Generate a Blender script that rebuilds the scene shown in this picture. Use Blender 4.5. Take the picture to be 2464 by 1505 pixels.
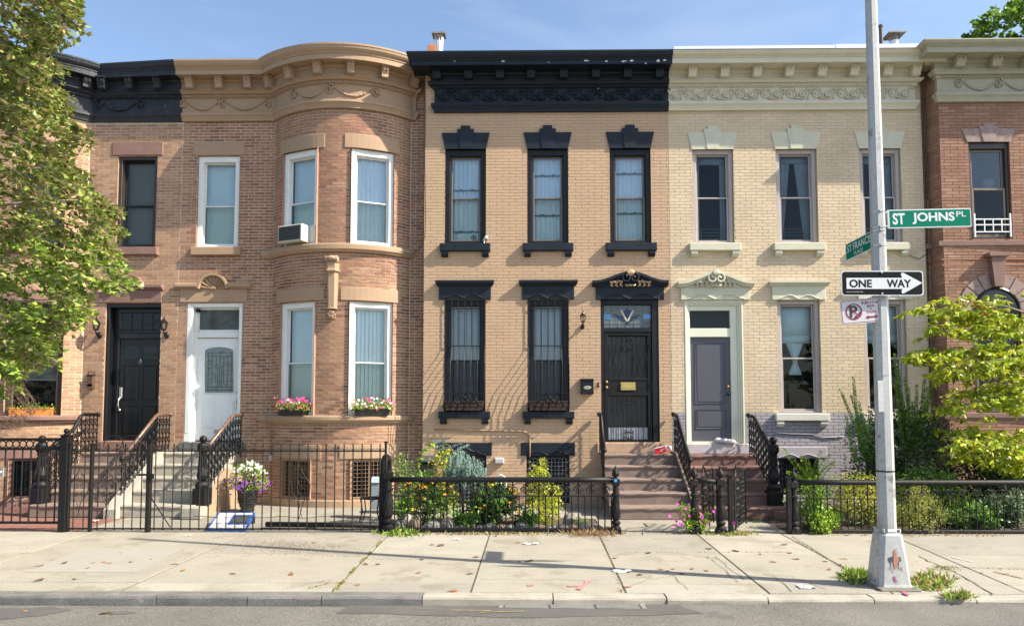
import bpy, math, random
from mathutils import Vector, Matrix
rnd = random.Random(11)
PI = math.pi
SC = bpy.context.scene
COL = SC.collection
for o in list(bpy.data.objects):
    bpy.data.objects.remove(o)

# ------------------------------------------------------------------ camera, sky, sun, exposure
F, CX, CY, PW = 1688.5, 1231.5, 900.0, 2463.0      # focal length and principal point measured on the photograph
CAM = Vector((0, -15.0, 1.92))
cam = bpy.data.cameras.new('camera'); cam_o = bpy.data.objects.new('camera', cam); COL.objects.link(cam_o)
cam.sensor_width = 36; cam.lens = F / PW * 36; cam.shift_y = (CY - 752.5) / PW
cam.clip_start = 0.1; cam.clip_end = 2000
cam_o.location = CAM; cam_o.rotation_euler = (math.radians(90 + 3.3), 0, math.radians(0.8))
SC.camera = cam_o
RC = Matrix.Rotation(math.radians(0.8), 3, 'Z') @ Matrix.Rotation(math.radians(93.3), 3, 'X')

SUNDIR = Vector((3.5, -1.0, 3.1)).normalized()      # towards the sun
SUN_ELEV = math.asin(SUNDIR.z); SUN_AZ = math.atan2(SUNDIR.x, SUNDIR.y)
world = bpy.data.worlds.new('World'); SC.world = world; world.use_nodes = True
nt = world.node_tree; bg = nt.nodes['Background']
sky = nt.nodes.new('ShaderNodeTexSky'); sky.sky_type = 'NISHITA'; sky.sun_disc = False
sky.sun_elevation = SUN_ELEV; sky.sun_rotation = SUN_AZ; sky.air_density = 1.0; sky.dust_density = 1.2; sky.ozone_density = 1.0
tc = nt.nodes.new('ShaderNodeTexCoord'); mpg = nt.nodes.new('ShaderNodeMapping'); mpg.inputs['Scale'].default_value = (2.2, 2.2, 9); mpg.inputs['Rotation'].default_value = (0, .5, .3)
nz = nt.nodes.new('ShaderNodeTexNoise'); nz.inputs['Scale'].default_value = 1.6; nz.inputs['Detail'].default_value = 7; nz.inputs['Distortion'].default_value = .6
nr = nt.nodes.new('ShaderNodeMapRange'); nr.inputs[1].default_value = .46; nr.inputs[2].default_value = .80; nr.inputs[3].default_value = 0; nr.inputs[4].default_value = .30
mxs = nt.nodes.new('ShaderNodeMix'); mxs.data_type = 'RGBA'; mxs.inputs[7].default_value = (3.3, 3.9, 4.8, 1)
nt.links.new(tc.outputs['Generated'], mpg.inputs[0]); nt.links.new(mpg.outputs[0], nz.inputs['Vector']); nt.links.new(nz.outputs[0], nr.inputs[0]); nt.links.new(nr.outputs[0], mxs.inputs[0])
nt.links.new(sky.outputs[0], mxs.inputs[6]); nt.links.new(mxs.outputs[2], bg.inputs[0])       # thin high cirrus over the clear sky
bg.inputs[1].default_value = 0.12
sun = bpy.data.lights.new('sun', 'SUN'); sun.energy = 5.0; sun.angle = math.radians(0.5); sun.color = (1.0, 0.91, 0.76)
sun_o = bpy.data.objects.new('sun', sun); COL.objects.link(sun_o)
sun_o.rotation_euler = SUNDIR.to_track_quat('Z', 'Y').to_euler(); sun_o.location = (20, -10, 20)
SC.view_settings.view_transform = 'Standard'; SC.view_settings.look = 'None'
SC.view_settings.gamma = 1; SC.view_settings.use_curve_mapping = False
SC.view_settings.exposure = 1.12
SC.cycles.max_bounces = 6; SC.cycles.transparent_max_bounces = 12

# ------------------------------------------------------------------ measuring helpers (a photograph pixel on a known plane -> metres)
def ray(x, y):
    return RC @ Vector(((x - CX) / F, (CY - y) / F, -1))
def at(x, y, Y):
    d = ray(x, y); return CAM + d * ((Y - CAM.y) / d.y)
def atz(x, y, Z=0.0):
    d = ray(x, y); return CAM + d * ((Z - CAM.z) / d.z)
def rect(x0, y0, x1, y1, Y):
    xm, ym = (x0 + x1) / 2, (y0 + y1) / 2
    return at(x0, ym, Y).x, at(x1, ym, Y).x, at(xm, y1, Y).z, at(xm, y0, Y).z   # X0 X1 Z0 Z1
def Zat(x, y, Y): return at(x, y, Y).z
def Xat(x, y, Y): return at(x, y, Y).x

# ------------------------------------------------------------------ materials
MATS = {}
def mat(name, col=(.5, .5, .5), rough=.8, var=.12, scale=3.0, fine=.08, fscale=60.0, bump=.0, bscale=80.0, metal=0.0,
        attr=False, spec=.5, spots=None, spot_scale=8, spot_t=.68, trans=0.0, streak=False, spot_w=.02):
    if name in MATS: return MATS[name]
    m = bpy.data.materials.new(name); m.use_nodes = True; MATS[name] = m
    n, l = m.node_tree.nodes, m.node_tree.links
    b = n['Principled BSDF']
    b.inputs['Roughness'].default_value = rough; b.inputs['Metallic'].default_value = metal
    b.inputs['Specular IOR Level'].default_value = spec
    geo = n.new('ShaderNodeNewGeometry'); pos = geo.outputs['Position']
    if streak:
        mp = n.new('ShaderNodeMapping'); mp.inputs['Scale'].default_value = (1, 1, .25); l.new(pos, mp.inputs[0]); pos1 = mp.outputs[0]
    else: pos1 = pos
    if attr:
        a = n.new('ShaderNodeAttribute'); a.attribute_name = 'col'; base = a.outputs['Color']
    else:
        r = n.new('ShaderNodeRGB'); r.outputs[0].default_value = (*col, 1); base = r.outputs[0]
    def mul(base, sc, amt, src):
        t = n.new('ShaderNodeTexNoise'); t.inputs['Scale'].default_value = sc; t.inputs['Detail'].default_value = 5
        t.inputs['Roughness'].default_value = .6; l.new(src, t.inputs['Vector'])
        mr = n.new('ShaderNodeMapRange'); mr.inputs[1].default_value = .3; mr.inputs[2].default_value = .7
        mr.inputs[3].default_value = 1 - amt; mr.inputs[4].default_value = 1 + amt
        l.new(t.outputs[0], mr.inputs[0])
        mx = n.new('ShaderNodeVectorMath'); mx.operation = 'SCALE'
        l.new(base, mx.inputs[0]); l.new(mr.outputs[0], mx.inputs['Scale'])
        return mx.outputs[0]
    if var: base = mul(base, scale, var, pos1)
    if fine: base = mul(base, fscale, fine, pos)
    for k, (sp, ss, st) in enumerate(spots or []):
        t = n.new('ShaderNodeTexNoise'); t.inputs['Scale'].default_value = ss; t.inputs['Detail'].default_value = 6
        t.inputs['Roughness'].default_value = .65
        vm = n.new('ShaderNodeVectorMath'); vm.operation = 'ADD'; vm.inputs[1].default_value = (k * 7.3, 3.1, k * 2.2)
        l.new(pos, vm.inputs[0]); l.new(vm.outputs[0], t.inputs['Vector'])
        mr = n.new('ShaderNodeMapRange'); mr.inputs[1].default_value = st; mr.inputs[2].default_value = st + spot_w
        l.new(t.outputs[0], mr.inputs[0])
        mx = n.new('ShaderNodeMix'); mx.data_type = 'RGBA'; l.new(mr.outputs[0], mx.inputs[0])
        l.new(base, mx.inputs[6]); mx.inputs[7].default_value = (*sp, 1); base = mx.outputs[2]
    l.new(base, b.inputs['Base Color'])
    if bump:
        t = n.new('ShaderNodeTexNoise'); t.inputs['Scale'].default_value = bscale; t.inputs['Detail'].default_value = 4
        l.new(pos, t.inputs['Vector'])
        bp = n.new('ShaderNodeBump'); bp.inputs['Strength'].default_value = bump; bp.inputs['Distance'].default_value = .01
        l.new(t.outputs[0], bp.inputs['Height']); l.new(bp.outputs[0], b.inputs['Normal'])
    if trans:
        tr = n.new('ShaderNodeBsdfTranslucent'); l.new(base, tr.inputs[0])
        ms = n.new('ShaderNodeMixShader'); ms.inputs[0].default_value = trans
        out = n['Material Output']; l.new(b.outputs[0], ms.inputs[1]); l.new(tr.outputs[0], ms.inputs[2]); l.new(ms.outputs[0], out.inputs[0])
    return m

def glass(name, tint=(.8, .85, .87), refl=.12, rough=.02):
    if name in MATS: return MATS[name]
    m = bpy.data.materials.new(name); m.use_nodes = True; MATS[name] = m
    n, l = m.node_tree.nodes, m.node_tree.links
    n.remove(n['Principled BSDF'])
    tb = n.new('ShaderNodeBsdfTransparent'); tb.inputs[0].default_value = (*tint, 1)
    gb = n.new('ShaderNodeBsdfGlossy'); gb.inputs['Roughness'].default_value = rough
    fr = n.new('ShaderNodeFresnel'); fr.inputs[0].default_value = 1.30
    ad = n.new('ShaderNodeMath'); ad.operation = 'ADD'; ad.inputs[1].default_value = refl; l.new(fr.outputs[0], ad.inputs[0])
    # old glass is never quite flat
    t = n.new('ShaderNodeTexNoise'); t.inputs['Scale'].default_value = 2.5
    geo = n.new('ShaderNodeNewGeometry'); l.new(geo.outputs['Position'], t.inputs['Vector'])
    bp = n.new('ShaderNodeBump'); bp.inputs['Strength'].default_value = .06; bp.inputs['Distance'].default_value = .05
    l.new(t.outputs[0], bp.inputs['Height']); l.new(bp.outputs[0], gb.inputs['Normal'])
    ms = n.new('ShaderNodeMixShader'); l.new(ad.outputs[0], ms.inputs[0]); l.new(tb.outputs[0], ms.inputs[1]); l.new(gb.outputs[0], ms.inputs[2])
    l.new(ms.outputs[0], n['Material Output'].inputs[0])
    return m

# ------------------------------------------------------------------ mesh builder
class MB:
    def __init__(s): s.v = []; s.f = []; s.c = []; s.M = None; s.col = (1, 1, 1)
    def add(s, vs, fs, col=None):
        o = len(s.v); col = col or s.col
        if s.M is not None: vs = [s.M @ Vector(p) for p in vs]
        s.v += [tuple(p) for p in vs]; s.c += [col] * len(vs)
        s.f += [tuple(i + o for i in f) for f in fs]
    def box(s, x0, x1, y0, y1, z0, z1, col=None):
        s.add([(x0, y0, z0), (x1, y0, z0), (x1, y1, z0), (x0, y1, z0), (x0, y0, z1), (x1, y0, z1), (x1, y1, z1), (x0, y1, z1)],
              [(0, 3, 2, 1), (4, 5, 6, 7), (0, 1, 5, 4), (1, 2, 6, 5), (2, 3, 7, 6), (3, 0, 4, 7)], col)
    def bbox(s, x0, x1, y0, y1, z0, z1, b=.008, col=None):      # box with its front face chamfered
        x0, x1 = min(x0, x1), max(x0, x1); b = min(b, (x1 - x0) / 3, (z1 - z0) / 3)
        s.add([(x0, y1, z0), (x1, y1, z0), (x1, y1, z1), (x0, y1, z1), (x0, y0 + b, z0), (x1, y0 + b, z0), (x1, y0 + b, z1), (x0, y0 + b, z1),
               (x0 + b, y0, z0 + b), (x1 - b, y0, z0 + b), (x1 - b, y0, z1 - b), (x0 + b, y0, z1 - b)],
              [(0, 3, 2, 1), (4, 5, 1, 0), (5, 6, 2, 1), (6, 7, 3, 2), (7, 4, 0, 3), (8, 9, 5, 4), (9, 10, 6, 5), (10, 11, 7, 6), (11, 8, 4, 7), (8, 11, 10, 9)][0:1] +
              [(4, 0, 1, 5), (5, 1, 2, 6), (6, 2, 3, 7), (7, 3, 0, 4), (4, 5, 9, 8), (5, 6, 10, 9), (6, 7, 11, 10), (7, 4, 8, 11), (8, 9, 10, 11)], col)
    def prism(s, poly, y0, y1, col=None):       # poly in (x,z), counter-clockwise seen from the front (-y)
        n = len(poly)
        vs = [(x, y0, z) for x, z in poly] + [(x, y1, z) for x, z in poly]
        s.add(vs, [tuple(range(n)), tuple(range(2 * n - 1, n - 1, -1))] + [(i, i + n, (i + 1) % n + n, (i + 1) % n) for i in range(n)], col)
    def prismx(s, poly, x0, x1, col=None):      # poly in (y,z) extruded along x
        n = len(poly)
        vs = [(x0, y, z) for y, z in poly] + [(x1, y, z) for y, z in poly]
        s.add(vs, [tuple(range(n)), tuple(range(2 * n - 1, n - 1, -1))] + [(i, i + n, (i + 1) % n + n, (i + 1) % n) for i in range(n)], col)
    def prismz(s, poly, z0, z1, col=None):
        n = len(poly)
        vs = [(x, y, z0) for x, y in poly] + [(x, y, z1) for x, y in poly]
        s.add(vs, [tuple(range(n - 1, -1, -1)), tuple(range(n, 2 * n))] + [(i, (i + 1) % n, (i + 1) % n + n, i + n) for i in range(n)], col)
    def tube(s, pts, r, n=6, col=None, r1=None, closed=False):
        pts = [Vector(p) for p in pts]; m = len(pts)
        if m < 2: return
        vs = []; up = None
        for i, p in enumerate(pts):
            if closed: d = pts[(i + 1) % m] - pts[i - 1]
            else: d = pts[min(i + 1, m - 1)] - pts[max(i - 1, 0)]
            if d.length < 1e-9: d = Vector((0, 0, 1))
            d.normalize()
            if up is None: up = d.orthogonal().normalized()
            else:
                up = up - d * up.dot(d)
                if up.length < 1e-6: up = d.orthogonal()
                up.normalize()
            side = d.cross(up)
            rr = r if r1 is None else r + (r1 - r) * i / (m - 1)
            for k in range(n):
                a = 2 * PI * k / n + (PI / 4 if n == 4 else 0)
                vs.append(p + (up * math.cos(a) + side * math.sin(a)) * rr)
        fs = []
        for i in range(m if closed else m - 1):
            j = (i + 1) % m
            for k in range(n):
                k2 = (k + 1) % n
                fs.append((i * n + k, i * n + k2, j * n + k2, j * n + k))
        if not closed: fs += [tuple(range(n - 1, -1, -1)), tuple((m - 1) * n + k for k in range(n))]
        s.add(vs, fs, col)
    def lathe(s, prof, x, y, z=0, n=12, col=None, sx=1, sy=1):
        vs = []; fs = []
        for r, h in prof:
            for k in range(n):
                a = 2 * PI * (k + .5) / n; vs.append((x + r * sx * math.cos(a), y + r * sy * math.sin(a), z + h))
        for i in range(len(prof) - 1):
            for k in range(n):
                k2 = (k + 1) % n; fs.append((i * n + k, i * n + k2, (i + 1) * n + k2, (i + 1) * n + k))
        fs += [tuple(range(n - 1, -1, -1)), tuple((len(prof) - 1) * n + k for k in range(n))]
        s.add(vs, fs, col)
    def ball(s, x, y, z, r, n=10, col=None, sz=1):
        s.lathe([(r * math.sin(PI * i / 6) + .0005, -r * sz * math.cos(PI * i / 6)) for i in range(7)], x, y, z, n, col)
    def leaf(s, p, L, w, rng, col=None, droop=.2, tip=None):
        d = tip or Vector((rng.gauss(0, 1), rng.gauss(0, 1), rng.gauss(-droop, .7))); d.normalize()
        sd = d.cross(Vector((rng.gauss(0, .6), rng.gauss(0, .6), 1))); sd.normalize(); nn = d.cross(sd)
        p = Vector(p); a = p + d * L; q = p + d * L * .45
        s.add([p, q + sd * w + nn * w * .35, a, q - sd * w + nn * w * .35, ], [(0, 1, 2), (0, 2, 3)], col)
    def build(s, name, m, parent=None, smooth=False, kind=None, keep=False):
        me = bpy.data.meshes.new(name)
        if not s.v: s.add([(0, 0, 0), (0, 0, .001), (0, .001, 0)], [(0, 1, 2)])
        xs = [p[0] for p in s.v]; ys = [p[1] for p in s.v]; zs = [p[2] for p in s.v]
        c = Vector(((min(xs) + max(xs)) / 2, (min(ys) + max(ys)) / 2, min(zs))) if not keep else Vector((0, 0, 0))
        me.from_pydata([(p[0] - c.x, p[1] - c.y, p[2] - c.z) for p in s.v], [], s.f)
        if smooth: me.polygons.foreach_set('use_smooth', [True] * len(me.polygons))
        if len(set(s.c)) > 1 or s.c[0] != (1, 1, 1):
            at_ = me.attributes.new('col', 'FLOAT_COLOR', 'POINT')
            flat = []
            for q in s.c: flat += [q[0], q[1], q[2], 1.0]
            at_.data.foreach_set('color', flat)
        me.materials.append(m)
        o = bpy.data.objects.new(name, me); COL.objects.link(o)
        o.location = c
        if parent is not None:
            o.parent = parent; o.location = c - WLOC.get(parent, Vector((0, 0, 0)))
        WLOC[o] = c
        if kind: o['kind'] = kind
        return o
WLOC = {}
def tag(o, label, cat, group=None, kind=None):
    o['label'] = label; o['category'] = cat
    if group: o['group'] = group
    if kind: o['kind'] = kind
    return o
def thing(name, label, cat, loc, group=None):
    o = bpy.data.objects.new(name, None); COL.objects.link(o); o.location = loc; WLOC[o] = Vector(loc)
    o.empty_display_size = .2
    return tag(o, label, cat, group)
def struct(name, mb, m, parent=None, **k):
    o = mb.build(name, m, parent, **k)
    if parent is None: o['kind'] = 'structure'
    return o
def kids(o): return [c for c in bpy.data.objects if c.parent == o]
def copy_tree(o, loc=None, rot=None, label=None, parent=None):
    ch = {}
    for c in bpy.data.objects:
        if c.parent: ch.setdefault(c.parent, []).append(c)
    def cp(q, par):
        c = q.copy(); COL.objects.link(c)
        if par is not None: c.parent = par
        for k in ch.get(q, []): cp(k, c)
        return c
    r = cp(o, parent)
    if loc is not None: r.location = loc
    if rot is not None: r.rotation_euler = rot
    if label: r['label'] = label
    return r

def lerp(a, b, t): return a + (b - a) * t
def mixc(a, b, t): return tuple(lerp(a[i], b[i], t) for i in range(3))
def jit(c, a, rng=rnd):
    k = 1 + rng.uniform(-a, a); return tuple(max(0, x * k) for x in c)
def spiral(cx, cz, r0, r1, a0, turns, y=0, n=14):
    return [(cx + lerp(r0, r1, i / n) * math.cos(a0 + turns * 2 * PI * i / n), y, cz + lerp(r0, r1, i / n) * math.sin(a0 + turns * 2 * PI * i / n)) for i in range(n + 1)]

# ------------------------------------------------------------------ the façade path: flat stretches and bowed bays, addressed by arc length s, height z, offset d
class Path:
    def __init__(s, segs): s.segs = segs; s.len = sum(q[-1] for q in segs)
    def frame(s, u):
        u0 = u
        for q in s.segs:
            if u <= q[-1] + 1e-9 or q is s.segs[-1]:
                if q[0] == 'L': return Vector((q[1] + q[3] * u, q[2] + q[4] * u, 0)), math.atan2(q[4], q[3])
                _, xc, yc, R, pm, L = q; ph = -pm + u / R
                return Vector((xc + R * math.sin(ph), yc - R * math.cos(ph), 0)), ph
            u -= q[-1]
    def pt(s, u, z, d=0):
        p, a = s.frame(u); return (p.x + math.sin(a) * d, p.y - math.cos(a) * d, z)
    def M(s, u, z=0):
        p, a = s.frame(u); return Matrix.Translation((p.x, p.y, z)) @ Matrix.Rotation(a, 4, 'Z')
    def cuts(s, a, b, step=.12):
        out = {a, b}; u = 0
        for q in s.segs:
            if a < u < b: out.add(u)
            if q[0] == 'A':
                n = int(q[-1] / step)
                for i in range(n + 1):
                    w = u + q[-1] * i / n
                    if a < w < b: out.add(w)
            u += q[-1]
        return sorted(out)
def Lseg(x0, y0, x1, y1):
    L = math.hypot(x1 - x0, y1 - y0); return ('L', x0, y0, (x1 - x0) / L, (y1 - y0) / L, L)
def Aseg(xc, yflat, half, sag):
    R = (half * half + sag * sag) / (2 * sag); pm = math.asin(half / R); return ('A', xc, yflat - sag + R, R, pm, 2 * R * pm)

def wall(path, s0, s1, z0, z1, ops, m, parent, reveal=.2, rev_m=None, name='wall'):
    mb = MB(); ss = sorted(set(path.cuts(s0, s1)) | {o[k] for o in ops for k in (0, 1)}); zs = sorted({z0, z1} | {o[k] for o in ops for k in (2, 3)})
    ss = [q for i, q in enumerate(ss) if i == 0 or q - ss[i - 1] > 1e-5]
    for a, b in zip(ss, ss[1:]):
        for c, d in zip(zs, zs[1:]):
            ms, mz = (a + b) / 2, (c + d) / 2
            if any(o[0] < ms < o[1] and o[2] < mz < o[3] for o in ops): continue
            mb.add([path.pt(a, c), path.pt(b, c), path.pt(b, d), path.pt(a, d)], [(0, 1, 2, 3)])
    w = mb.build(name, m, parent)
    for o in ops:
        if len(o) > 4: continue
        rv = MB()
        M_ = path.M((o[0] + o[1]) / 2); hw = (o[1] - o[0]) / 2 + .003; rv.M = M_
        r = reveal
        rv.add([(-hw, -.004, o[2]), (-hw, r, o[2]), (-hw, r, o[3]), (-hw, -.004, o[3])], [(0, 1, 2, 3)])
        rv.add([(hw, -.004, o[2]), (hw, r, o[2]), (hw, r, o[3]), (hw, -.004, o[3])], [(0, 3, 2, 1)])
        rv.add([(-hw, -.004, o[2]), (hw, -.004, o[2]), (hw, r, o[2]), (-hw, r, o[2])], [(0, 1, 2, 3)])
        rv.add([(-hw, -.004, o[3]), (hw, -.004, o[3]), (hw, r, o[3]), (-hw, r, o[3])], [(0, 3, 2, 1)])
        rv.build('reveal', rev_m or m, w)
    return w

def bricks(path, s0, s1, z0, z1, ops, pal, m, parent, L=.235, H=.068, gap=.012, proud=.006, colf=None, n_single=290, near=(0, 0), rng=rnd, skip=None, cut=None):
    """every brick is a real block; the n_single largest in view are objects, the rest one joined part"""
    full = []; part = []
    nz = int((z1 - z0) / H); 
    for r in range(nz):
        z = z0 + r * H
        js = [s0]; acc = 0
        for q in path.segs:
            acc += q[-1]
            if s0 + .01 < acc < s1 - .01: js.append(acc)
        js.append(s1); spans = [(a + (.006 if i else 0), b) for i, (a, b) in enumerate(zip(js, js[1:]))]
        for o in ops:
            if o[2] - H * .6 < z and z + H < o[3] + H * .6 and not (z >= o[3] - .002 or z + H <= o[2] + .002):
                ns = []
                for a, b in spans:
                    if o[1] <= a or o[0] >= b: ns.append((a, b)); continue
                    if o[0] > a: ns.append((a, o[0]))
                    if o[1] < b: ns.append((o[1], b))
                spans = ns
        off = (L / 2 if r % 2 else 0) + rng.uniform(-.012, .012)
        for a, b in spans:
            k = math.floor((a - off - s0) / L); u = s0 + off + k * L
            while u < b:
                c, d = max(u, a), min(u + L, b)
                if d - c > .03:
                    if skip and skip((c + d) / 2, z): pass
                    else:
                        (full if abs(d - c - L) < 1e-4 else part).append((c, d, z))
                u += L
    def dist(q):
        p = path.pt((q[0] + q[1]) / 2, q[2]); return (Vector(p) - CAM).length
    full.sort(key=dist)
    def colour(q):
        return colf((q[0] + q[1]) / 2, q[2], rng) if colf else jit(rng.choice(pal), .12, rng)
    def shape(mb, hl, col):
        g = gap / 2; b = .004; x0, x1, zz0, zz1 = -hl + g, hl - g, g, H - g
        y0 = -proud
        mb.add([(x0, .004, zz0), (x1, .004, zz0), (x1, .004, zz1), (x0, .004, zz1), (x0 + b * .4, y0, zz0 + b * .3), (x1 - b * .4, y0, zz0 + b * .3), (x1 - b * .4, y0, zz1 - b * .3), (x0 + b * .4, y0, zz1 - b * .3)],
               [(4, 5, 6, 7), (0, 1, 5, 4), (1, 2, 6, 5), (2, 3, 7, 6), (3, 0, 4, 7)], col)
    mb = MB()
    for q in part + full[n_single:]:
        u = (q[0] + q[1]) / 2; mb.M = path.M(u, q[2]) @ Matrix.Translation((0, rng.uniform(-.0015, .0015), 0)) @ Matrix.Rotation(rng.uniform(-.006, .006), 4, 'Z')
        shape(mb, (q[1] - q[0]) / 2, colour(q))
    mb.M = None
    mb.build('brickwork', m, parent, kind='stuff')
    cache = {}
    for q in full[:n_single]:
        c = colour(q); key = tuple(round(x * 24) for x in c)
        if key not in cache:
            t = MB(); shape(t, L / 2, c); me_o = t.build('brick', m, parent, keep=True); cache[key] = me_o.data
            o = me_o
        else:
            o = bpy.data.objects.new('brick', cache[key]); COL.objects.link(o); o.parent = parent
        u = (q[0] + q[1]) / 2; p, a = path.frame(u)
        o.location = Vector((p.x + rng.uniform(-.001, .001) * 0, p.y + rng.uniform(-.0015, .0015), q[2])) - WLOC[parent]
        o.rotation_euler = (0, 0, a)

def sweep(mb, path, s0, s1, prof, step=.12, ret0=False, ret1=False, retd=.45, col=None):
    """mitred moulding: prof = [(d,z)...] from top to bottom; ret0/ret1 turn the end back to the wall"""
    secs = []
    us = path.cuts(s0, s1, step)
    if ret0:
        M_ = path.M(s0); secs.append([M_ @ Vector((-d, .02, z)) for d, z in prof]); secs.append([M_ @ Vector((-d, -d, z)) for d, z in prof])
    for u in us:
        if (u == us[0] and ret0) or (u == us[-1] and ret1): continue
        secs.append([Vector(path.pt(u, z, d)) for d, z in prof])
    if ret1:
        M_ = path.M(s1); secs.append([M_ @ Vector((d, -d, z)) for d, z in prof]); secs.append([M_ @ Vector((d, .02, z)) for d, z in prof])
    n = len(prof); vs = [p for q in secs for p in q]; fs = []
    for i in range(len(secs) - 1):
        for k in range(n - 1):
            fs.append((i * n + k, i * n + k + 1, (i + 1) * n + k + 1, (i + 1) * n + k))
    fs += [tuple(range(n)), tuple((len(secs) - 1) * n + k for k in range(n - 1, -1, -1))]
    mb.add(vs, fs, col)
# ------------------------------------------------------------------ paints and stones
mortar_light = mat('lime_mortar', (.62, .54, .44), .95, var=.15, scale=4)
mortar_dark = mat('grey_mortar', (.16, .10, .075), .95)
brick_m = mat('brick_faces', attr=True, rough=.9, var=.10, scale=2.2, fine=.14, fscale=45, bump=.25, bscale=140, spec=.3)
paintbrick = mat('painted_brick', attr=True, rough=.75, var=.06, scale=1.1, fine=.05, fscale=30, bump=.15, bscale=90, spec=.35)
tan_joint = mat('tan_painted_joint', (.40, .262, .158), .85)
cream_joint = mat('cream_painted_joint', (.50, .40, .25), .85, spots=[((.35, .26, .15), 3, .62)], spot_w=.1)
brownstone = mat('brownstone', (.215, .128, .105), .85, var=.14, scale=5, bump=.3, bscale=60)
brown_tan = mat('tan_painted_stone', (.36, .245, .158), .75, var=.06, scale=4, bump=.1, bscale=60)
black_paint = mat('blue_black_paint', (.008, .0135, .022), .5, var=.3, scale=6, fine=.25, fscale=50, bump=.15, bscale=40, spec=.3,
                  spots=[((.30, .32, .30), 9, .775)])
black_worn = mat('worn_black_cornice_paint', (.014, .018, .026), .6, var=.4, scale=7, fine=.4, fscale=40, bump=.3, bscale=40, spots=[((.20, .23, .25), 14, .63)], spot_w=.12)
black_frame = mat('black_window_paint', (.007, .009, .013), .45, var=.2, spec=.3)
cream_trim = mat('celadon_cream_paint', (.53, .52, .40), .7, var=.06, scale=5, bump=.12, bscale=50, spots=[((.42, .37, .20), 5, .68)], spot_w=.1)
cream_orn = mat('cream_cornice_paint', (.58, .54, .42), .7, var=.05, scale=4, bump=.1, bscale=50)
cream_door = mat('cream_gloss_paint', (.66, .66, .53), .45, var=.03)
lav_stone = mat('lavender_painted_stone', (.36, .33, .35), .8, var=.07, scale=4, bump=.15, spots=[((.18, .07, .06), 9, .66)])
lav_plain = mat('lavender_paint', (.37, .34, .365), .8, var=.06, scale=4, bump=.15)
grey_corn = mat('grey_cream_cornice_paint', (.36, .34, .25), .75, var=.08, scale=5, bump=.1, spots=[((.15, .17, .19), 7, .72)])
white_frame = mat('white_window_paint', (.74, .76, .74), .45, var=.05, scale=8, spots=[((.45, .43, .36), 11, .74)])
white_door = mat('white_door_paint', (.76, .79, .80), .35, var=.03)
mauve_frame = mat('mauve_grey_window_paint', (.40, .35, .33), .5, var=.05)
bronze_frame = mat('brown_aluminium', (.17, .135, .10), .4, var=.05, metal=.3)
steel_frame = mat('aluminium_storm_frame', (.22, .30, .33), .35, metal=.4, var=.05)
dark_brown_frame = mat('dark_brown_window_paint', (.035, .028, .022), .4)
slate_door = mat('slate_grey_door_paint', (.075, .075, .095), .42, var=.05, scale=2)
black_gloss = mat('black_gloss_paint', (.007, .008, .010), .3, var=.1, spec=.4)
iron = mat('black_iron_paint', (.007, .007, .008), .5, var=.3, scale=12, fine=.3, fscale=90, bump=.2, bscale=120, spec=.3)
iron_worn = mat('worn_iron_paint', (.011, .0105, .010), .55, spec=.3, var=.4, scale=12, fine=.4, fscale=70, bump=.35, bscale=90, spots=[((.13, .055, .03), 14, .66), ((.30, .31, .30), 17, .75)])
rust_rail = mat('rubbed_brown_handrail', (.13, .075, .05), .38, var=.4, scale=9, fine=.3, fscale=50, spots=[((.02, .02, .02), 7, .55)], spot_w=.1, spec=.6)
brass = mat('brass', (.62, .47, .18), .28, metal=.9)
nickel = mat('brushed_nickel', (.5, .48, .44), .35, metal=.9)
silver = mat('aluminium_flashing', (.80, .81, .82), .35, metal=.55, var=.05, scale=2)
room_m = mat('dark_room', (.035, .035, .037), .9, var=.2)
sheer = mat('sheer_white_curtain', (.86, .90, .92), .9, var=.06, trans=.12)
drape = mat('pale_grey_drape', (.40, .45, .46), .9, var=.1)
vbl = mat('vertical_blind_vinyl', (.84, .89, .84), .6, var=.04)
hbl = mat('venetian_blind_slat', (.62, .60, .53), .5, var=.04)
roofm = mat('tar_roof', (.08, .08, .08), .9)
winglass = glass('window_glass', (.86, .92, .93), .0)
darkglass = glass('screened_glass', (.78, .82, .85), .0, .03)
upglass = glass('reflective_upper_glass', (.90, .96, 1.0), .03)
leadglass = mat('leaded_glass', (.17, .22, .215), .18, var=.25, scale=14, spec=.6)
galv = mat('galvanised_steel', (.41, .415, .405), .5, metal=.15, var=.12, scale=5, fine=.1, fscale=30, bump=.1, bscale=30, spots=[((.29, .285, .27), 4, .58), ((.13, .09, .065), 13, .69), ((.20, .19, .18), 3, .60)], spot_w=.06, streak=True)

H_ALL = []
def house(name, label, x, y):
    h = thing(name, label, 'house', (x, y, 0)); H_ALL.append(h); return h

def curtain_mesh(mb, x0, x1, z0, z1, y, amp=.018, waves=7, rng=rnd, pinch=None):
    n = waves * 6; vs = []; fs = []; rows = 8
    ph = rng.uniform(0, 6)
    for j in range(rows + 1):
        t = j / rows; z = lerp(z0, z1, t)
        for i in range(n + 1):
            u = i / n; x = lerp(x0, x1, u)
            if pinch: x = pinch(u, t, x0, x1)
            vs.append((x, y + amp * math.sin(u * waves * 2 * PI + ph + .6 * math.sin(3 * t + u * 9)) + amp * .5 * math.sin(u * 41), z))
    for j in range(rows):
        for i in range(n):
            a = j * (n + 1) + i; fs.append((a, a + 1, a + n + 2, a + n + 1))
    mb.add(vs, fs)

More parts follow.
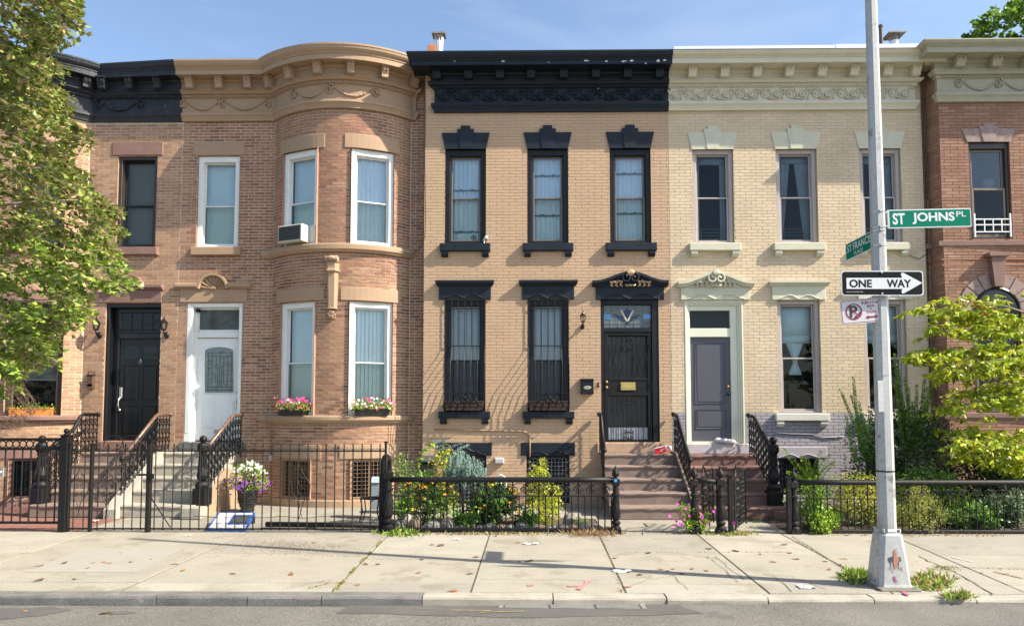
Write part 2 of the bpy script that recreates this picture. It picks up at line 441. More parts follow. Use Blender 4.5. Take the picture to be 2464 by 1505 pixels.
def window(hs, path, s, w, z0, h, trim=black_frame, tw=.08, sash=bronze_frame, sash2=None, sw=.04, rail=.47, cur='sheer', glz=None, glz2=None,
           face=.03, deep=.12, extra=None, M0=None, label=None, top=0.0, botw=None):
    """frame, two sashes, two panes, what hangs behind them and the dark room: thing > window > pane"""
    M_ = M0 if M0 is not None else path.M(s)
    x0, x1, z1 = -w / 2, w / 2, z0 + h
    bw = botw if botw is not None else tw * .7
    fr = MB(); fr.M = M_
    fr.bbox(x0, x0 + tw, face, deep + .06, z0, z1); fr.bbox(x1 - tw, x1, face, deep + .06, z0, z1)
    fr.bbox(x0 + tw, x1 - tw, face, deep + .06, z1 - tw - top, z1); fr.bbox(x0 + tw, x1 - tw, face - .005, deep + .06, z0, z0 + bw)
    q = .012; fr.box(x0 + tw, x0 + tw + q, face + .03, deep + .05, z0 + bw, z1 - tw - top); fr.box(x1 - tw - q, x1 - tw, face + .03, deep + .05, z0 + bw, z1 - tw - top)
    wn = fr.build('window', trim, hs)
    if label: wn['label'] = label
    a0, a1, b0, b1 = x0 + tw + q, x1 - tw - q, z0 + bw, z1 - tw - top
    zr = lerp(b0, b1, rail)
    for k, (c0, c1, yy, mm, gg) in enumerate(((zr - sw * .4, b1, deep + .005, sash, glz or upglass), (b0, zr + sw * .6, deep - .032, sash2 or sash, glz2 or glz or winglass))):
        sb = MB(); sb.M = M_
        sb.bbox(a0, a0 + sw, yy, yy + .032, c0, c1, .005); sb.bbox(a1 - sw, a1, yy, yy + .032, c0, c1, .005)
        sb.bbox(a0 + sw, a1 - sw, yy, yy + .032, c1 - sw, c1, .005); sb.bbox(a0 + sw, a1 - sw, yy, yy + .032, c0, c0 + sw * (1.3 if k else .9), .005)
        sb.build('sash', mm, wn)
        pn = MB(); pn.M = M_; pn.box(a0 + sw, a1 - sw, yy + .014, yy + .018, c0 + sw * (1.3 if k else .9), c1 - sw); pn.build('pane', gg, wn)
    yb = deep + .075
    c = MB(); c.M = M_; cm = sheer; nm = 'curtain'; kd = None
    if cur == 'sheer': curtain_mesh(c, a0 - .02, a1 + .02, b0 - .02, b1 + .02, yb + .03)
    elif cur == 'vblind':
        cm = vbl; nm = 'vertical_blind'; n = max(6, int((a1 - a0) / .078))
        for i in range(n):
            xx = lerp(a0, a1, (i + .5) / n); an = .30 + rnd.uniform(-.06, .06); dx, dy = .046 * math.cos(an), .046 * math.sin(an)
            c.add([(xx - dx, yb + .05 - dy, b0 - .02), (xx + dx, yb + .05 + dy, b0 - .02), (xx + dx, yb + .05 + dy, b1 + .02), (xx - dx, yb + .05 - dy, b1 + .02)], [(0, 1, 2, 3)])
    elif cur in ('hblind', 'hblind_half'):
        cm = hbl; nm = 'venetian_blind'; lo = b0 + .32 * (b1 - b0) if cur == 'hblind_half' else b0
        zz = b1
        while zz > lo:
            c.add([(a0, yb + .03, zz), (a1, yb + .03, zz), (a1, yb + .05, zz - .021), (a0, yb + .05, zz - .021)], [(0, 1, 2, 3)]); zz -= .026
        c.box(a0, a1, yb + .025, yb + .055, lo - .03, lo)
        kd = 'stuff'
    elif cur == 'open':
        cm = drape; W = a1 - a0
        curtain_mesh(c, a0 - .02, a0 + W * .30, b0, b1, yb + .05, waves=3, pinch=lambda u, t, p, r: p + (r - p) * u * (.55 + .9 * t))
        curtain_mesh(c, a1 - W * .30, a1 + .02, b0, b1, yb + .05, waves=3, pinch=lambda u, t, p, r: r - (r - p) * (1 - u) * (.55 + .9 * t))
        c.box(a0, a1, yb + .03, yb + .04, b1 - .16, b1)
    elif cur == 'side':
        cm = drape; W = a1 - a0
        curtain_mesh(c, a0 - .02, a0 + W * .15, b0, b1, yb + .05, waves=2); curtain_mesh(c, a1 - W * .2, a1 + .02, b0, b1, yb + .05, waves=2)
        c.box(a0, a1, yb + .03, yb + .04, b1 - .18, b1)
    elif cur == 'knot':
        cm = sheer; W = a1 - a0; H = b1 - b0; xm = (a0 + a1) / 2
        c.box(a0, a1, yb + .06, yb + .065, b1 - H * .30, b1); c.box(a0 - .01, a1 + .01, yb + .045, yb + .05, b1 - H * .36, b1 - H * .285)
        def pk(u, t, p, r):
            hw = lerp(.05, .26, max(0, (t - .42) / .58)) if t > .42 else lerp(.2, .05, max(0, (t - .05) / .37))
            return xm + (u - .5) * 2 * hw * W
        curtain_mesh(c, a0, a1, b1 - H * .66, b1 - H * .36, yb + .05, waves=5, amp=.02, pinch=pk)
    if cur != 'none': c.build(nm, cm, wn, smooth=cur in ('sheer', 'open', 'knot', 'side'), kind=kd)
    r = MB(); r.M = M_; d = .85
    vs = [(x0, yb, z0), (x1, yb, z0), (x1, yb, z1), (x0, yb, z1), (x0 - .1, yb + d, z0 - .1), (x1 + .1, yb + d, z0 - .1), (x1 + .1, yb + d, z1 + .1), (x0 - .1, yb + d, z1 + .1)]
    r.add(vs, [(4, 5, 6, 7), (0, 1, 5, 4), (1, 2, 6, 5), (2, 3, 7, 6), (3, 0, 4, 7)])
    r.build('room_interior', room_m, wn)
    return wn, M_, (a0, a1, b0, b1, yb, deep)

def bow(mb, path, s0, s1, prof, **k): sweep(mb, path, s0, s1, prof, **k)

def block_lintel(hs, path, s, w0, w1, z0, z1, m, d=.03, name='lintel', scallop=False, sm=None):
    mb = MB(); mb.M = path.M(s)
    if abs(w0 - w1) < .001: mb.bbox(-w0 / 2, w0 / 2, -d, .03, z0, z1, .012)
    else: mb.prism([(-w1 / 2, z0), (w1 / 2, z0), (w0 / 2, z1), (-w0 / 2, z1)], -d, .03)
    return mb.build(name, m, hs)

def curved_block(hs, path, s0, s1, z0, z1, m, d=.03, name='lintel'):
    mb = MB(); sweep(mb, path, s0, s1, [(-.02, z1), (d - .008, z1), (d, z1 - .01), (d, z0 + .01), (d - .008, z0), (-.02, z0)]); return mb.build(name, m, hs)

def keystone_lintel(hs, path, s, wt, wb, z0, z1, zk, m, d=.035):
    """splayed stone lintel in three voussoirs, the middle one stepped above the rest"""
    M_ = path.M(s); kw = wt * .30; kb = wb * .26; st = (zk - z1)
    for sg in (-1, 1):
        mb = MB(); mb.M = M_
        p = [(sg * (kb / 2 + .003), z0), (sg * wb / 2, z0), (sg * wt / 2, z1), (sg * (kw / 2 + .003), z1)]
        if sg < 0: p = p[::-1]
        mb.prism(p, -d, .03); mb.build('voussoir', m, hs)
    mb = MB(); mb.M = M_
    mb.prism([(-kb / 2, z0), (kb / 2, z0), (kw / 2 + .02, z1), (kw / 2 + .02, z1 + st * .52), (kw * .32, z1 + st * .52), (kw * .32, zk), (-kw * .32, zk), (-kw * .32, z1 + st * .52), (-kw / 2 - .02, z1 + st * .52), (-kw / 2 - .02, z1)], -d - .014, .03)
    mb.build('keystone', m, hs)

def sill(hs, path, s, w, z0, z1, m, brk=True, bz=.125, d=.11, inset=.035, bw=.14):
    mb = MB(); mb.M = path.M(s); mb.bbox(-w / 2, w / 2, -d, .05, z0, z1, .012); sl = mb.build('sill', m, hs)
    if brk:
        for sg in (-1, 1):
            b = MB(); b.M = path.M(s) @ Matrix.Translation((sg * (w / 2 - inset - bw / 2), 0, 0))
            b.prismx([(.02, z0), (-d + .02, z0), (-d + .015, z0 - bz * .45), (-d + .04, z0 - bz * .85), (-.02, z0 - bz), (.02, z0 - bz)], -bw / 2, bw / 2)
            b.build('sill_bracket', m, sl)
    return sl

def scallops(mb, x0, x1, z, y, h):
    """the ogee ridge cut along the foot of a cap stone"""
    n = 28; up = []
    for i in range(n + 1):
        t = i / n; e = abs(2 * t - 1)        # 0 at the middle
        zz = z + h * (math.sin(PI * min(1, (1 - e) * 1.0 + 0)) * 0 + (.15 + .85 * (.5 - .5 * math.cos(2 * PI * (e ** .85)))) if .0 < e < .93 else z * 0 + (h * .1 if e < .5 else 0)) * 1
        if e >= .93: zz = z
        up.append((lerp(x0, x1, t), y, zz))
    mb.tube(up, .011, 5)

def cap_lintel(hs, path, s, capw, capz0, capz1, w, z0, m, open_w, d=.13):
    mb = MB(); mb.M = path.M(s)
    mb.bbox(-w / 2, w / 2, -.045, .03, z0, capz0, .008)
    scallops(mb, -open_w / 2, open_w / 2, z0 + .012, -.052, .09)
    mb.build('lintel', m, hs)
    c = MB(); c.M = path.M(s); hh = capz1 - capz0
    prof = [(.03, capz1 + .005), (-d, capz1 - .005), (-d, capz1 - hh * .45), (-d + .03, capz1 - hh * .7), (-.055, capz0 - .01), (.03, capz0 - .01)]
    n = len(prof); k = .06
    vs = [(-capw / 2 + (0 if y < -d + .01 else k * (y + d) / d * .0), y, z) for y, z in prof]
    L = [(-capw / 2 + max(0, (y + d)) * .45, y, z) for y, z in prof]; R = [(-p[0], p[1], p[2]) for p in L]
    c.add(L + R, [tuple(range(n)), tuple(range(2 * n - 1, n - 1, -1))] + [(i, i + n, (i + 1) % n + n, (i + 1) % n) for i in range(n)])
    c.build('cap_moulding', m, hs)

def volute_hood(hs, path, s, w, z_end, z_peak, bw, z0, zb, m, orn_m, open_w, under=None, d=.16):
    """door hood: a double ogee rising to a shell, with scrolled acanthus below"""
    M_ = path.M(s)
    blk = MB(); blk.M = M_; blk.bbox(-bw / 2, bw / 2, -.045, .03, z0, zb, .008); scallops(blk, -open_w / 2, open_w / 2, z0 + .012, -.052, .1); blk.build('lintel', m, hs)
    def zc(t): e = abs(t); return z_end + (z_peak - z_end) * (.5 + .5 * math.cos(PI * min(1, e / .93))) if e > .1 else z_peak - .01
    n = 30; pts = [(-1 + 2 * i / n) for i in range(n + 1)]
    for sg in (-1, 1):
        mb = MB(); mb.M = M_; vs = []; fs = []
        ts = [1 - i * .89 / 18 for i in range(19)]
        for t in ts:
            z = zc(t); x = sg * t * w / 2
            pr = [(.03, z), (-d, z), (-d, z - .055), (-d + .035, z - .075), (-d + .06, z - .115), (.03, z - .125)]
            vs += [(x, a, b) for a, b in pr]
        k = 6
        for i in range(18):
            for j in range(k): fs.append((i * k + j, i * k + (j + 1) % k, (i + 1) * k + (j + 1) % k, (i + 1) * k + j))
        fs += [tuple(range(k)), tuple(18 * k + j for j in range(k))]
        mb.add(vs, fs); 
        mb.tube([(sg * (.075 + a), -d + .01, c) for a, _, c in [(p[0], 0, p[2]) for p in spiral(0, z_peak - .14, .115, .015, PI / 2 + .2, -1.25)]], .024, 6)
        mb.build('hood_moulding', m, hs)
    mb = MB(); mb.M = M_          # tympanum behind the carving
    poly = [(-w / 2 * .86, zb)] + [(w / 2 * .86, zb)] + [(w / 2 * t, zc(t) - .09) for t in [.8, .6, .4, .2, 0, -.2, -.4, -.6, -.8]]
    mb.prism(poly, -.05, .03); mb.build('tympanum', m, hs)
    o = MB(); o.M = M_
    for i in range(5):            # shell
        a = PI / 2 + (i - 2) * .36
        o.tube([(.02 * math.cos(a), -d - .005, z_peak - .10), (.07 * math.cos(a), -d - .025, z_peak - .05), (.105 * math.cos(a), -d - .012, z_peak - .10 + .13 * math.sin(a))], .012, 6, r1=.026)
    o.box(-.05, .05, -d + .02, -.03, z_peak - .12, z_peak)
    for sg in (-1, 1):
        bz = zb + .02
        for k in range(3):
            x = sg * (.16 + k * .10); hh = .15 - k * .028
            o.tube([(x + sg * .05, -.06, bz + .01), (x + sg * .03, -.10, bz + hh * .5), (x - sg * .01, -.125, bz + hh), (x - sg * .045, -.12, bz + hh * .8)], .026 - k * .003, 6, r1=.012)
            o.tube([(sg * a_ + x + sg * .045, -.11, c_) for a_, _, c_ in spiral(0, bz + .07, .036, .008, 0, 1.1, n=9)], .013, 5)
            for q in range(3): o.ball(x + sg * (.02 + .02 * q), -.09, bz + .0 + .012 * q, .017, 6)
        o.tube([(sg * .03, -.10, bz + .03), (sg * .07, -.11, bz - .0), (sg * .11, -.10, bz + .03)], .018, 6)
    o.ball(0, -.11, bz + .01, .03, 8)
    o.build('carving', orn_m, hs, smooth=True)

def shell_hood(hs, path, s, w, z0, z1, R, bw, zb0, m, d=.12):
    M_ = path.M(s); mb = MB(); mb.M = M_
    mb.bbox(-bw / 2, bw / 2, -.04, .03, zb0, z0, .008); mb.build('lintel', m, hs)
    mb = MB(); mb.M = M_
    for sg in (-1, 1):
        a, b = sorted((sg * (R - .01), sg * w / 2)); mb.bbox(a, b, -d, .03, z0 + .03, z1, .02); mb.bbox(a, b - sg * 0, -d + .04, .03, z0 - .001, z0 + .03, .01)
    n = 16; prof = [(R, -d), (R - .045, -d), (R - .06, -d + .05), (R - .06, .02), (R, .02)]
    vs = []; fs = []
    for i in range(n + 1):
        a = PI * i / n; vs += [(r * math.cos(a), y, z0 + r * math.sin(a)) for r, y in prof]
    k = len(prof)
    for i in range(n):
        for j in range(k): fs.append((i * k + j, i * k + (j + 1) % k, (i + 1) * k + (j + 1) % k, (i + 1) * k + j))
    mb.add(vs, fs); mb.build('hood_moulding', m, hs)
    sh = MB(); sh.M = M_
    sh.prism([((R - .05) * math.cos(PI * i / 12), z0 + (R - .05) * math.sin(PI * i / 12)) for i in range(13)], -.03, .02)
    for i in range(9):
        a = PI * (i + .5) / 9
        c, sn = math.cos(a), math.sin(a); r0, r1 = .055, R - .06
        px, pz = -sn, c
        wd0, wd1 = .008, .042
        sh.add([(r0 * c + px * wd0, -.03, z0 + r0 * sn + pz * wd0), (r0 * c, -.055, z0 + r0 * sn), (r0 * c - px * wd0, -.03, z0 + r0 * sn - pz * wd0),
                (r1 * c + px * wd1, -.03, z0 + r1 * sn + pz * wd1), (r1 * c, -.09, z0 + r1 * sn), (r1 * c - px * wd1, -.03, z0 + r1 * sn - pz * wd1)],
               [(0, 1, 4, 3), (1, 2, 5, 4), (3, 4, 5)])
    sh.prism([(.06 * math.cos(PI * i / 8), z0 + .06 * math.sin(PI * i / 8)) for i in range(9)], -.09, 0)
    sh.build('shell', m, hs)

def bracket_mesh(M_, z1, z0, w, d0, d1, m, parent):
    mb = MB(); mb.M = M_; H = z1 - z0
    mb.prismx([(-d0 + .01, z1), (-d1, z1), (-d1 - .006, z1 - H * .13), (-d1 + .02, z1 - H * .16), (-d1 + .012, z1 - H * .34), (-d1 + .03, z1 - H * .5), (-d1 + .06, z1 - H * .7), (-d1 + .06, z1 - H * .93), (-d1 + .09, z0), (-d0 + .01, z0)], -w / 2, w / 2)
    mb.box(-w / 2 - .022, w / 2 + .022, -d1 - .02, -d0 + .01, z1 - H * .12, z1 - .004)
    for sg in (-1, 1): mb.lathe([(.03, 0), (.03, .008)], 0, 0, 0, 8) if False else mb.box(sg * w * .22 - .008, sg * w * .22 + .008, -d1 - .008, -d1 + .04, z1 - H * .45, z1 - H * .16)
    return mb.build('bracket', m, parent)

def cornice(hs, path, s0, s1, Z, m, bs, P=.48, ret0=False, ret1=False, orn=None, orn_m=None, fl=None, bw=.15, step=.12):
    """Z = (top, crown foot, soffit, bracket foot, bed foot, dentil foot, frieze foot, moulding foot)"""
    zt, zc, zf, zb1, zb2, zd, zfr, zm = Z
    P1 = P - .10; m1 = .13
    hc = zt - zc
    prof = [(-.05, zt + .03), (P, zt), (P, zt - hc * .2), (P - .012, zt - hc * .28), (P - .022, zt - hc * .5), (P - .05, zt - hc * .7), (P - .085, zt - hc * .85), (P - .085, zc), (P1, zc), (P1, zf), (P1 - .03, zf), (P1 - .03, zf + .02),
            (m1 + .05, zf + .02), (m1 + .05, zf - .02), (m1 + .02, zf - .05), (m1, zf - .06), (m1, zb1), (.20, zb1), (.20, zb1 - (zb1 - zb2) * .35), (.175, zb1 - (zb1 - zb2) * .6), (.15, zb2), (.10, zb2), (.10, zd), (.08, zd), (.06, zd - .015), (.06, zfr),
            (.125, zfr), (.13, zfr - (zfr - zm) * .3), (.10, zfr - (zfr - zm) * .5), (.075, zfr - (zfr - zm) * .8), (.07, zm), (-.02, zm)]
    mb = MB(); sweep(mb, path, s0, s1, prof, ret0=ret0, ret1=ret1, step=step)
    c = mb.build('cornice', m, hs)
    for b in bs: bracket_mesh(path.M(b), zf + .016, zb1 + .004, bw, m1, .36, m, c)
    dm = MB(); u = s0 + .03
    while u < s1 - .02:
        dm.M = path.M(u); dm.box(-.013, .013, -.122, -.098, zd + .008, zb2 - .006); dm.box(-.016, .016, -.212, -.195, zb1 - (zb1 - zb2) * .33, zb1 - .008) ; u += .048
    dm.M = None; dm.build('dentil_course', m, c, kind='stuff')
    return c

def scroll_unit(flip):
    """one unit of running vine: stem, volute and fanned leaf (local, y<0 is outward)"""
    mb = MB(); g = -1 if flip else 1
    T = lambda L: [(x, y, z * g) for x, y, z in L]
    mb.tube(T(spiral(0, 0, .105, .022, PI * 1.02, 1.35, n=20)), .014, 5)
    mb.tube(T([(-.14, 0, .085), (-.115, 0, .06), (-.105, 0, 0)]), .014, 5)
    for i in range(6):
        a = -PI * .95 + i * .36
        mb.tube(T([(.02 * math.cos(a), -.004, .02 * math.sin(a)), (.07 * math.cos(a), -.012, .07 * math.sin(a))]), .006, 5, r1=.014)
    mb.tube(T([(.06, 0, .06), (.10, -.01, .085), (.15, -.004, .075)]), .022, 5, r1=.006)
    mb.ball(0, -.004, 0, .022, 8)
    return mb

def wall_lamp(name, label, x, y0, y1, Yw, s=1.0, proj=.17, group=None):
    """lantern on a scrolled bracket, standing off the wall"""
    X = Xat(x, (y0 + y1) / 2, Yw - proj); zt = Zat(x, y0, Yw - proj); zb = Zat(x, y1, Yw - .04); Hh = zt - zb
    t = thing(name, label, 'wall lamp', (X, Yw, zb), group)
    hz = zb + Hh * .42       # foot of the lantern cage
    c = MB(); y = Yw - proj; r = Hh * .15
    c.lathe([(.004, Hh * .58), (.008, Hh * .52), (.018, Hh * .5), (.008, Hh * .47), (.03, Hh * .44), (r * .55, Hh * .40), (r * 1.12, Hh * .29), (r * 1.12, Hh * .275), (r, Hh * .27)], X, y, hz, 6)
    for k in range(6):
        a = 2 * PI * (k + .5) / 6; c.tube([(X + r * math.cos(a), y + r * math.sin(a), hz + Hh * .27), (X + r * .66 * math.cos(a), y + r * .66 * math.sin(a), hz + Hh * .02)], .005, 4)
    c.lathe([(r * .3, -Hh * .05), (r * .75, 0), (r * .75, Hh * .02)], X, y, hz, 6)
    c.build('lantern_cage', black_gloss, t)
    g = MB(); g.lathe([(r * .6, Hh * .02), (r * .92, Hh * .27)], X, y, hz, 6); g.build('lamp_glass', glass('lamp_glass', (.9, .88, .8), .15, .1), t)
    b = MB(); b.lathe([(r * .2, Hh * .03), (r * .28, Hh * .1), (r * .2, Hh * .19), (.003, Hh * .22)], X, y, hz, 8); b.build('bulb', mat('frosted_bulb', (.75, .72, .62), .4), t)
    a = MB(); a.tube([(X, y, hz - Hh * .04), (X, y + proj * .15, hz - Hh * .16), (X, y + proj * .55, hz - Hh * .26), (X, Yw - .03, hz - Hh * .2)], Hh * .035, 7, r1=Hh * .07)
    a.lathe([(.005, -.02)] + [(Hh * .1 * math.sin(PI * i / 5) + .002, -Hh * .15 * math.cos(PI * i / 5)) for i in range(6)], X, Yw - .03, zb + Hh * .2, 8, sy=.6)
    a.build('bracket_arm', black_gloss, t, smooth=True)
    return t
# ================================================================== THE ROW OF HOUSES
YF = 0.4                                             # the two bay-fronted houses stand a little further back
xl, xr = Xat(655, 700, YF), Xat(985, 700, YF); HALF = (xr - xl) / 2; SAG = .66
XC2 = (xl + xr) / 2
X12 = Xat(430, 700, YF); X23 = Xat(1019.5, 600, 0); X34 = Xat(1611, 600, 0); X45 = Xat(2226, 600, 0)
xr1 = Xat(205, 700, YF); XC1 = xr1 - HALF
P1H = Path([Lseg(xr1 - 2 * HALF - .35, YF, xr1 - 2 * HALF, YF), Aseg(XC1, YF, HALF, SAG), Lseg(xr1, YF, X12, YF)])
P2H = Path([Lseg(X12, YF, xl, YF), Aseg(XC2, YF, HALF, SAG), Lseg(xr, YF, X23 + .02, YF)])
P3H = Path([Lseg(X23, 0, X34, 0)])
P4H = Path([Lseg(X34, 0, X45, 0)])
XB5 = Xat(2268, 600, -.28)
P5H = Path([Lseg(X45, .06, XB5 - .06, .06), Lseg(XB5 - .06, .06, XB5, -.28), Lseg(XB5, -.28, XB5 + 3.6, -.28)])
AL = P2H.segs[1][-1]
SJ2 = xl - X12; SJ1 = .35                            # arc start on each path
PHW = math.radians(22.3)                             # bay windows sit this far round the bow
R_ = P2H.segs[1][3]
def bay_s(sj, sg): return sj + AL / 2 + sg * PHW * R_
YBAY = -.17
GZ = -.12

def body(h, x0, x1, yf, ztop, party=.9, name='roof'):
    mb = MB(); mb.box(x0 + .01, x1 - .01, yf + 1.35, yf + 10, -.1, ztop - .12); mb.box(x0 + .01, x1 - .01, yf + .02, yf + 10, ztop - .14, ztop - .06)
    mb.box(x0 + .005, x0 + .04, yf + .05, yf + 1.4, -.1, ztop - .1); mb.box(x1 - .04, x1 - .005, yf + .05, yf + 1.4, -.1, ztop - .1)
    mb.build(name, roofm, h)

def op(path, s, w, z0, z1): return (s - w / 2, s + w / 2, z0, z1)

# ---- cornice levels read off the photograph, each on the plane it lies in
def levels(x, ys, Yf, P):
    off = [P, P - .085, P - .1, .20, .15, .1, .06, .09]
    return [Zat(x, y, Yf - o) for y, o in zip(ys, off)]
ZC2 = levels(530, [141.5, 166, 179, 216, 225.5, 235, 274, 290], YF, .52)
ZC3 = levels(1330, [120.5, 144, 155, 192, 202, 210.5, 249, 267], 0, .60)
ZC4 = levels(1830, [119, 137.5, 150.5, 188.5, 198, 208.5, 246, 263.5], 0, .60)
ZC5 = levels(2370, [92, 111, 125, 165, 178, 187, 225, 243], -.28, .60)

# ================================================================== HOUSE 1 (far left, black-painted cornice)
pal1 = [(.38, .22, .13), (.33, .18, .105), (.42, .26, .16), (.27, .145, .09), (.40, .25, .15), (.23, .12, .075)]
pal2 = [(.31, .165, .10), (.26, .13, .08), (.35, .20, .12), (.19, .095, .065), (.39, .235, .145), (.29, .15, .092)]
def zr(x, y0, y1, Y): return Zat(x, y1, Y), Zat(x, y0, Y)
h1 = house('row_house', 'brick row house at the far left with black cornice, black door and bay behind tree', XC1, YF)
def sx(path, x, y, Y): return Xat(x, y, Y) - path.segs[0][1]
S1off = xr1 - (P1H.len - (X12 - xr1))                # s -> X on the flat part of house 1
def s1(x, y): return Xat(x, y, YF) - S1off
w1z0, w1z1 = zr(330, 376, 596.7, YF); bz0, bz1 = zr(895, 358.7, 588.8, YBAY); lz0, lz1 = zr(895, 723.6, 999, YBAY)
dz0, dz1 = zr(320, 729, 1060, YF); kz0, kz1 = zr(895, 1103, 1200, YBAY)
s_w1 = s1(329, 486); ww1 = Xat(376, 486, YF) - Xat(282, 486, YF)
s_d1 = s1(317, 895); wd1 = Xat(383, 895, YF) - Xat(250, 895, YF)
BW = .92
ops1 = [op(P1H, s_w1, ww1, w1z0, w1z1), op(P1H, s_d1, wd1, dz0, dz1)]
for sg in (-1, 1):
    for a, b in ((bz0, bz1), (lz0, lz1)): ops1.append(op(P1H, bay_s(SJ1, sg), BW + (.12 if a == lz0 else 0), a, b))
    ops1.append(op(P1H, bay_s(SJ1, sg), .78, kz0, kz1))
wall(P1H, 0, P1H.len, -.1, ZC2[0] - .06, ops1, mortar_light, h1, rev_m=mat('reveal_brick', (.40, .23, .14), .9))
def colf1(s, z, rng):
    c = jit(rng.choice(pal1), .10, rng)
    return mixc(c, (.40, .25, .155), .45)
bricks(P1H, 0, P1H.len, -.1, ZC2[7], ops1, pal1, brick_m, h1, colf=colf1)
body(h1, xr1 - 2 * HALF - .35, X12, YF, ZC2[0])
bs = [s1(469 + k * 68.5 - 68.5 * 3.95, 200) for k in range(0, 4)][1:]
bsb = [SJ1 + .12 + k * (AL - .28) / 5 for k in range(6)]
cor1 = cornice(h1, P1H, 0, P1H.len, ZC2, black_worn, bsb + [s1(x, 200) for x in (262, 327, 393)], P=.52)
block_lintel(h1, P1H, s_w1, Xat(387, 350, YF) - Xat(266, 350, YF), Xat(387, 350, YF) - Xat(266, 350, YF), Zat(329, 374.7, YF), Zat(329, 342.5, YF), brownstone)
sill(h1, P1H, s_w1, 1.08, Zat(329, 612, YF - .1), w1z0, brownstone, brk=False)
window(h1, P1H, s_w1, ww1, w1z0, w1z1 - w1z0, trim=dark_brown_frame, tw=.075, sash=black_frame, cur='hblind', deep=.14, glz=darkglass, glz2=darkglass)
zs5 = Zat(895, 605, YBAY - .12); zl_ = Zat(895, 1016, YBAY - .12)
def bay_bands(h, path, sj, m, zu0, zu1, zl0, zl1):
    for a, b in ((zu0, zu1), (zl0, zl1)):
        mb = MB(); ext = .0
        sweep(mb, path, sj - .12, sj + AL - .02, [(-.02, b + .01), (.10, b), (.115, b - .03), (.115, a + .055), (.085, a + .03), (.07, a), (-.02, a)], ret0=True, ret1=True)
        mb.build('sill_course', m, h)
bay_bands(h1, P1H, SJ1, brownstone, zs5, bz0, zl_, lz0)
for sg in (-1, 1):
    s = bay_s(SJ1, sg)
    curved_block(h1, P1H, s - .58, s + .58, bz1, bz1 + .3, brownstone); curved_block(h1, P1H, s - .62, s + .62, lz1, lz1 + .28, brownstone)
    window(h1, P1H, s, BW, bz0, bz1 - bz0, trim=dark_brown_frame, sash=black_frame, cur='hblind', deep=.14, glz=darkglass, face=.06)
    window(h1, P1H, s, BW + .12, lz0, lz1 - lz0, trim=dark_brown_frame, sash=bronze_frame, cur='hblind_half', deep=.16, glz=darkglass, glz2=darkglass, face=.07)
    curved_block(h1, P1H, s - .6, s + .6, kz1, kz1 + .27, brownstone)
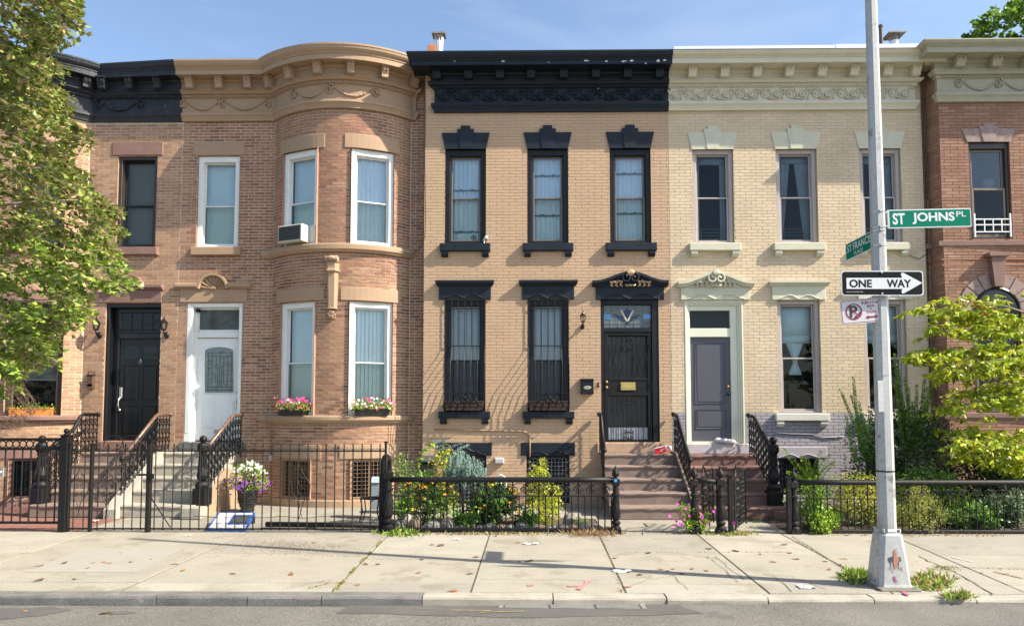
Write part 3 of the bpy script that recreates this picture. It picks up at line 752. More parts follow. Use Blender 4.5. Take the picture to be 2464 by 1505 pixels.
# black door with a gridded fanlight
def panel_door(hs, path, s, w, z0, z1, doorz, m_frame, m_door, jamb, y=.22):
    M_ = path.M(s); fr = MB(); fr.M = M_; x0, x1 = -w / 2, w / 2
    return M_
def door1():
    M_ = P1H.M(s_d1); w = wd1; x0, x1 = -w / 2, w / 2
    zt = Zat(320, 815, YF + .2); zm = Zat(320, 570, YF + .2)
    fr = MB(); fr.M = M_
    j0 = .21; j1 = .05
    fr.bbox(x0, x0 + .07, .03, .3, dz0, dz1); fr.bbox(x1 - .045, x1, .03, .3, dz0, dz1); fr.bbox(x0 + .07, x1 - .045, .04, .3, dz1 - .09, dz1)
    fr.bbox(x0 + .07, x0 + .2, .2, .3, dz0, dz1 - .09); fr.bbox(x0 + .2, x1 - .05, .17, .3, zt, zt + .13)
    d = fr.build('door', black_gloss, h1)
    t = MB(); t.M = M_; a0, a1, b0, b1 = x0 + .22, x1 - .06, zt + .2, dz1 - .18
    t.bbox(a0 - .03, a1 + .02, .2, .24, b0 - .07, b0); t.bbox(a0 - .03, a1 + .02, .2, .24, b1, b1 + .09); t.bbox(a0 - .03, a0, .2, .24, b0, b1); t.bbox(a1, a1 + .02, .2, .24, b0, b1)
    for k in range(1, 4): t.box(lerp(a0, a1, k / 4) - .008, lerp(a0, a1, k / 4) + .008, .205, .235, b0, b1)
    t.box(a0, a1, .206, .234, (b0 + b1) / 2 - .008, (b0 + b1) / 2 + .008)
    t.build('transom_frame', black_gloss, d)
    for k in range(4):
        for j in range(2):
            g = MB(); g.M = M_; g.box(lerp(a0, a1, k / 4) + .008, lerp(a0, a1, (k + 1) / 4) - .008, .217, .222, lerp(b0, b1, j / 2) + .008, lerp(b0, b1, (j + 1) / 2) - .008); g.build('pane', darkglass, d)
    l = MB(); l.M = M_; a0, a1 = x0 + .2, x1 - .05; b0, b1 = dz0 + .02, zt
    W = a1 - a0; H = b1 - b0; st = .12
    l.box(a0, a1, .235, .28, b0, b1)
    rows = [(.06, .33), (.395, .735), (.80, .93)]
    for (u, v) in rows:
        for k in range(2):
            p0 = a0 + st + k * (W - st) / 2; p1 = a0 + (k + 1) * (W - st) / 2
            z_0, z_1 = b0 + u * H, b0 + v * H
            if u < .7:
                l.bbox(p0, p1, .222, .24, z_0, z_1, .014); 
                for q in ((p0 - .012, p0, z_0 - .012, z_1 + .012), (p1, p1 + .012, z_0 - .012, z_1 + .012)): l.box(q[0], q[1], .227, .24, q[2], q[3])
                l.box(p0, p1, .2275, .24, z_0 - .012, z_0 - .001); l.box(p0, p1, .2275, .24, z_1 + .001, z_1 + .012)
            else: 
                l.box(p0 - .015, p1 + .015, .225, .24, z_0 - .015, z_0); l.box(p0 - .015, p1 + .015, .225, .24, z_1, z_1 + .015)
    lf = l.build('door_leaf', black_gloss, d)
    for k in range(2):
        g = MB(); g.M = M_; g.box(a0 + st + k * (W - st) / 2, a0 + (k + 1) * (W - st) / 2, .228, .234, b0 + .80 * H, b0 + .93 * H); g.build('pane', darkglass, d)
    kn = MB(); kn.M = M_; kx = (a0 + a1) / 2; kz = b0 + .755 * H
    kn.tube([(kx + .035 * math.sin(a), .205, kz + .04 - .045 * math.cos(a)) for a in [i * PI / 6 for i in range(12)]], .008, 6, closed=True); kn.lathe([(.012, 0), (.022, .03), (.012, .06), (.003, .08)], kx, .215, kz + .04, 8)
    kn.build('knocker', nickel, d)
    hd = MB(); hd.M = M_; hx = a0 + .055; hz = b0 + .36 * H
    hd.bbox(hx - .035, hx + .035, .21, .236, hz + .12, hz + .36, .01); hd.tube([(hx, .2, hz + .13), (hx - .01, .16, hz + .08), (hx - .01, .155, hz - .06), (hx, .18, hz - .13), (hx, .225, hz - .15)], .012, 6); hd.ball(hx, .2, hz - .15, .03, 8)
    hd.build('handle', nickel, d)
    r = MB(); r.M = M_; r.box(x0, x1, .3, .32, dz0, dz1); r.build('door_backing', room_m, d)
    th = MB(); th.M = M_; th.bbox(x0 - .05, x1 + .05, -.06, .3, dz0 - .21, dz0 - .002, .012); th.build('threshold', brownstone, h1)
door1()
shell_hood(h1, P1H, s1(316, 685), Xat(397, 685, YF) - Xat(238, 685, YF), Zat(316, 696, YF - .1), Zat(316, 682.5, YF - .1), .335, Xat(396, 710, YF) - Xat(245, 710, YF), Zat(316, 727.5, YF - .04), brownstone)

# ================================================================== HOUSE 2 (tan cornice, white door, rounded bay)
h2 = house('row_house', 'brick row house with tan cornice, white door and rounded bay full of white-framed windows', (X12 + X23) / 2, YF)
def s2(x, y): return Xat(x, y, YF) - X12
s_w2 = s2(524.5, 486); ww2 = Xat(574.5, 486, YF) - Xat(474, 486, YF)
s_d2 = s2(513, 895); wd2 = Xat(581, 895, YF) - Xat(447, 895, YF)
d2z0, d2z1 = zr(515, 727.7, 1062, YF)
ops2 = [op(P2H, s_w2, ww2, w1z0, w1z1), op(P2H, s_d2, wd2, d2z0, d2z1)]
for sg in (-1, 1):
    for a, b in ((bz0, bz1), (lz0, lz1)): ops2.append(op(P2H, bay_s(SJ2, sg), BW, a, b))
    ops2.append(op(P2H, bay_s(SJ2, sg), .82, kz0, kz1))
wall(P2H, 0, P2H.len, -.1, ZC2[0] - .06, ops2, mortar_light, h2, rev_m=mat('reveal_brick2', (.36, .19, .12), .9))
XB = Xat(450, 600, YF) - X12
def colf2(s, z, rng):
    c = jit(rng.choice(pal2), .12, rng)
    patch = noise.noise(Vector((s * .9, z * .7, 3.3)))
    if z > 5.0: c = mixc(c, (.28, .125, .095), .3)
    c = mixc(c, (.35, .20, .12), max(.15, min(.65, .35 + patch)))
    if s < .12 + .03 * math.sin(z * 40): c = mixc(c, (.42, .26, .165), .5)
    return c
from mathutils import noise
bricks(P2H, 0, P2H.len - .01, -.1, ZC2[1], ops2, pal2, brick_m, h2, colf=colf2, skip=lambda s, z: z > ZC2[7] and s < SJ2 + AL - .15)
body(h2, X12, X23, YF, ZC2[0])
cor2 = cornice(h2, P2H, 0, SJ2 + AL + .06, ZC2, brown_tan, [s2(x, 200) for x in (469, 538.7, 606.7)] + [SJ2 + .13 + k * (AL - .22) / 5 for k in range(6)], P=.52, ret1=True)
def garland(parent, path, s_list, z1, z0, m, ends=None, d=.07):
    zc_ = (z0 + z1) / 2 + .03; H = z1 - z0
    for s in s_list:
        mb = MB(); mb.M = path.M(s)
        mb.tube([(.075 * math.cos(a), -d, zc_ + .03 + .1 * math.sin(a)) for a in [i * PI / 6 for i in range(12)]], .014, 5, closed=True)
        for k in range(9): mb.ball(rnd.uniform(-.08, .08), -d - .01, zc_ + rnd.uniform(-.06, .14), rnd.uniform(.015, .032), 6)
        mb.tube([(-.05, -d, zc_ + .1), (.0, -d - .03, zc_ + .04), (.05, -d, zc_ - .04)], .016, 5)
        mb.build('rosette', m, parent, smooth=True)
    pts = sorted(s_list); ext = ends or []
    for a, b in zip(pts, pts[1:]):
        mb = MB(); n = 26
        for i in range(n + 1):
            t = i / n; s = lerp(a + .09, b - .09, t); z = zc_ + .06 - .17 * (1 - (2 * t - 1) ** 2) + rnd.uniform(-.006, .006)
            q = path.pt(s, z, d); mb.ball(q[0], q[1], q[2], .018 + .011 * math.sin(PI * t) + rnd.uniform(-.004, .004), 6)
        mb.build('garland', m, parent, smooth=True)
garland(cor2, P2H, [s2(446, 255), s2(538, 255), s2(646, 255)], ZC2[5], ZC2[6], brown_tan)
garland(cor2, P2H, [SJ2 + .74, SJ2 + 1.62, SJ2 + 2.55], ZC2[5], ZC2[6], brown_tan)
garland(cor2, P2H, [SJ2 + .06, SJ2 + .74][1:] + [], ZC2[5], ZC2[6], brown_tan) if False else None
garland(cor1, P1H, [s1(240, 255), s1(340, 255)], ZC2[5], ZC2[6], black_worn)
block_lintel(h2, P2H, s_w2, Xat(587, 355, YF) - Xat(464, 355, YF), Xat(587, 355, YF) - Xat(464, 355, YF), Zat(524, 374.7, YF), Zat(524, 342.5, YF), brown_tan)
sill(h2, P2H, s_w2, 1.09, Zat(524, 612.8, YF - .1), w1z0, brown_tan, brk=False)
WF = dict(trim=white_frame, sash=white_frame, tw=.105, sw=.028, top=.03)
window(h2, P2H, s_w2, ww2, w1z0, w1z1 - w1z0, cur='vblind', deep=.13, **WF)
bay_bands(h2, P2H, SJ2, brown_tan, zs5, bz0, zl_, lz0)
for sg in (-1, 1):
    s = bay_s(SJ2, sg)
    curved_block(h2, P2H, s - .6, s + .6, bz1, bz1 + .31, brown_tan); curved_block(h2, P2H, s - .64, s + .64, lz1, lz1 + .285, brown_tan)
    window(h2, P2H, s, BW, bz0, bz1 - bz0, cur='sheer' if sg > 0 else 'vblind', deep=.14, face=.05, **WF)
    window(h2, P2H, s, BW, lz0, lz1 - lz0, cur='vblind', deep=.14, face=.05, **WF)
    curved_block(h2, P2H, s - .62, s + .62, kz1, kz1 + .29, brown_tan)
def basement_window(h, path, s, w, z0, z1, m_trim, grille_m, n=8, nz=9, dark=darkglass, gw=.005):
    M_ = path.M(s); fr = MB(); fr.M = M_; x0, x1 = -w / 2, w / 2
    fr.bbox(x0, x0 + .06, .03, .16, z0, z1); fr.bbox(x1 - .06, x1, .03, .16, z0, z1); fr.bbox(x0 + .06, x1 - .06, .03, .16, z1 - .05, z1); fr.bbox(x0 + .06, x1 - .06, .03, .16, z0, z0 + .04)
    fr.box(-.012, .012, .1, .13, z0 + .04, z1 - .05)
    wn = fr.build('basement_window', m_trim, h)
    for sg in (0, 1):
        p = MB(); p.M = M_; p.box(lerp(x0 + .06, .012, sg), lerp(-.012, x1 - .06, sg), .115, .12, z0 + .04, z1 - .05); p.build('pane', dark, wn)
    g = MB(); g.M = M_; a0, a1, b0, b1 = x0 + .07, x1 - .07, z0 + .05, z1 - .06
    for i in range(n + 1): g.box(lerp(a0, a1, i / n) - gw, lerp(a0, a1, i / n) + gw, .015, .027, b0, b1)
    for j in range(nz + 1): g.box(a0, a1, .010, .0145, lerp(b0, b1, j / nz) - gw * .8, lerp(b0, b1, j / nz) + gw * .8)
    for j in range(6):
        for xx in (a0 - .02, a1 + .02): g.tube(spiral(xx, lerp(b0, b1, (j + .5) / 6), .035, .008, 0, 1.2, y=.012, n=8), .005, 4)
    g.build('grille', grille_m, wn)
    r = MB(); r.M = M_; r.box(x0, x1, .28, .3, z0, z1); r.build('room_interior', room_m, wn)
    return wn
for sg in (-1, 1):
    basement_window(h2, P2H, bay_s(SJ2, sg), .82, kz0, kz1, brown_tan, mat('rusty_tan_grille', (.22, .135, .08), .6, metal=.2))
    basement_window(h1, P1H, bay_s(SJ1, sg), .78, kz0, kz1, brownstone, black_frame)
for h, p, sj, m in ((h2, P2H, SJ2, brown_tan), (h1, P1H, SJ1, brownstone)):
    mb = MB(); sweep(mb, p, sj - .04, sj + AL + .02, [(-.02, kz0 - .005), (.03, kz0 - .005), (.05, kz0 - .03), (.05, -.1), (-.02, -.1)]); mb.build('base_course', m, h)
# the little engaged column between the bay windows
def colonnette():
    M_ = P2H.M(SJ2 + AL / 2); z1 = Zat(801, 615.5, -.4); z0 = Zat(801, 763.4, -.38); H = z1 - z0
    mb = MB(); mb.M = M_
    def ring(w, d, z): return [(-w / 2, .01, z), (-w / 2, -d * .5, z), (-w * .28, -d, z), (w * .28, -d, z), (w / 2, -d * .5, z), (w / 2, .01, z)]
    secs = [(.20, .10, z0 + .15 * H), (.235, .13, z0 + .75 * H), (.30, .17, z0 + .755 * H), (.31, .17, z0 + .78 * H), (.26, .14, z0 + .80 * H), (.28, .15, z0 + .90 * H), (.31, .17, z0 + .905 * H)]
    vs = []; fs = []
    for a in secs: vs += ring(*a)
    for i in range(len(secs) - 1):
        for k in range(6): fs.append((i * 6 + k, i * 6 + (k + 1) % 6, (i + 1) * 6 + (k + 1) % 6, (i + 1) * 6 + k))
    fs += [tuple(range(6)), tuple((len(secs) - 1) * 6 + k for k in range(6))]
    mb.add(vs, fs); c = mb.build('colonnette', brown_tan, h2)
    mb = MB(); mb.M = M_
    for k in range(26): mb.tube([(rnd.uniform(-.14, .14), -.06, z0 + .90 * H), (rnd.uniform(-.15, .15), -.17, z0 + rnd.uniform(.93, .97) * H), (rnd.uniform(-.15, .15), -.13, z0 + H)], .018, 5)
    mb.box(-.13, .13, -.14, .01, z0 + .90 * H, z0 + H - .01)
    mb.build('leaf_capital', brown_tan, c, smooth=True)
    mb = MB(); mb.M = M_; mb.ball(0, -.05, z0 + .04, .085, 8, sz=.9); mb.tube(spiral(0, z0 + .07, .065, .015, 0, 1.5, y=-.125), .016, 5); mb.bbox(-.11, .11, -.12, .01, z0 + .14 * H, z0 + .165 * H)
    for k in range(7): mb.ball(.08 * math.cos(k), -.09, z0 + .07 + .07 * math.sin(k), .022, 6)
    mb.build('rosette_drop', brown_tan, c, smooth=True)
colonnette()
shell_hood(h2, P2H, s2(515.6, 685), Xat(606, 685, YF) - Xat(423.5, 685, YF), Zat(515, 694, YF - .1), Zat(515, 680.5, YF - .1), .345, Xat(598.5, 710, YF) - Xat(437, 710, YF), Zat(515, 726.5, YF - .04), brown_tan)
def door2():
    M_ = P2H.M(s_d2); w = wd2; x0, x1 = -w / 2, w / 2
    zt = Zat(515, 813.6, YF + .15); fr = MB(); fr.M = M_
    fr.bbox(x0, x0 + .13, .0, .3, d2z0, d2z1); fr.bbox(x1 - .075, x1, .0, .3, d2z0, d2z1); fr.bbox(x0 + .13, x1 - .075, .005, .3, d2z1 - .1, d2z1)
    for k in range(3): fr.box(x0 + .025 + k * .03, x0 + .037 + k * .03, -.008, .002, d2z0 + .2, d2z1 - .15)
    for xx in (x0 + .06, x1 - .04):
        fr.lathe([(.0, 0)], 0, 0) if False else fr.tube([(xx + .028 * math.cos(a), -.008, d2z1 - .06 + .028 * math.sin(a)) for a in [i * PI / 5 for i in range(10)]], .009, 5, closed=True)
    a0, a1 = x0 + .185, x1 - .075
    fr.bbox(x0 + .13, a0, .10, .3, d2z0, d2z1 - .1); fr.bbox(a0, a1, .10, .3, zt + .012, zt + .14)
    d = fr.build('door', white_frame, h2)
    b0, b1 = zt + .17, d2z1 - .14
    t = MB(); t.M = M_; t.bbox(a0, a0 + .03, .13, .2, b0, b1); t.bbox(a1 - .02, a1, .13, .2, b0, b1); t.bbox(a0 + .03, a1 - .02, .13, .2, b0 - .03, b0 + .02); t.bbox(a0, a1, .13, .2, b1, b1 + .04); t.build('transom_frame', white_frame, d)
    g = MB(); g.M = M_; g.box(a0 + .03, a1 - .02, .165, .17, b0 + .02, b1); g.build('pane', darkglass, d)
    bl = MB(); bl.M = M_; z = b1
    while z > b0: bl.add([(a0 + .03, .19, z), (a1 - .02, .19, z), (a1 - .02, .21, z - .02), (a0 + .03, .21, z - .02)], [(0, 1, 2, 3)]); z -= .025
    bl.build('venetian_blind', hbl, d, kind='stuff')
    c = MB(); c.M = M_; c.box(a0 - .02, a0 + .05, .06, .14, b1 - .06, b1 + .01); c.build('door_closer', black_frame, d)
    l = MB(); l.M = M_; c0, c1 = d2z0 + .03, zt; W = a1 - a0; H = c1 - c0; xm = (a0 + a1) / 2
    l.box(a0, a1, .155, .2, c0, c1)
    gx0, gx1, gz0, gz1 = a0 + .21 * W, a0 + .84 * W, c0 + .47 * H, c0 + .90 * H
    arch = [(gx0 - .03, gz0 - .03), (gx1 + .03, gz0 - .03)] + [(xm + (gx1 - gx0 + .06) / 2 * math.cos(a), gz1 - .06 + .11 * math.sin(a)) for a in [i * PI / 10 for i in range(11)]]
    l.tube([(x, .15, z) for x, z in arch], .02, 5, closed=True)
    for k in range(2):
        p0 = a0 + (.16 + .44 * k) * W; p1 = p0 + .25 * W
        l.bbox(p0, p1, .147, .157, c0 + .13 * H, c0 + .37 * H, .008); l.tube([(p0 - .012, .153, c0 + .12 * H), (p1 + .012, .153, c0 + .12 * H), (p1 + .012, .153, c0 + .38 * H), (p0 - .012, .153, c0 + .38 * H)], .006, 4, closed=True)
    l.build('door_leaf', white_door, d)
    arch2 = [(gx0 - .01, gz0 - .01), (gx1 + .01, gz0 - .01)] + [(xm + (gx1 - gx0 + .02) / 2 * math.cos(a), gz1 - .06 + .09 * math.sin(a)) for a in [i * PI / 10 for i in range(11)]]
    g = MB(); g.M = M_; g.prism(arch2, .149, .1545); g.build('leaded_pane', leadglass, d)
    c = MB(); c.M = M_
    def ln(xa, za, xb, zb): c.tube([(xa, .147, za), (xb, .147, zb)], .0042, 4)
    GX = lambda t: lerp(gx0, gx1, t); GZ_ = lambda t: lerp(gz0, gz1, t)
    for t in (.08, .92): ln(GX(t), GZ_(.02), GX(t), GZ_(.9))
    for t in (.22, .78): ln(GX(t), GZ_(.05), GX(t), GZ_(.86))
    for t in (.36, .5, .64): ln(GX(t), GZ_(.12 if t == .5 else .2), GX(t), GZ_(.95 if t == .5 else .8))
    for t in (.43, .57): ln(GX(t), GZ_(.02), GX(t), GZ_(.6))
    for t in (.05, .12, .82, .9): ln(GX(0), GZ_(t), GX(1), GZ_(t))
    for t in (.3, .55, .7): ln(GX(0), GZ_(t), GX(.22), GZ_(t)); ln(GX(.78), GZ_(t - .05), GX(1), GZ_(t - .05))
    c.build('lead_came', mat('lead', (.05, .05, .05), .5, metal=.4), d)
    k = MB(); k.M = M_; kx = a1 - .055; kz = c0 + .36 * H
    k.ball(kx, .14, kz + .24, .028, 8); k.bbox(kx - .022, kx + .022, .14, .157, kz - .03, kz + .12, .01); k.tube([(kx, .145, kz + .08), (kx, .10, kz + .04), (kx, .10, kz - .10), (kx, .145, kz - .14)], .011, 6)
    k.build('handle', nickel, d)
    m_ = MB(); m_.M = M_; m_.bbox(xm - .07, xm + .16, .14, .157, c0 + .065 * H, c0 + .105 * H, .006); m_.build('letter_slot', nickel, d)
    th = MB(); th.M = M_; th.bbox(x0 - .06, x1 + .1, -.10, .3, d2z0 - .20, d2z0 - .002, .012); th.build('threshold', mat('grey_painted_step', (.10, .11, .12), .6), h2)
    r = MB(); r.M = M_; r.box(x0, x1, .3, .32, d2z0, d2z1); r.build('door_backing', room_m, d)
door2()

# ================================================================== HOUSE 3 (tan painted brick, blue-black trim)
h3 = house('row_house', 'tan painted brick row house with blue-black cornice, lintels and barred lower windows', (X23 + X34) / 2, 0)
def s3(x, y): return Xat(x, y, 0) - X23
uz0, uz1 = zr(1330, 358.7, 586.7, 0); mz0, mz1 = zr(1250, 719.6, 989, 0); d3z0, d3z1 = zr(1515, 721, 1064.7, 0)
UW = Xat(1168.5, 470, 0) - Xat(1071, 470, 0); MW = Xat(1167.4, 850, 0) - Xat(1068.7, 850, 0)
US = [s3(1119.7 + d, 470) for d in (0, 197.7, 396.5)]; MS = [s3(1118, 850), s3(1318.5, 850)]
s_d3 = s3(1515.3, 890); wd3 = Xat(1584.8, 890, 0) - Xat(1445.8, 890, 0)
q0, q1 = zr(1318, 1095.3, 1209, 0); BS3 = [s3(1118, 1150), s3(1318, 1150)]; BWD = Xat(1369, 1150, 0) - Xat(1266, 1150, 0)
ops3 = [op(P3H, s, UW, uz0, uz1) for s in US] + [op(P3H, s, MW, mz0, mz1) for s in MS] + [op(P3H, s_d3, wd3, d3z0, d3z1)] + [op(P3H, s, BWD, max(q0, .0), q1) for s in BS3]
wall(P3H, 0, P3H.len, -.1, ZC3[0] - .06, ops3, tan_joint, h3, rev_m=black_frame, reveal=.2)
wire0 = mat('dark_cord', (.02, .02, .02), .6)
T3 = (.485, .338, .220)
def colf3(s, z, rng): return jit(mixc(T3, (.44, .275, .17), max(0, .3 * noise.noise(Vector((s * .8, z * .8, 1))))), .025, rng)
bricks(P3H, 0, P3H.len, -.1, ZC3[1], ops3, [], paintbrick, h3, skip=lambda s, z: z > ZC3[7] and s > .45, L=.285, H=.069, gap=.007, proud=.004, colf=colf3)
body(h3, X23, X34, 0, ZC3[0])
xb3 = [1052, 1127, 1201, 1275, 1352, 1428, 1503, 1578]
cor3 = cornice(h3, P3H, s3(1047, 230) + .05, P3H.len - .001, ZC3, black_paint, [s3(x, 170) + .02 for x in xb3], P=.60, ret0=True, bw=.17)
chip_m = mat('bare_chipped_paint', (.55, .56, .54), .8, var=.3, scale=40)
cr_ = random.Random(9)
for zx, zy, w_ in ((565, 243, 11), (250, 243, 5), (1100, 238, 12), (1115, 240, 7), (1236, 243, 9), (1345, 244, 12), (1362, 241, 7), (1398, 240, 13), (1572, 241, 12), (1614, 236, 11), (1280, 195, 9), (1328, 196, 5), (1052, 523, 7), (860, 250, 4), (1490, 256, 7), (460, 193, 5), (1183, 418, 4), (280, 524, 4)):
    off_ = .50 if 215 < zy < 262 else (.545 if zy < 215 else .075); c0 = at(1000.6 + zx * .3707, 57.7 + zy * .3707, -off_ - .0025); r_ = w_ * .3707 / F * 14.6
    mb = MB(); mb.prism([(c0.x + r_ * cr_.uniform(.7, 1.3) * math.cos(a), c0.z + r_ * .6 * cr_.uniform(.6, 1.3) * math.sin(a)) for a in [i * PI / 5 for i in range(10)]], c0.y, c0.y + .012); mb.build('paint_chip', chip_m, cor3)
def frieze_scrolls(cor, path, s0, s1, z, m, n, d=.065):
    a = scroll_unit(False); b = scroll_unit(True); ms = []
    for k in range(n):
        s = lerp(s0, s1, (k + .5) / n); src = (a, b)[k % 2]
        if k < 2: o = src.build('scroll', m, cor, smooth=True, keep=True); ms.append(o.data)
        else: o = bpy.data.objects.new('scroll', ms[k % 2]); COL.objects.link(o); o.parent = cor
        p = path.pt(s, z, d); o.location = Vector(p) - WLOC[cor]; o.scale = (1.3, 1.6, 1.3)
frieze_scrolls(cor3, P3H, s3(1047, 230) + .06, P3H.len - .02, (ZC3[5] + ZC3[6]) / 2 + .015, black_paint, 19)
for s in US:
    keystone_lintel(h3, P3H, s, 1.045, .885, uz1 - .0, Zat(1318, 319.8, 0), Zat(1318, 303.5, 0), black_paint)
    sill(h3, P3H, s, 1.09, Zat(1318, 602, -.11), uz0 - .001, black_paint)
for k, s in enumerate(US): 
    wn, M_, box_ = window(h3, P3H, s, UW, uz0, uz1 - uz0, trim=black_frame, tw=.105, sash=bronze_frame, sash2=bronze_frame, sw=.032, rail=.5, cur='sheer', deep=.11, top=.03, face=.03)
    a0, a1, b0, b1, yb, dp = box_
    r = MB(); r.M = M_; zz = (b0 + (b1 - b0) * (.61, .78, .80)[k], b0 + (b1 - b0) * (.12, .31, .33)[k])
    for z_ in zz:
        r.box(a0 + .03, a1 - .03, yb - .005, yb + .012, z_, z_ + .03)
        for xx in (-.14, .1): r.box(xx, xx + .06, yb - .012, yb - .004, z_ + .015, z_ + .045)
    r.build('inner_sash_rail', mat('dull_blue_grey_rail', (.10, .14, .17), .5), wn)
    if k == 0:
        f = MB(); f.M = M_; f.box(-.20, .27, yb - .012, yb + .015, b0 + .03, b0 + .20); f.lathe([(.0, 0)], 0, 0) if False else None; f.build('window_fan', white_frame, wn)
        f = MB(); f.M = M_
        for i in range(4): f.tube([(.17 + .02 * i * math.cos(a) + .0, yb - .018, b0 + .115 + .02 * i * math.sin(a)) for a in [j * PI / 6 for j in range(12)]], .004, 4, closed=True) if i else None
        f.tube([(.10, yb - .017, b0 + .115), (.24, yb - .017, b0 + .115)], .004, 4); f.tube([(.17, yb - .017, b0 + .05), (.17, yb - .017, b0 + .18)], .004, 4)
        f.build('fan_grille', black_frame, wn)
zc0, zc1 = Zat(1318, 686.6, -.05), Zat(1318, 672.3, -.13)
for k, s in enumerate(MS):
    cap_lintel(h3, P3H, s, 1.265, zc0, zc1, 1.12, Zat(1318, 719.6, -.04), black_paint, MW)
    sill(h3, P3H, s, 1.10, Zat(1318, 1005.6, -.11), mz0 - .001, black_paint)
    wn, M_, bx = window(h3, P3H, s, MW, mz0, mz1 - mz0, trim=black_frame, tw=.12, sash=steel_frame, sash2=black_frame, sw=.03, rail=.46, cur='sheer' if k == 0 else 'sheer', deep=.13, top=.02, glz=glass('blue_grey_glass', (.76, .80, .83), .04), glz2=glass('screen_blue_glass', (.50, .53, .57), .0, .08))
    # belly-shaped iron guard
    g = MB(); g.M = M_; zt_, zm_, zb_ = mz1 - .06, Zat(1318, 831, -.05), mz0 + .05; w_ = MW / 2 - .01
    n = 7
    for i in range(n):
        x = lerp(-w_, w_, i / (n - 1))
        g.tube([(x, -.03, zt_ - .02), (x, -.03, zm_), (x, -.05, zm_ - .08), (x, -.22, zm_ - .40), (x, -.27, zm_ - .72), (x, -.27, zb_ + .12), (x, -.22, zb_ + .04), (x, -.03, zb_)], .0078, 4)
        g.tube([(x, -.03, zt_ - .03), (x, -.03, zt_ + .06)], .011, 4, r1=.001)
        g.box(x - .028, x + .028, -.036, -.024, zt_ - .02, zt_ - .005)
    for z_, y_ in ((zt_ - .15, -.03), (zm_, -.03), (zb_ + .04, -.22), (zb_ + .33, -.268)): g.box(-w_, w_, y_ - .008, y_ + .008, z_ - .009, z_ + .009)
    for sg in (-1, 1):
        g.box(sg * w_ - .008, sg * w_ + .008, -.19, .02, zb_ + .03, zb_ + .045)
        for q in range(3): g.tube(spiral(sg * (.06 + .13 * q), zb_ + .16 - .035 * q, .055 - .01 * q, .01, PI if sg > 0 else 0, sg * -1.3, y=-.285, n=12), .009, 5)
        g.tube([(sg * .42, -.285, zb_ + .05), (sg * .28, -.285, zb_ + .15), (sg * .12, -.285, zb_ + .2), (0, -.285, zb_ + .24)], .008, 5)
    g.tube(spiral(0, zb_ + .24, .04, .01, -PI / 2, 1.2, y=-.285, n=10), .009, 5)
    g.build('window_guard', iron, wn)
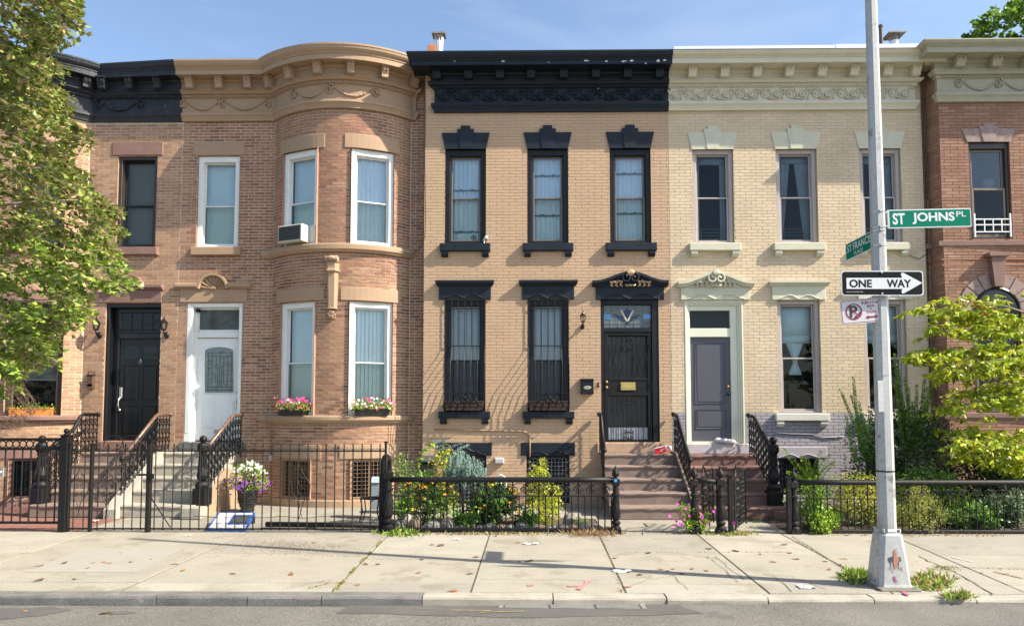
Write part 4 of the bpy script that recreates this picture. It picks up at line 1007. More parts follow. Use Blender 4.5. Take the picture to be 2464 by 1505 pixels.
# sunburst transom and barred door
cap_z = (Zat(1515, 720.5, -.04), Zat(1515, 690.8, -.05))
volute_hood(h3, P3H, s3(1514.5, 690), 1.62, Zat(1424, 674, -.15), Zat(1514, 652, -.16), 1.455, cap_z[0], cap_z[1], black_paint, mat('tan_gilded_carving', (.46, .31, .19), .6, var=.1, spots=[((.03, .03, .04), 30, .68)]), 1.26)
def door3():
    M_ = P3H.M(s_d3); w = wd3; x0, x1 = -w / 2, w / 2; fr = MB(); fr.M = M_
    fr.bbox(x0, x0 + .06, .01, .25, d3z0, d3z1); fr.bbox(x1 - .14, x1, .01, .25, d3z0, d3z1); fr.bbox(x0 + .06, x1 - .14, .01, .25, d3z1 - .1, d3z1)
    zt = Zat(1515, 800, .1); fr.bbox(x0 + .06, x1 - .14, .02, .25, zt, zt + .1)
    d = fr.build('door', black_frame, h3)
    a0, a1, b0, b1 = x0 + .075, x1 - .15, zt + .105, d3z1 - .105
    def poly(nm, pts, mm, y=.075):
        g = MB(); g.M = M_; g.prism([(lerp(a0, a1, x), lerp(b0, b1, z)) for x, z in pts], y, y + .006); g.build(nm, mm, d)
    gg = mat('grey_art_glass', (.10, .12, .13), .15, var=.3, scale=12); bb = mat('cobalt_art_glass', (.01, .02, .075), .12, var=.4, scale=14); lb = mat('sky_blue_art_glass', (.10, .30, .55), .2, var=.3, scale=14); yb_ = mat('cream_art_glass', (.55, .50, .33), .2, var=.2)
    poly('art_glass', [(0, 0), (1, 0), (1, 1), (0, 1)], gg, .082)
    poly('art_glass', [(.0, .38), (.16, .38), (.16, .6), (0, .6)], lb); poly('art_glass', [(.84, .38), (1, .38), (1, .6), (.84, .6)], lb)
    poly('art_glass', [(.5, .25), (.62, .7), (.5, .88), (.38, .7)], bb, .078)
    poly('art_glass', [(.47, .2), (.40, .5), (.19, .6)], bb); poly('art_glass', [(.53, .2), (.81, .6), (.60, .5)], bb)
    poly('art_glass', [(.485, .27), (.5, .33), (.39, .78), (.345, .78)], yb_, .070); poly('art_glass', [(.515, .27), (.655, .78), (.61, .78), (.5, .33)], yb_, .071)
    poly('art_glass', [(.5, .1), (.53, .2), (.5, .3), (.47, .2)], mat('black_art_glass', (.01, .01, .01), .1), .066)
    c = MB(); c.M = M_
    def ln(*p): c.tube([(lerp(a0, a1, x), .070, lerp(b0, b1, z)) for x, z in p], .004, 4)
    ln((0, .22), (.47, .22)); ln((.53, .22), (1, .22)); ln((.16, 0), (.16, 1)); ln((.84, 0), (.84, 1)); ln((.5, 0), (.5, .15)); ln((.5, .85), (.5, 1)); ln((.33, 0), (.33, .3)); ln((.67, 0), (.67, .3)); ln((.33, .75), (.33, 1)); ln((.67, .75), (.67, 1)); ln((.16, .78), (.38, .78)); ln((.62, .78), (.84, .78)); ln((.16, .6), (.345, .6), (.22, .6)); ln((.64, .6), (.84, .6)); ln((.38, .7), (.5, .88), (.62, .7))
    c.build('lead_came', mat('pale_lead', (.22, .23, .24), .5), d)
    # gate leaf
    c0, c1 = d3z0 + .02, zt - .005; a0, a1 = x0 + .07, x1 - .15; H = c1 - c0; W = a1 - a0
    l = MB(); l.M = M_; y = .03
    l.bbox(a0, a0 + .085, y, y + .04, c0, c1, .006); l.bbox(a1 - .085, a1, y, y + .04, c0, c1, .006)
    mids = [(0, .045), (.405, .445), (.48, .52), (.945, 1)]; zrr = [(c0, c0 + .05), (c0 + .42 * H, c0 + .455 * H), (c0 + .56 * H, c0 + .585 * H), (c1 - .06, c1)]
    for u, v in zrr: l.bbox(a0 + .085, a1 - .085, y + .002, y + .038, u, v, .006)
    l.bbox(a0 + .085, a1 - .085, y + .012, y + .03, c0 + .455 * H, c0 + .56 * H, .004)
    lf = l.build('gate_leaf', iron, d)
    b = MB(); b.M = M_
    for i in range(1, 8):
        x = lerp(a0 + .085, a1 - .085, i / 8)
        b.box(x - .006, x + .006, y + .012, y + .024, c0 + .045, c0 + .425 * H)
        if i not in (4,): b.box(x - .006, x + .006, y + .012, y + .024, c0 + .58 * H, c1 - .055)
    xm = (a0 + a1) / 2
    b.box(xm - .006, xm + .006, y + .012, y + .024, c0 + .58 * H, c1 - .055)
    for sg in (-1, 1):
        for zz in (c1 - .12, c1 - .33, c0 + .22, c0 + .09): b.tube(spiral(xm + sg * .055, zz, .05, .01, 0 if sg < 0 else PI, sg * 1.4, y=y + .0, n=12), .007, 4)
        for k in (1, 2, 3):
            xx = xm + sg * k * .13; b.tube([(xx + sg * .02 * math.sin(j * 1.3 + k), y + .004, c0 + lerp(.6, .9, j / 8) * H) for j in range(9)], .008, 4)
    b.tube([(xm + .1 * math.cos(a), y, c0 + .12 + .1 * math.sin(a)) for a in [i * PI / 8 for i in range(16)]], .007, 4, closed=True)
    b.build('gate_bars', iron, d)
    k = MB(); k.M = M_
    for zz in (.555, .505): k.lathe([(.0, 0)], 0, 0) if False else k.ball(a0 + .045, y - .025, c0 + zz * H - .02, .034, 10)
    k.build('knob', brass, d)
    m_ = MB(); m_.M = M_; m_.bbox(xm - .16, xm + .16, y - .012, y + .01, c0 + .47 * H, c0 + .545 * H, .008); m_.bbox(xm - .13, xm + .13, y - .022, y - .01, c0 + .487 * H, c0 + .528 * H, .006); m_.build('letter_slot', brass, d)
    i_ = MB(); i_.M = M_; i_.box(a0, a1, .16, .2, c0, c1); i_.bbox(xm - .16, xm + .16, .145, .162, c0 + .335 * H, c0 + .37 * H, .006)
    i_.build('inner_door', mat('near_black_door', (.012, .012, .016), .3, spec=.6), d)
    p = MB(); p.M = M_; p.box(a0 + .09, a1 - .09, .09, .094, c0 + .05, c0 + .13 * H); p.build('kick_plate', mat('dull_aluminium_plate', (.38, .40, .43), .5, metal=.3, var=.3, scale=9), d)
    hg = MB(); hg.M = M_
    for zz in (.12, .5, .86): hg.lathe([(.012, 0), (.012, .11)], a1 - .02, y - .008, c0 + zz * H, 8)
    hg.build('hinge', iron, d)
    th = MB(); th.M = M_; th.bbox(x0 - .1, x1 + .03, -.05, .2, d3z0 - .21, d3z0 - .002, .01); th.build('threshold', mat('tan_painted_threshold', (.40, .27, .19), .8, spots=[((.2, .12, .09), 8, .6)]), h3)
door3()
for s in BS3:
    block_lintel(h3, P3H, s, 1.15, 1.15, q1, Zat(1318, 1064, 0), black_paint, d=.03)
    mb = MB(); mb.M = P3H.M(s); scallops(mb, -.45, .45, q1 + .012, -.034, .08); mb.build('lintel_edge', black_frame, h3)
    basement_window(h3, P3H, s, BWD, max(q0, 0), q1, black_frame, mat('silver_grille', (.22, .23, .25), .5, metal=.4), n=10, nz=11, gw=.004)

# ================================================================== HOUSE 4 (cream painted brick)
h4 = house('row_house', 'cream painted brick row house with cream cornice, slate grey door and lavender painted foot', (X34 + X45) / 2, 0)
def s4(x, y): return Xat(x, y, 0) - X34
vz0, vz1 = zr(1915, 358.9, 586, 0); nz0, nz1 = zr(1923, 722, 994, 0); d4z0, d4z1 = zr(1718, 722.8, 1066.5, 0)
VW = Xat(1764.6, 470, 0) - Xat(1666.4, 470, 0); NW = Xat(1973.6, 855, 0) - Xat(1872, 855, 0)
VS = [s4(1715.5 + d, 470) for d in (0, 201.4, 403.5)]; NS = [s4(1923, 855), s4(2131, 855)]
s_d4 = s4(1718.5, 895); wd4 = Xat(1788.8, 895, 0) - Xat(1648, 895, 0)
BS4 = [s4(1922, 1150), s4(2130, 1150)]; r0, r1 = zr(1922, 1101, 1190, 0)
ops4 = [op(P4H, s, VW, vz0, vz1) for s in VS] + [op(P4H, s, NW, nz0, nz1) for s in NS] + [op(P4H, s_d4, wd4, d4z0, d4z1)] + [op(P4H, s, .82, r0, r1) for s in BS4]
ZLAV = Zat(1900, 992, 0)
wall(P4H, 0, P4H.len, ZLAV, ZC4[0] - .06, ops4, cream_joint, h4, rev_m=mat('cream_reveal', (.52, .43, .28), .8), reveal=.2)
wall(P4H, 0, P4H.len, -.1, ZLAV, [(o[0], o[1], o[2], min(o[3], ZLAV)) + ((1,) if o[3] > ZLAV else ()) for o in ops4 if o[2] < ZLAV], mat('lavender_joint', (.40, .38, .40), .85), h4, rev_m=lav_plain, name='wall_foot')
def colf4(s, z, rng):
    if z < ZLAV - .03: return jit((.36, .335, .365), .04, rng)
    t = noise.noise(Vector((s * 1.3, z * 1.1, 8))); c = mixc((.60, .485, .345), (.50, .385, .25), max(0, min(1, .35 + .9 * t)) * .6)
    for ws, zz in [(q, vz0 - .16) for q in VS] + [(q, nz0 - .17) for q in NS]:
        if zz - .9 < z < zz and abs(abs(s - ws) - .48) < .16: c = mixc(c, (.33, .27, .19), .30 * (1 - (zz - z) / .9) * rng.uniform(.4, 1.2))
    return jit(c, .05, rng)
bricks(P4H, 0, P4H.len, -.1, ZC4[1], ops4, [], paintbrick, h4, skip=lambda s, z: z > ZC4[7] and s < P4H.len - .5, L=.235, H=.069, gap=.007, proud=.004, colf=colf4)
body(h4, X34, X45, 0, ZC4[0])
xe4 = s4(2198, 260)
cor4 = cornice(h4, P4H, .002, xe4 - .06, ZC4, cream_orn, [s4(x, 170) for x in (1658, 1734, 1811, 1887, 1964, 2040, 2119, 2186)], P=.60, ret1=True, bw=.17)
frieze_scrolls(cor4, P4H, .02, xe4 - .08, (ZC4[5] + ZC4[6]) / 2 + .012, cream_orn, 19)
fl = MB(); zf0 = ZC4[0]; zf1 = Zat(1830, 110, -.62)
fl.box(X34 + .01, lerp(X34, X45, .62), -.62, 1.6, zf0 + .008, zf1); fl.box(lerp(X34, X45, .62) + .005, X45 + .12, -.625, 1.6, zf0 + .004, zf1 + .012)
fl.build('roof_flashing', silver, cor4)
for s in VS:
    keystone_lintel(h4, P4H, s, 1.075, .90, vz1, Zat(1915, 318.4, 0), Zat(1915, 302.5, 0), cream_trim, d=.02)
    sill(h4, P4H, s, 1.09, Zat(1915, 601, -.11), vz0 - .001, cream_trim)
for k, s in enumerate(VS):
    wn, M_, bx = window(h4, P4H, s, VW, vz0, vz1 - vz0, trim=mauve_frame, tw=.085, sash=mauve_frame, sash2=mauve_frame, sw=.032, rail=.5, cur=('side', 'open', 'side')[k], deep=.12, glz=darkglass, glz2=darkglass, face=.05)
    a0, a1, b0, b1, yb, dp = bx
    g = MB(); g.M = M_
    for j in range(4): g.tube([(a0 + .08, yb + .01, b0 + .1 + j * .07), (a1 - .05, yb + .01, b0 + .1 + j * .07)], .005, 4)
    for xx in (a0 + .12, a1 - .1): g.tube([(xx, yb + .01, b0 + .04), (xx, yb + .01, b0 + .34)], .006, 4)
    g.build('child_guard', mat('pale_blue_grey_metal', (.30, .36, .38), .5), wn)
zc40, zc41 = Zat(1915, 687.6, -.05), Zat(1915, 673, -.13)
for s in NS:
    cap_lintel(h4, P4H, s, 1.29, zc40, zc41, 1.135, Zat(1915, 721, -.04), cream_trim, NW)
    sill(h4, P4H, s, 1.12, Zat(1915, 1011.5, -.11), nz0 - .001, mat('off_white_sill_stone', (.58, .56, .49), .8, var=.1, bump=.2), bz=.14)
    window(h4, P4H, s, NW, nz0, nz1 - nz0, trim=mauve_frame, tw=.08, sash=mauve_frame, sw=.035, rail=.49, cur='knot', deep=.12, glz=winglass, glz2=winglass, face=.05)
volute_hood(h4, P4H, s4(1719, 690), 1.62, Zat(1630, 676, -.15), Zat(1719, 653, -.16), 1.47, Zat(1719, 721, -.04), Zat(1719, 691, -.05), cream_trim, cream_trim, 1.26)
def door4():
    M_ = P4H.M(s_d4); w = wd4; x0, x1 = -w / 2, w / 2; fr = MB(); fr.M = M_
    zt = Zat(1715, 811, .12); zg0, zg1 = Zat(1715, 790, .12), Zat(1715, 747.4, .12)
    for k, (i, y) in enumerate(((0, -.012), (.035, .01), (.07, .04))):
        fr.bbox(x0 + i, x0 + i + .036, y, .2, d4z0, d4z1 - i); fr.bbox(x1 - i - .036, x1 - i, y, .2, d4z0, d4z1 - i); fr.bbox(x0 + i + .036, x1 - i - .036, y, .2, d4z1 - i - .036, d4z1 - i)
    a0, a1 = x0 + .13, x1 - .25
    fr.bbox(x0 + .106, a0, .07, .2, d4z0, d4z1 - .106); fr.bbox(a1, x1 - .106, .07, .2, d4z0, d4z1 - .106)
    fr.bbox(a0, a1, .07, .2, zt + .002, zg0); fr.bbox(a0, a1, .07, .2, zg1, d4z1 - .106)
    d = fr.build('door', cream_door, h4)
    g = MB(); g.M = M_; g.box(a0, a1, .115, .12, zg0, zg1); g.build('pane', darkglass, d)
    l = MB(); l.M = M_; c0 = d4z0 + .05; H = zt - c0; W = a1 - a0
    l.box(a0, a1, .12, .17, c0, zt)
    for u, v in ((.12, .30), (.36, .94)):
        p0, p1, z_0, z_1 = a0 + .13 * W, a1 - .13 * W, c0 + u * H, c0 + v * H
        l.tube([(p0, .118, z_0), (p1, .118, z_0), (p1, .118, z_1), (p0, .118, z_1)], .014, 4, closed=True)
        l.bbox(p0 + .03, p1 - .03, .113, .125, z_0 + .03, z_1 - .03, .012)
    l.build('door_leaf', slate_door, d)
    k = MB(); k.M = M_; k.ball(a1 - .06, .09, c0 + .525 * H, .03, 10); k.build('deadbolt', brass, d)
    k = MB(); k.M = M_; k.ball(a1 - .05, .085, c0 + .45 * H, .032, 10); k.build('knob', black_frame, d)
    s_ = MB(); s_.M = M_; s_.box(x0 + .106, x1 - .106, .03, .2, d4z0, d4z0 + .045); s_.build('door_sill', cream_door, d)
    th = MB(); th.M = M_; th.bbox(x0 - .03, x1 + .12, -.06, .2, d4z0 - .215, d4z0 - .003, .012); th.build('threshold', mat('peeling_lavender_threshold', (.46, .42, .43), .85, spots=[((.16, .05, .04), 10, .62)]), h4)
    r = MB(); r.M = M_; r.box(x0 + .12, x1 - .12, .3, .32, zg0 - .1, zg1 + .1); r.build('door_backing', room_m, d)
door4()
for s in BS4:
    block_lintel(h4, P4H, s, 1.2, 1.2, r1 - .0, r1 + .24, lav_plain, d=.02); mb = MB(); mb.M = P4H.M(s); scallops(mb, -.42, .42, r1 + .01, -.03, .07); mb.build('lintel_edge', lav_plain, h4)
    basement_window(h4, P4H, s, .82, r0, r1, black_frame, iron, n=8, nz=8); sill(h4, P4H, s, .95, r0 - .14, r0 - .001, lav_plain, brk=False, d=.06)

# ================================================================== HOUSE 5 (right edge, red brick, projecting front)
h5 = house('row_house', 'red brick row house at the right edge with grey-cream cornice and projecting front', XB5 + 1.2, 0)
SF5 = P5H.segs[0][-1] + P5H.segs[1][-1]
def s5(x, y): return SF5 + Xat(x, y, -.28) - XB5
tz0, tz1 = zr(2382, 342, 573, -.28); TW = Xat(2431, 455, -.28) - Xat(2333, 455, -.28); s_t = s5(2382, 455)
oz0, oz1 = zr(2400, 745, 992, -.28); s_o = s5(2402, 870); OW = 1.0
kk0, kk1 = zr(2400, 1105, 1190, -.28)
ops5 = [op(P5H, s_t, TW, tz0, tz1), op(P5H, s_o, OW, oz0, oz1), op(P5H, s_o, .85, kk0, kk1), op(P5H, s_t + 1.75, TW, tz0, tz1), op(P5H, s_o + 1.75, OW, oz0, oz1)]
wall(P5H, 0, P5H.len, -.1, ZC5[0] - .06, ops5, mortar_dark, h5, rev_m=mat('reveal_brick5', (.25, .11, .07), .9), reveal=.2)
pal5 = [(.31, .175, .12), (.27, .145, .10), (.34, .20, .14), (.24, .125, .09)]
bricks(P5H, .0, P5H.len, -.1, ZC5[1], ops5, pal5, brick_m, h5, skip=lambda s, z: z > ZC5[7] and s > SF5 + .1, L=.29, H=.068, gap=.007, colf=lambda s, z, r: jit(mixc(r.choice(pal5), (.32, .18, .12), .45), .08, r))
body(h5, X45, XB5 + 3.6, .06, ZC5[0])
cor5 = cornice(h5, P5H, SF5 + .02, P5H.len, ZC5, grey_corn, [s5(x, 150) for x in (2290, 2375, 2450)] + [s5(2532, 150), s5(2615, 150)], P=.60, ret0=True, bw=.19)
garland(cor5, P5H, [s5(2303, 205), s5(2400, 205), s5(2497, 205)], ZC5[5], ZC5[6], grey_corn)
pl5 = mat('flaking_mauve_stone', (.30, .22, .20), .85, var=.2, scale=8, bump=.3, spots=[((.20, .12, .10), 6, .55)], spot_w=.1)
for s, in ((s_t,), (s_t + 1.75,)):
    keystone_lintel(h5, P5H, s, 1.15, .90, tz1, Zat(2388, 310, -.28), Zat(2388, 300, -.28), pl5, d=.02)
    wn, M_, bx = window(h5, P5H, s, TW, tz0, tz1 - tz0, trim=dark_brown_frame, tw=.06, sash=bronze_frame, sw=.05, rail=.54, cur='none', deep=.1, top=.07, glz=glass('clear_dark_glass', (.6, .68, .7), .05), glz2=darkglass, face=.04)
    a0, a1, b0, b1, yb, dp = bx
g = MB(); g.M = P5H.M(s_t)
for z_ in (tz0 + .12, tz0 + .27, tz0 + .39): g.box(-.36, .36, -.03, -.012, z_, z_ + .022)
for xx in (-.18, .0, .18): g.box(xx, xx + .022, -.0325, -.0305, tz0 + .12, tz0 + .41)
for xx in (-.385, .36): g.box(xx, xx + .028, -.035, -.008, tz0 + .02, tz0 + .52)
g.build('balconette_guard', mat('white_powder_coat', (.8, .8, .8), .4), h5)
lc = at(2377, 430, .15); lt = thing('paper_lantern', 'round white paper lantern hanging inside the upper window at the right edge', 'lantern', lc); mb = MB(); mb.ball(lc.x, lc.y, lc.z - .11, .13, 14, sz=.85); mb.build('shade', mat('lantern_paper', (.8, .82, .9), .8), lt, smooth=True); mb = MB(); mb.lathe([(.006, 0), (.006, .5)], lc.x, lc.y, lc.z, 5); mb.build('cord', wire0, lt)
for a, b, d in ((578, 592, .09), (621, 626, .05), (634, 640, .03)):
    mb = MB(); sweep(mb, P5H, 0, P5H.len, [(-.02, Zat(2380, a, -.3)), (d, Zat(2380, a, -.3) - .01), (d, Zat(2380, b, -.3) + .02), (d - .03, Zat(2380, b, -.3)), (-.02, Zat(2380, b, -.3))]); mb.build('string_course', brownstone if a == 578 else mat('red_brick_course', (.34, .15, .095), .9), h5)
mb = MB(); sweep(mb, P5H, 0, P5H.len, [(-.02, oz0), (.10, oz0 - .01), (.10, oz0 - .1), (.06, oz0 - .14), (-.02, oz0 - .14)]); mb.build('sill_course', brownstone, h5)
for so in (s_o, s_o + 1.75):
    M_ = P5H.M(so); R0 = .5; zc_ = oz1 - .02
    n = 9
    for i in range(n):
        a0_, a1_ = PI * i / n + .02, PI * (i + 1) / n - .02
        mb = MB(); mb.M = M_; ro = R0 + .30 if i != n // 2 else R0 + .34
        mb.prism([(R0 * math.cos(a0_), zc_ + R0 * math.sin(a0_)), (ro * math.cos(a0_), zc_ + ro * math.sin(a0_)), (ro * math.cos(a1_), zc_ + ro * math.sin(a1_)), (R0 * math.cos(a1_), zc_ + R0 * math.sin(a1_))], -.03, .02); mb.build('voussoir', pl5, h5)
    mb = MB(); mb.M = M_; mb.prism([(-.09, zc_ + R0), (.09, zc_ + R0), (.15, zc_ + R0 + .62), (-.15, zc_ + R0 + .62)], -.13, .02); mb.bbox(-.21, .21, -.17, .02, zc_ + R0 + .62, zc_ + R0 + .70); mb.build('keystone', brownstone, h5)
    mb = MB(); mb.M = M_; mb.prism([(R0 * math.cos(PI * i / 12), zc_ + R0 * math.sin(PI * i / 12)) for i in range(13)], -.016, -.006) ; mb.tube([(R0 * .93 * math.cos(PI * i / 12), -.025, zc_ + R0 * .93 * math.sin(PI * i / 12)) for i in range(13)], .03, 5); mb.build('arch_light', mat('dark_arch_glass', (.010, .012, .015), .2, spec=.5), h5)
    window(h5, P5H, so, OW, oz0, oz1 - oz0, trim=dark_brown_frame, tw=.07, sash=bronze_frame, sw=.045, rail=.5, cur='side', deep=.1, glz=darkglass)
basement_window(h5, P5H, s_o, .85, kk0, kk1, black_frame, iron)
# ================================================================== GROUND, PAVEMENT, KERB, ROAD
FY = -3.44                       # fence line
asph = mat('worn_asphalt', (.135, .127, .112), .9, var=.2, scale=1.3, fine=.55, fscale=55, bump=.6, bscale=160, spots=[((.11, .104, .095), 2.2, .60), ((.30, .285, .25), 70, .62), ((.05, .048, .043), 60, .66)], spot_w=.06)
asph_d = mat('dark_asphalt_patch', (.095, .091, .084), .9, var=.15, scale=2, fine=.3, fscale=120, bump=.5, bscale=160)
conc = [mat('pavement_concrete_%s' % n, c, .9, var=.10, scale=1.6, fine=.20, fscale=45, bump=.25, bscale=150, spots=[((c[0] * .72, c[1] * .68, c[2] * .6), 5.5, .66), ((.13, .11, .08), 38, .76), ((c[0] * .82, c[1] * .8, c[2] * .76), 1.5, .56)], spot_w=.07)
        for n, c in (('warm', (.295, .272, .222)), ('pale', (.325, .302, .25)), ('grey', (.27, .25, .208)))]
conc_new = mat('fresh_concrete_patch', (.30, .285, .245), .85, var=.05, fine=.06, fscale=60, bump=.1)
yardc = mat('yard_concrete', (.27, .25, .205), .9, var=.15, scale=1.5, fine=.12, spots=[((.20, .18, .14), 4, .62)], spot_w=.1)
joint_m = mat('joint_dirt', (.09, .08, .055), 1, var=.3, scale=8, spots=[((.07, .10, .03), 4, .55)], spot_w=.08)
kerb_m = mat('dark_granite_kerb', (.15, .145, .135), .8, var=.25, scale=4, fine=.25, fscale=60, bump=.5, bscale=60, spots=[((.30, .28, .24), 6, .62)], spot_w=.08)
kerb_c = mat('concrete_kerb', (.33, .30, .25), .9, var=.2, scale=3, fine=.15, bump=.3)
soil = mat('garden_soil', (.07, .05, .035), 1, var=.4, scale=9, bump=.8, bscale=40)
tile_m = mat('red_terracotta_paving', (.22, .10, .075), .85, var=.2, scale=6, bump=.2)

mb = MB(); mb.box(-300, 300, -300, 300, -.60, -.30); struct('ground', mb, mat('far_ground', (.12, .115, .10), .95))
def zroad(x): return -.105 + .055 / (1 + math.exp(-(x - 1.5) * 1.1))
YK0, YK1 = -7.44, -7.26
mb = MB(); xs = [-60, -20] + [-12 + i for i in range(25)] + [20, 60]
for a, b in zip(xs, xs[1:]):
    ys = [-26, -12, -9, -8, YK0 - .02]
    for c, d in zip(ys, ys[1:]):
        f = lambda x, y: (x, y, zroad(x) + (.03 if y < -9 else 0))
        mb.add([f(a, c), f(b, c), f(b, d), f(a, d)], [(0, 1, 2, 3)])
road = struct('road', mb, asph)
def sheet(pts, dz, m, name, parent, zf):
    mb = MB(); c = Vector((sum(p[0] for p in pts) / len(pts), sum(p[1] for p in pts) / len(pts), 0))
    vs = [(c.x, c.y, zf(c.x) + dz)] + [(p[0], p[1], zf(p[0]) + dz) for p in pts]
    n = len(pts); mb.add(vs, [(0, i + 1, (i + 1) % n + 1) for i in range(n)]); return mb.build(name, m, parent)
def gpts(px, Z=-.09): return [(lambda v: (v.x, v.y))(atz(x, y, Z)) for x, y in px]
rr = random.Random(5)
def ragged(px, a=3, n=5):
    out = []
    for (x0, y0), (x1, y1) in zip(px, px[1:] + px[:1]):
        for i in range(n): out.append((lerp(x0, x1, i / n) + rr.uniform(-a, a), lerp(y0, y1, i / n) + rr.uniform(-a, a) * .4))
    return out
sheet(gpts(ragged([(860, 1441), (1200, 1439), (1590, 1444), (1690, 1478), (1500, 1482), (1240, 1484), (1080, 1478), (810, 1470)])), .004, asph_d, 'asphalt_patch', road, zroad)
sheet(gpts(ragged([(-60, 1462), (120, 1455), (170, 1463), (90, 1478), (-60, 1490)])), .004, asph_d, 'asphalt_patch', road, zroad)
sheet(gpts(ragged([(250, 1468), (310, 1465), (330, 1470), (270, 1474)], 2)), .004, asph_d, 'asphalt_patch', road, zroad)
cov = thing('utility_cover', 'rectangular steel and concrete utility cover sunk in the road near the kerb', 'utility cover', (*gpts([(1370, 1450)])[0], zroad(.8)))
cp_ = gpts([(1212, 1441), (1210, 1456), (1545, 1462), (1532, 1442)], -.07)
for k in range(3):
    q = [(lerp(cp_[0][0], cp_[3][0], t), lerp(cp_[0][1], cp_[3][1], t)) for t in (k / 3 + .01, (k + 1) / 3 - .01)]; w = [(lerp(cp_[1][0], cp_[2][0], t), lerp(cp_[1][1], cp_[2][1], t)) for t in (k / 3 + .01, (k + 1) / 3 - .01)]
    mb = MB(); mb.prismz([w[0], w[1], q[1], q[0]], -.2, zroad((w[0][0] + q[0][0]) / 2 + .3) + .009); mb.build('cover_plate', mat('worn_steel_plate', (.15, .15, .14), .7, var=.2, scale=4, fine=.2, fscale=60, bump=.3), cov)
for a, b in ((0, 1), (2, 3)):
    mb = MB(); p, q = Vector((*cp_[a], 0)), Vector((*cp_[b], 0)); sg = -1 if a == 0 else 1
    mb.prismz([(p.x, p.y), (p.x + sg * .05, p.y), (q.x + sg * .05, q.y), (q.x, q.y)][::sg], -.2, zroad(p.x) + .010); mb.build('cover_frame', mat('pale_concrete_edge', (.2, .19, .17), .9), cov)

# pavement: one slab per panel, dirt joints below
mb = MB(); mb.box(-60, 60, YK1, FY + .12, -.3, -.004); walk = struct('sidewalk', mb, joint_m)
jx_top = [150, 550, 920, 1175, 1452, 1700, 1915, 2190]; jx_bot = [-180, 300, 805, 1130, 1495, 1830, 2120, 2420]
rows = [(FY + .10, -5.17), (-5.18, -6.86), (-6.87, YK1 - .003)]
def jl(i):
    a = atz(jx_top[i], 1297, 0); b = atz(jx_bot[i], 1420, 0); return lambda y: lerp(a.x, b.x, (y - a.y) / (b.y - a.y)) * .55 + .45 * (a.x + b.x) / 2
lines = [lambda y: -16.5, lambda y: -13.6, lambda y: -11.0] + [jl(i) for i in range(8)] + [lambda y: 9.0, lambda y: 11.2, lambda y: 13.5]
lines.sort(key=lambda f: f(-5))
for i in range(len(lines) - 1):
    for j, (ya, yb) in enumerate(rows):
        if j == 2 and rr.random() < .0: continue
        m = conc[(i * 2 + j * 3 + i * j) % 3]; g = .009 if i % 2 else .013
        z = rr.uniform(.0, .004); tl = rr.uniform(-.002, .003)
        p = [(lines[i](yb) + g, yb), (lines[i + 1](yb) - g, yb), (lines[i + 1](ya) - g, ya), (lines[i](ya) + g, ya)]
        mb = MB(); b = .003
        vs = [(x, y, -.05) for x, y in p] + [(x, y, z - .006 + tl * (k in (1, 2))) for k, (x, y) in enumerate(p)]
        cx_, cy_ = sum(x for x, _ in p) / 4, sum(y for _, y in p) / 4
        vs += [(x + (b if x < cx_ else -b), y + (b if y < cy_ else -b), z + tl * (k in (1, 2))) for k, (x, y) in enumerate(p)]
        mb.add(vs, [(0, 1, 5, 4), (1, 2, 6, 5), (2, 3, 7, 6), (3, 0, 4, 7), (4, 5, 9, 8), (5, 6, 10, 9), (6, 7, 11, 10), (7, 4, 8, 11), (8, 9, 10, 11)])
        mb.build('paving_slab', m, walk)
zs_ = lambda x: .004
sheet(gpts([(205, 1318), (445, 1318), (325, 1376), (60, 1376)][::-1], 0), .002, conc_new, 'paving_patch', walk, zs_)
# fine cracks and scored lines
crk = mat('crack_dark', (.07, .06, .045), 1)
def crack(px, w=.006, seed=1, m=crk, nm='crack'):
    r = random.Random(seed); pts = [atz(x, y, 0) for x, y in px]; fine_ = []
    for a, b in zip(pts, pts[1:]):
        for i in range(6): fine_.append(a.lerp(b, i / 6) + Vector((r.uniform(-.02, .02), r.uniform(-.02, .02), 0)))
    fine_.append(pts[-1]); mb = MB(); vs = []; fs = []
    for i, p in enumerate(fine_):
        d = (fine_[min(i + 1, len(fine_) - 1)] - fine_[max(i - 1, 0)]).normalized(); n_ = Vector((-d.y, d.x, 0)) * w * r.uniform(.5, 1.2)
        vs += [(p.x + n_.x, p.y + n_.y, .0085), (p.x - n_.x, p.y - n_.y, .0085)]
    for i in range(len(fine_) - 1): fs.append((2 * i, 2 * i + 1, 2 * i + 3, 2 * i + 2))
    mb.add(vs, fs); mb.build(nm, m, walk)
crack([(1700, 1338), (1730, 1360), (1775, 1400)], .004, 2); crack([(1722, 1338), (1790, 1395)], .004, 3); crack([(1858, 1382), (1905, 1424)], .004, 4); crack([(2210, 1338), (2260, 1362), (2300, 1377)], .010, 5)
crack([(2245, 1362), (2463, 1368)], .006, 8); crack([(680, 1418), (760, 1400), (800, 1396)], .004, 9); crack([(1905, 1290), (2035, 1370)], .006, 10); crack([(1480, 1424), (1560, 1395), (1620, 1384), (1850, 1382), (1900, 1385), (1990, 1420)], .003, 11)
crack([(870, 1344), (1420, 1348)], .003, 12); crack([(1620, 1384), (1655, 1418)], .004, 13); crack([(2300, 1377), (2390, 1430)], .008, 14); crack([(1150, 1392), (1440, 1396)], .003, 15)
grit = MB()
for i in range(2200):
    x = rr.gauss(720, 90); y = 1316 + rr.gauss(0, 9) + (x - 720) * .05; p = atz(x, y, 0); grit.box(p.x, p.x + rr.uniform(.003, .009), p.y, p.y + rr.uniform(.003, .009), .0, .006)
grit.build('grit', mat('brown_grit', (.16, .11, .08), 1, var=.4, scale=30), walk, kind='stuff')
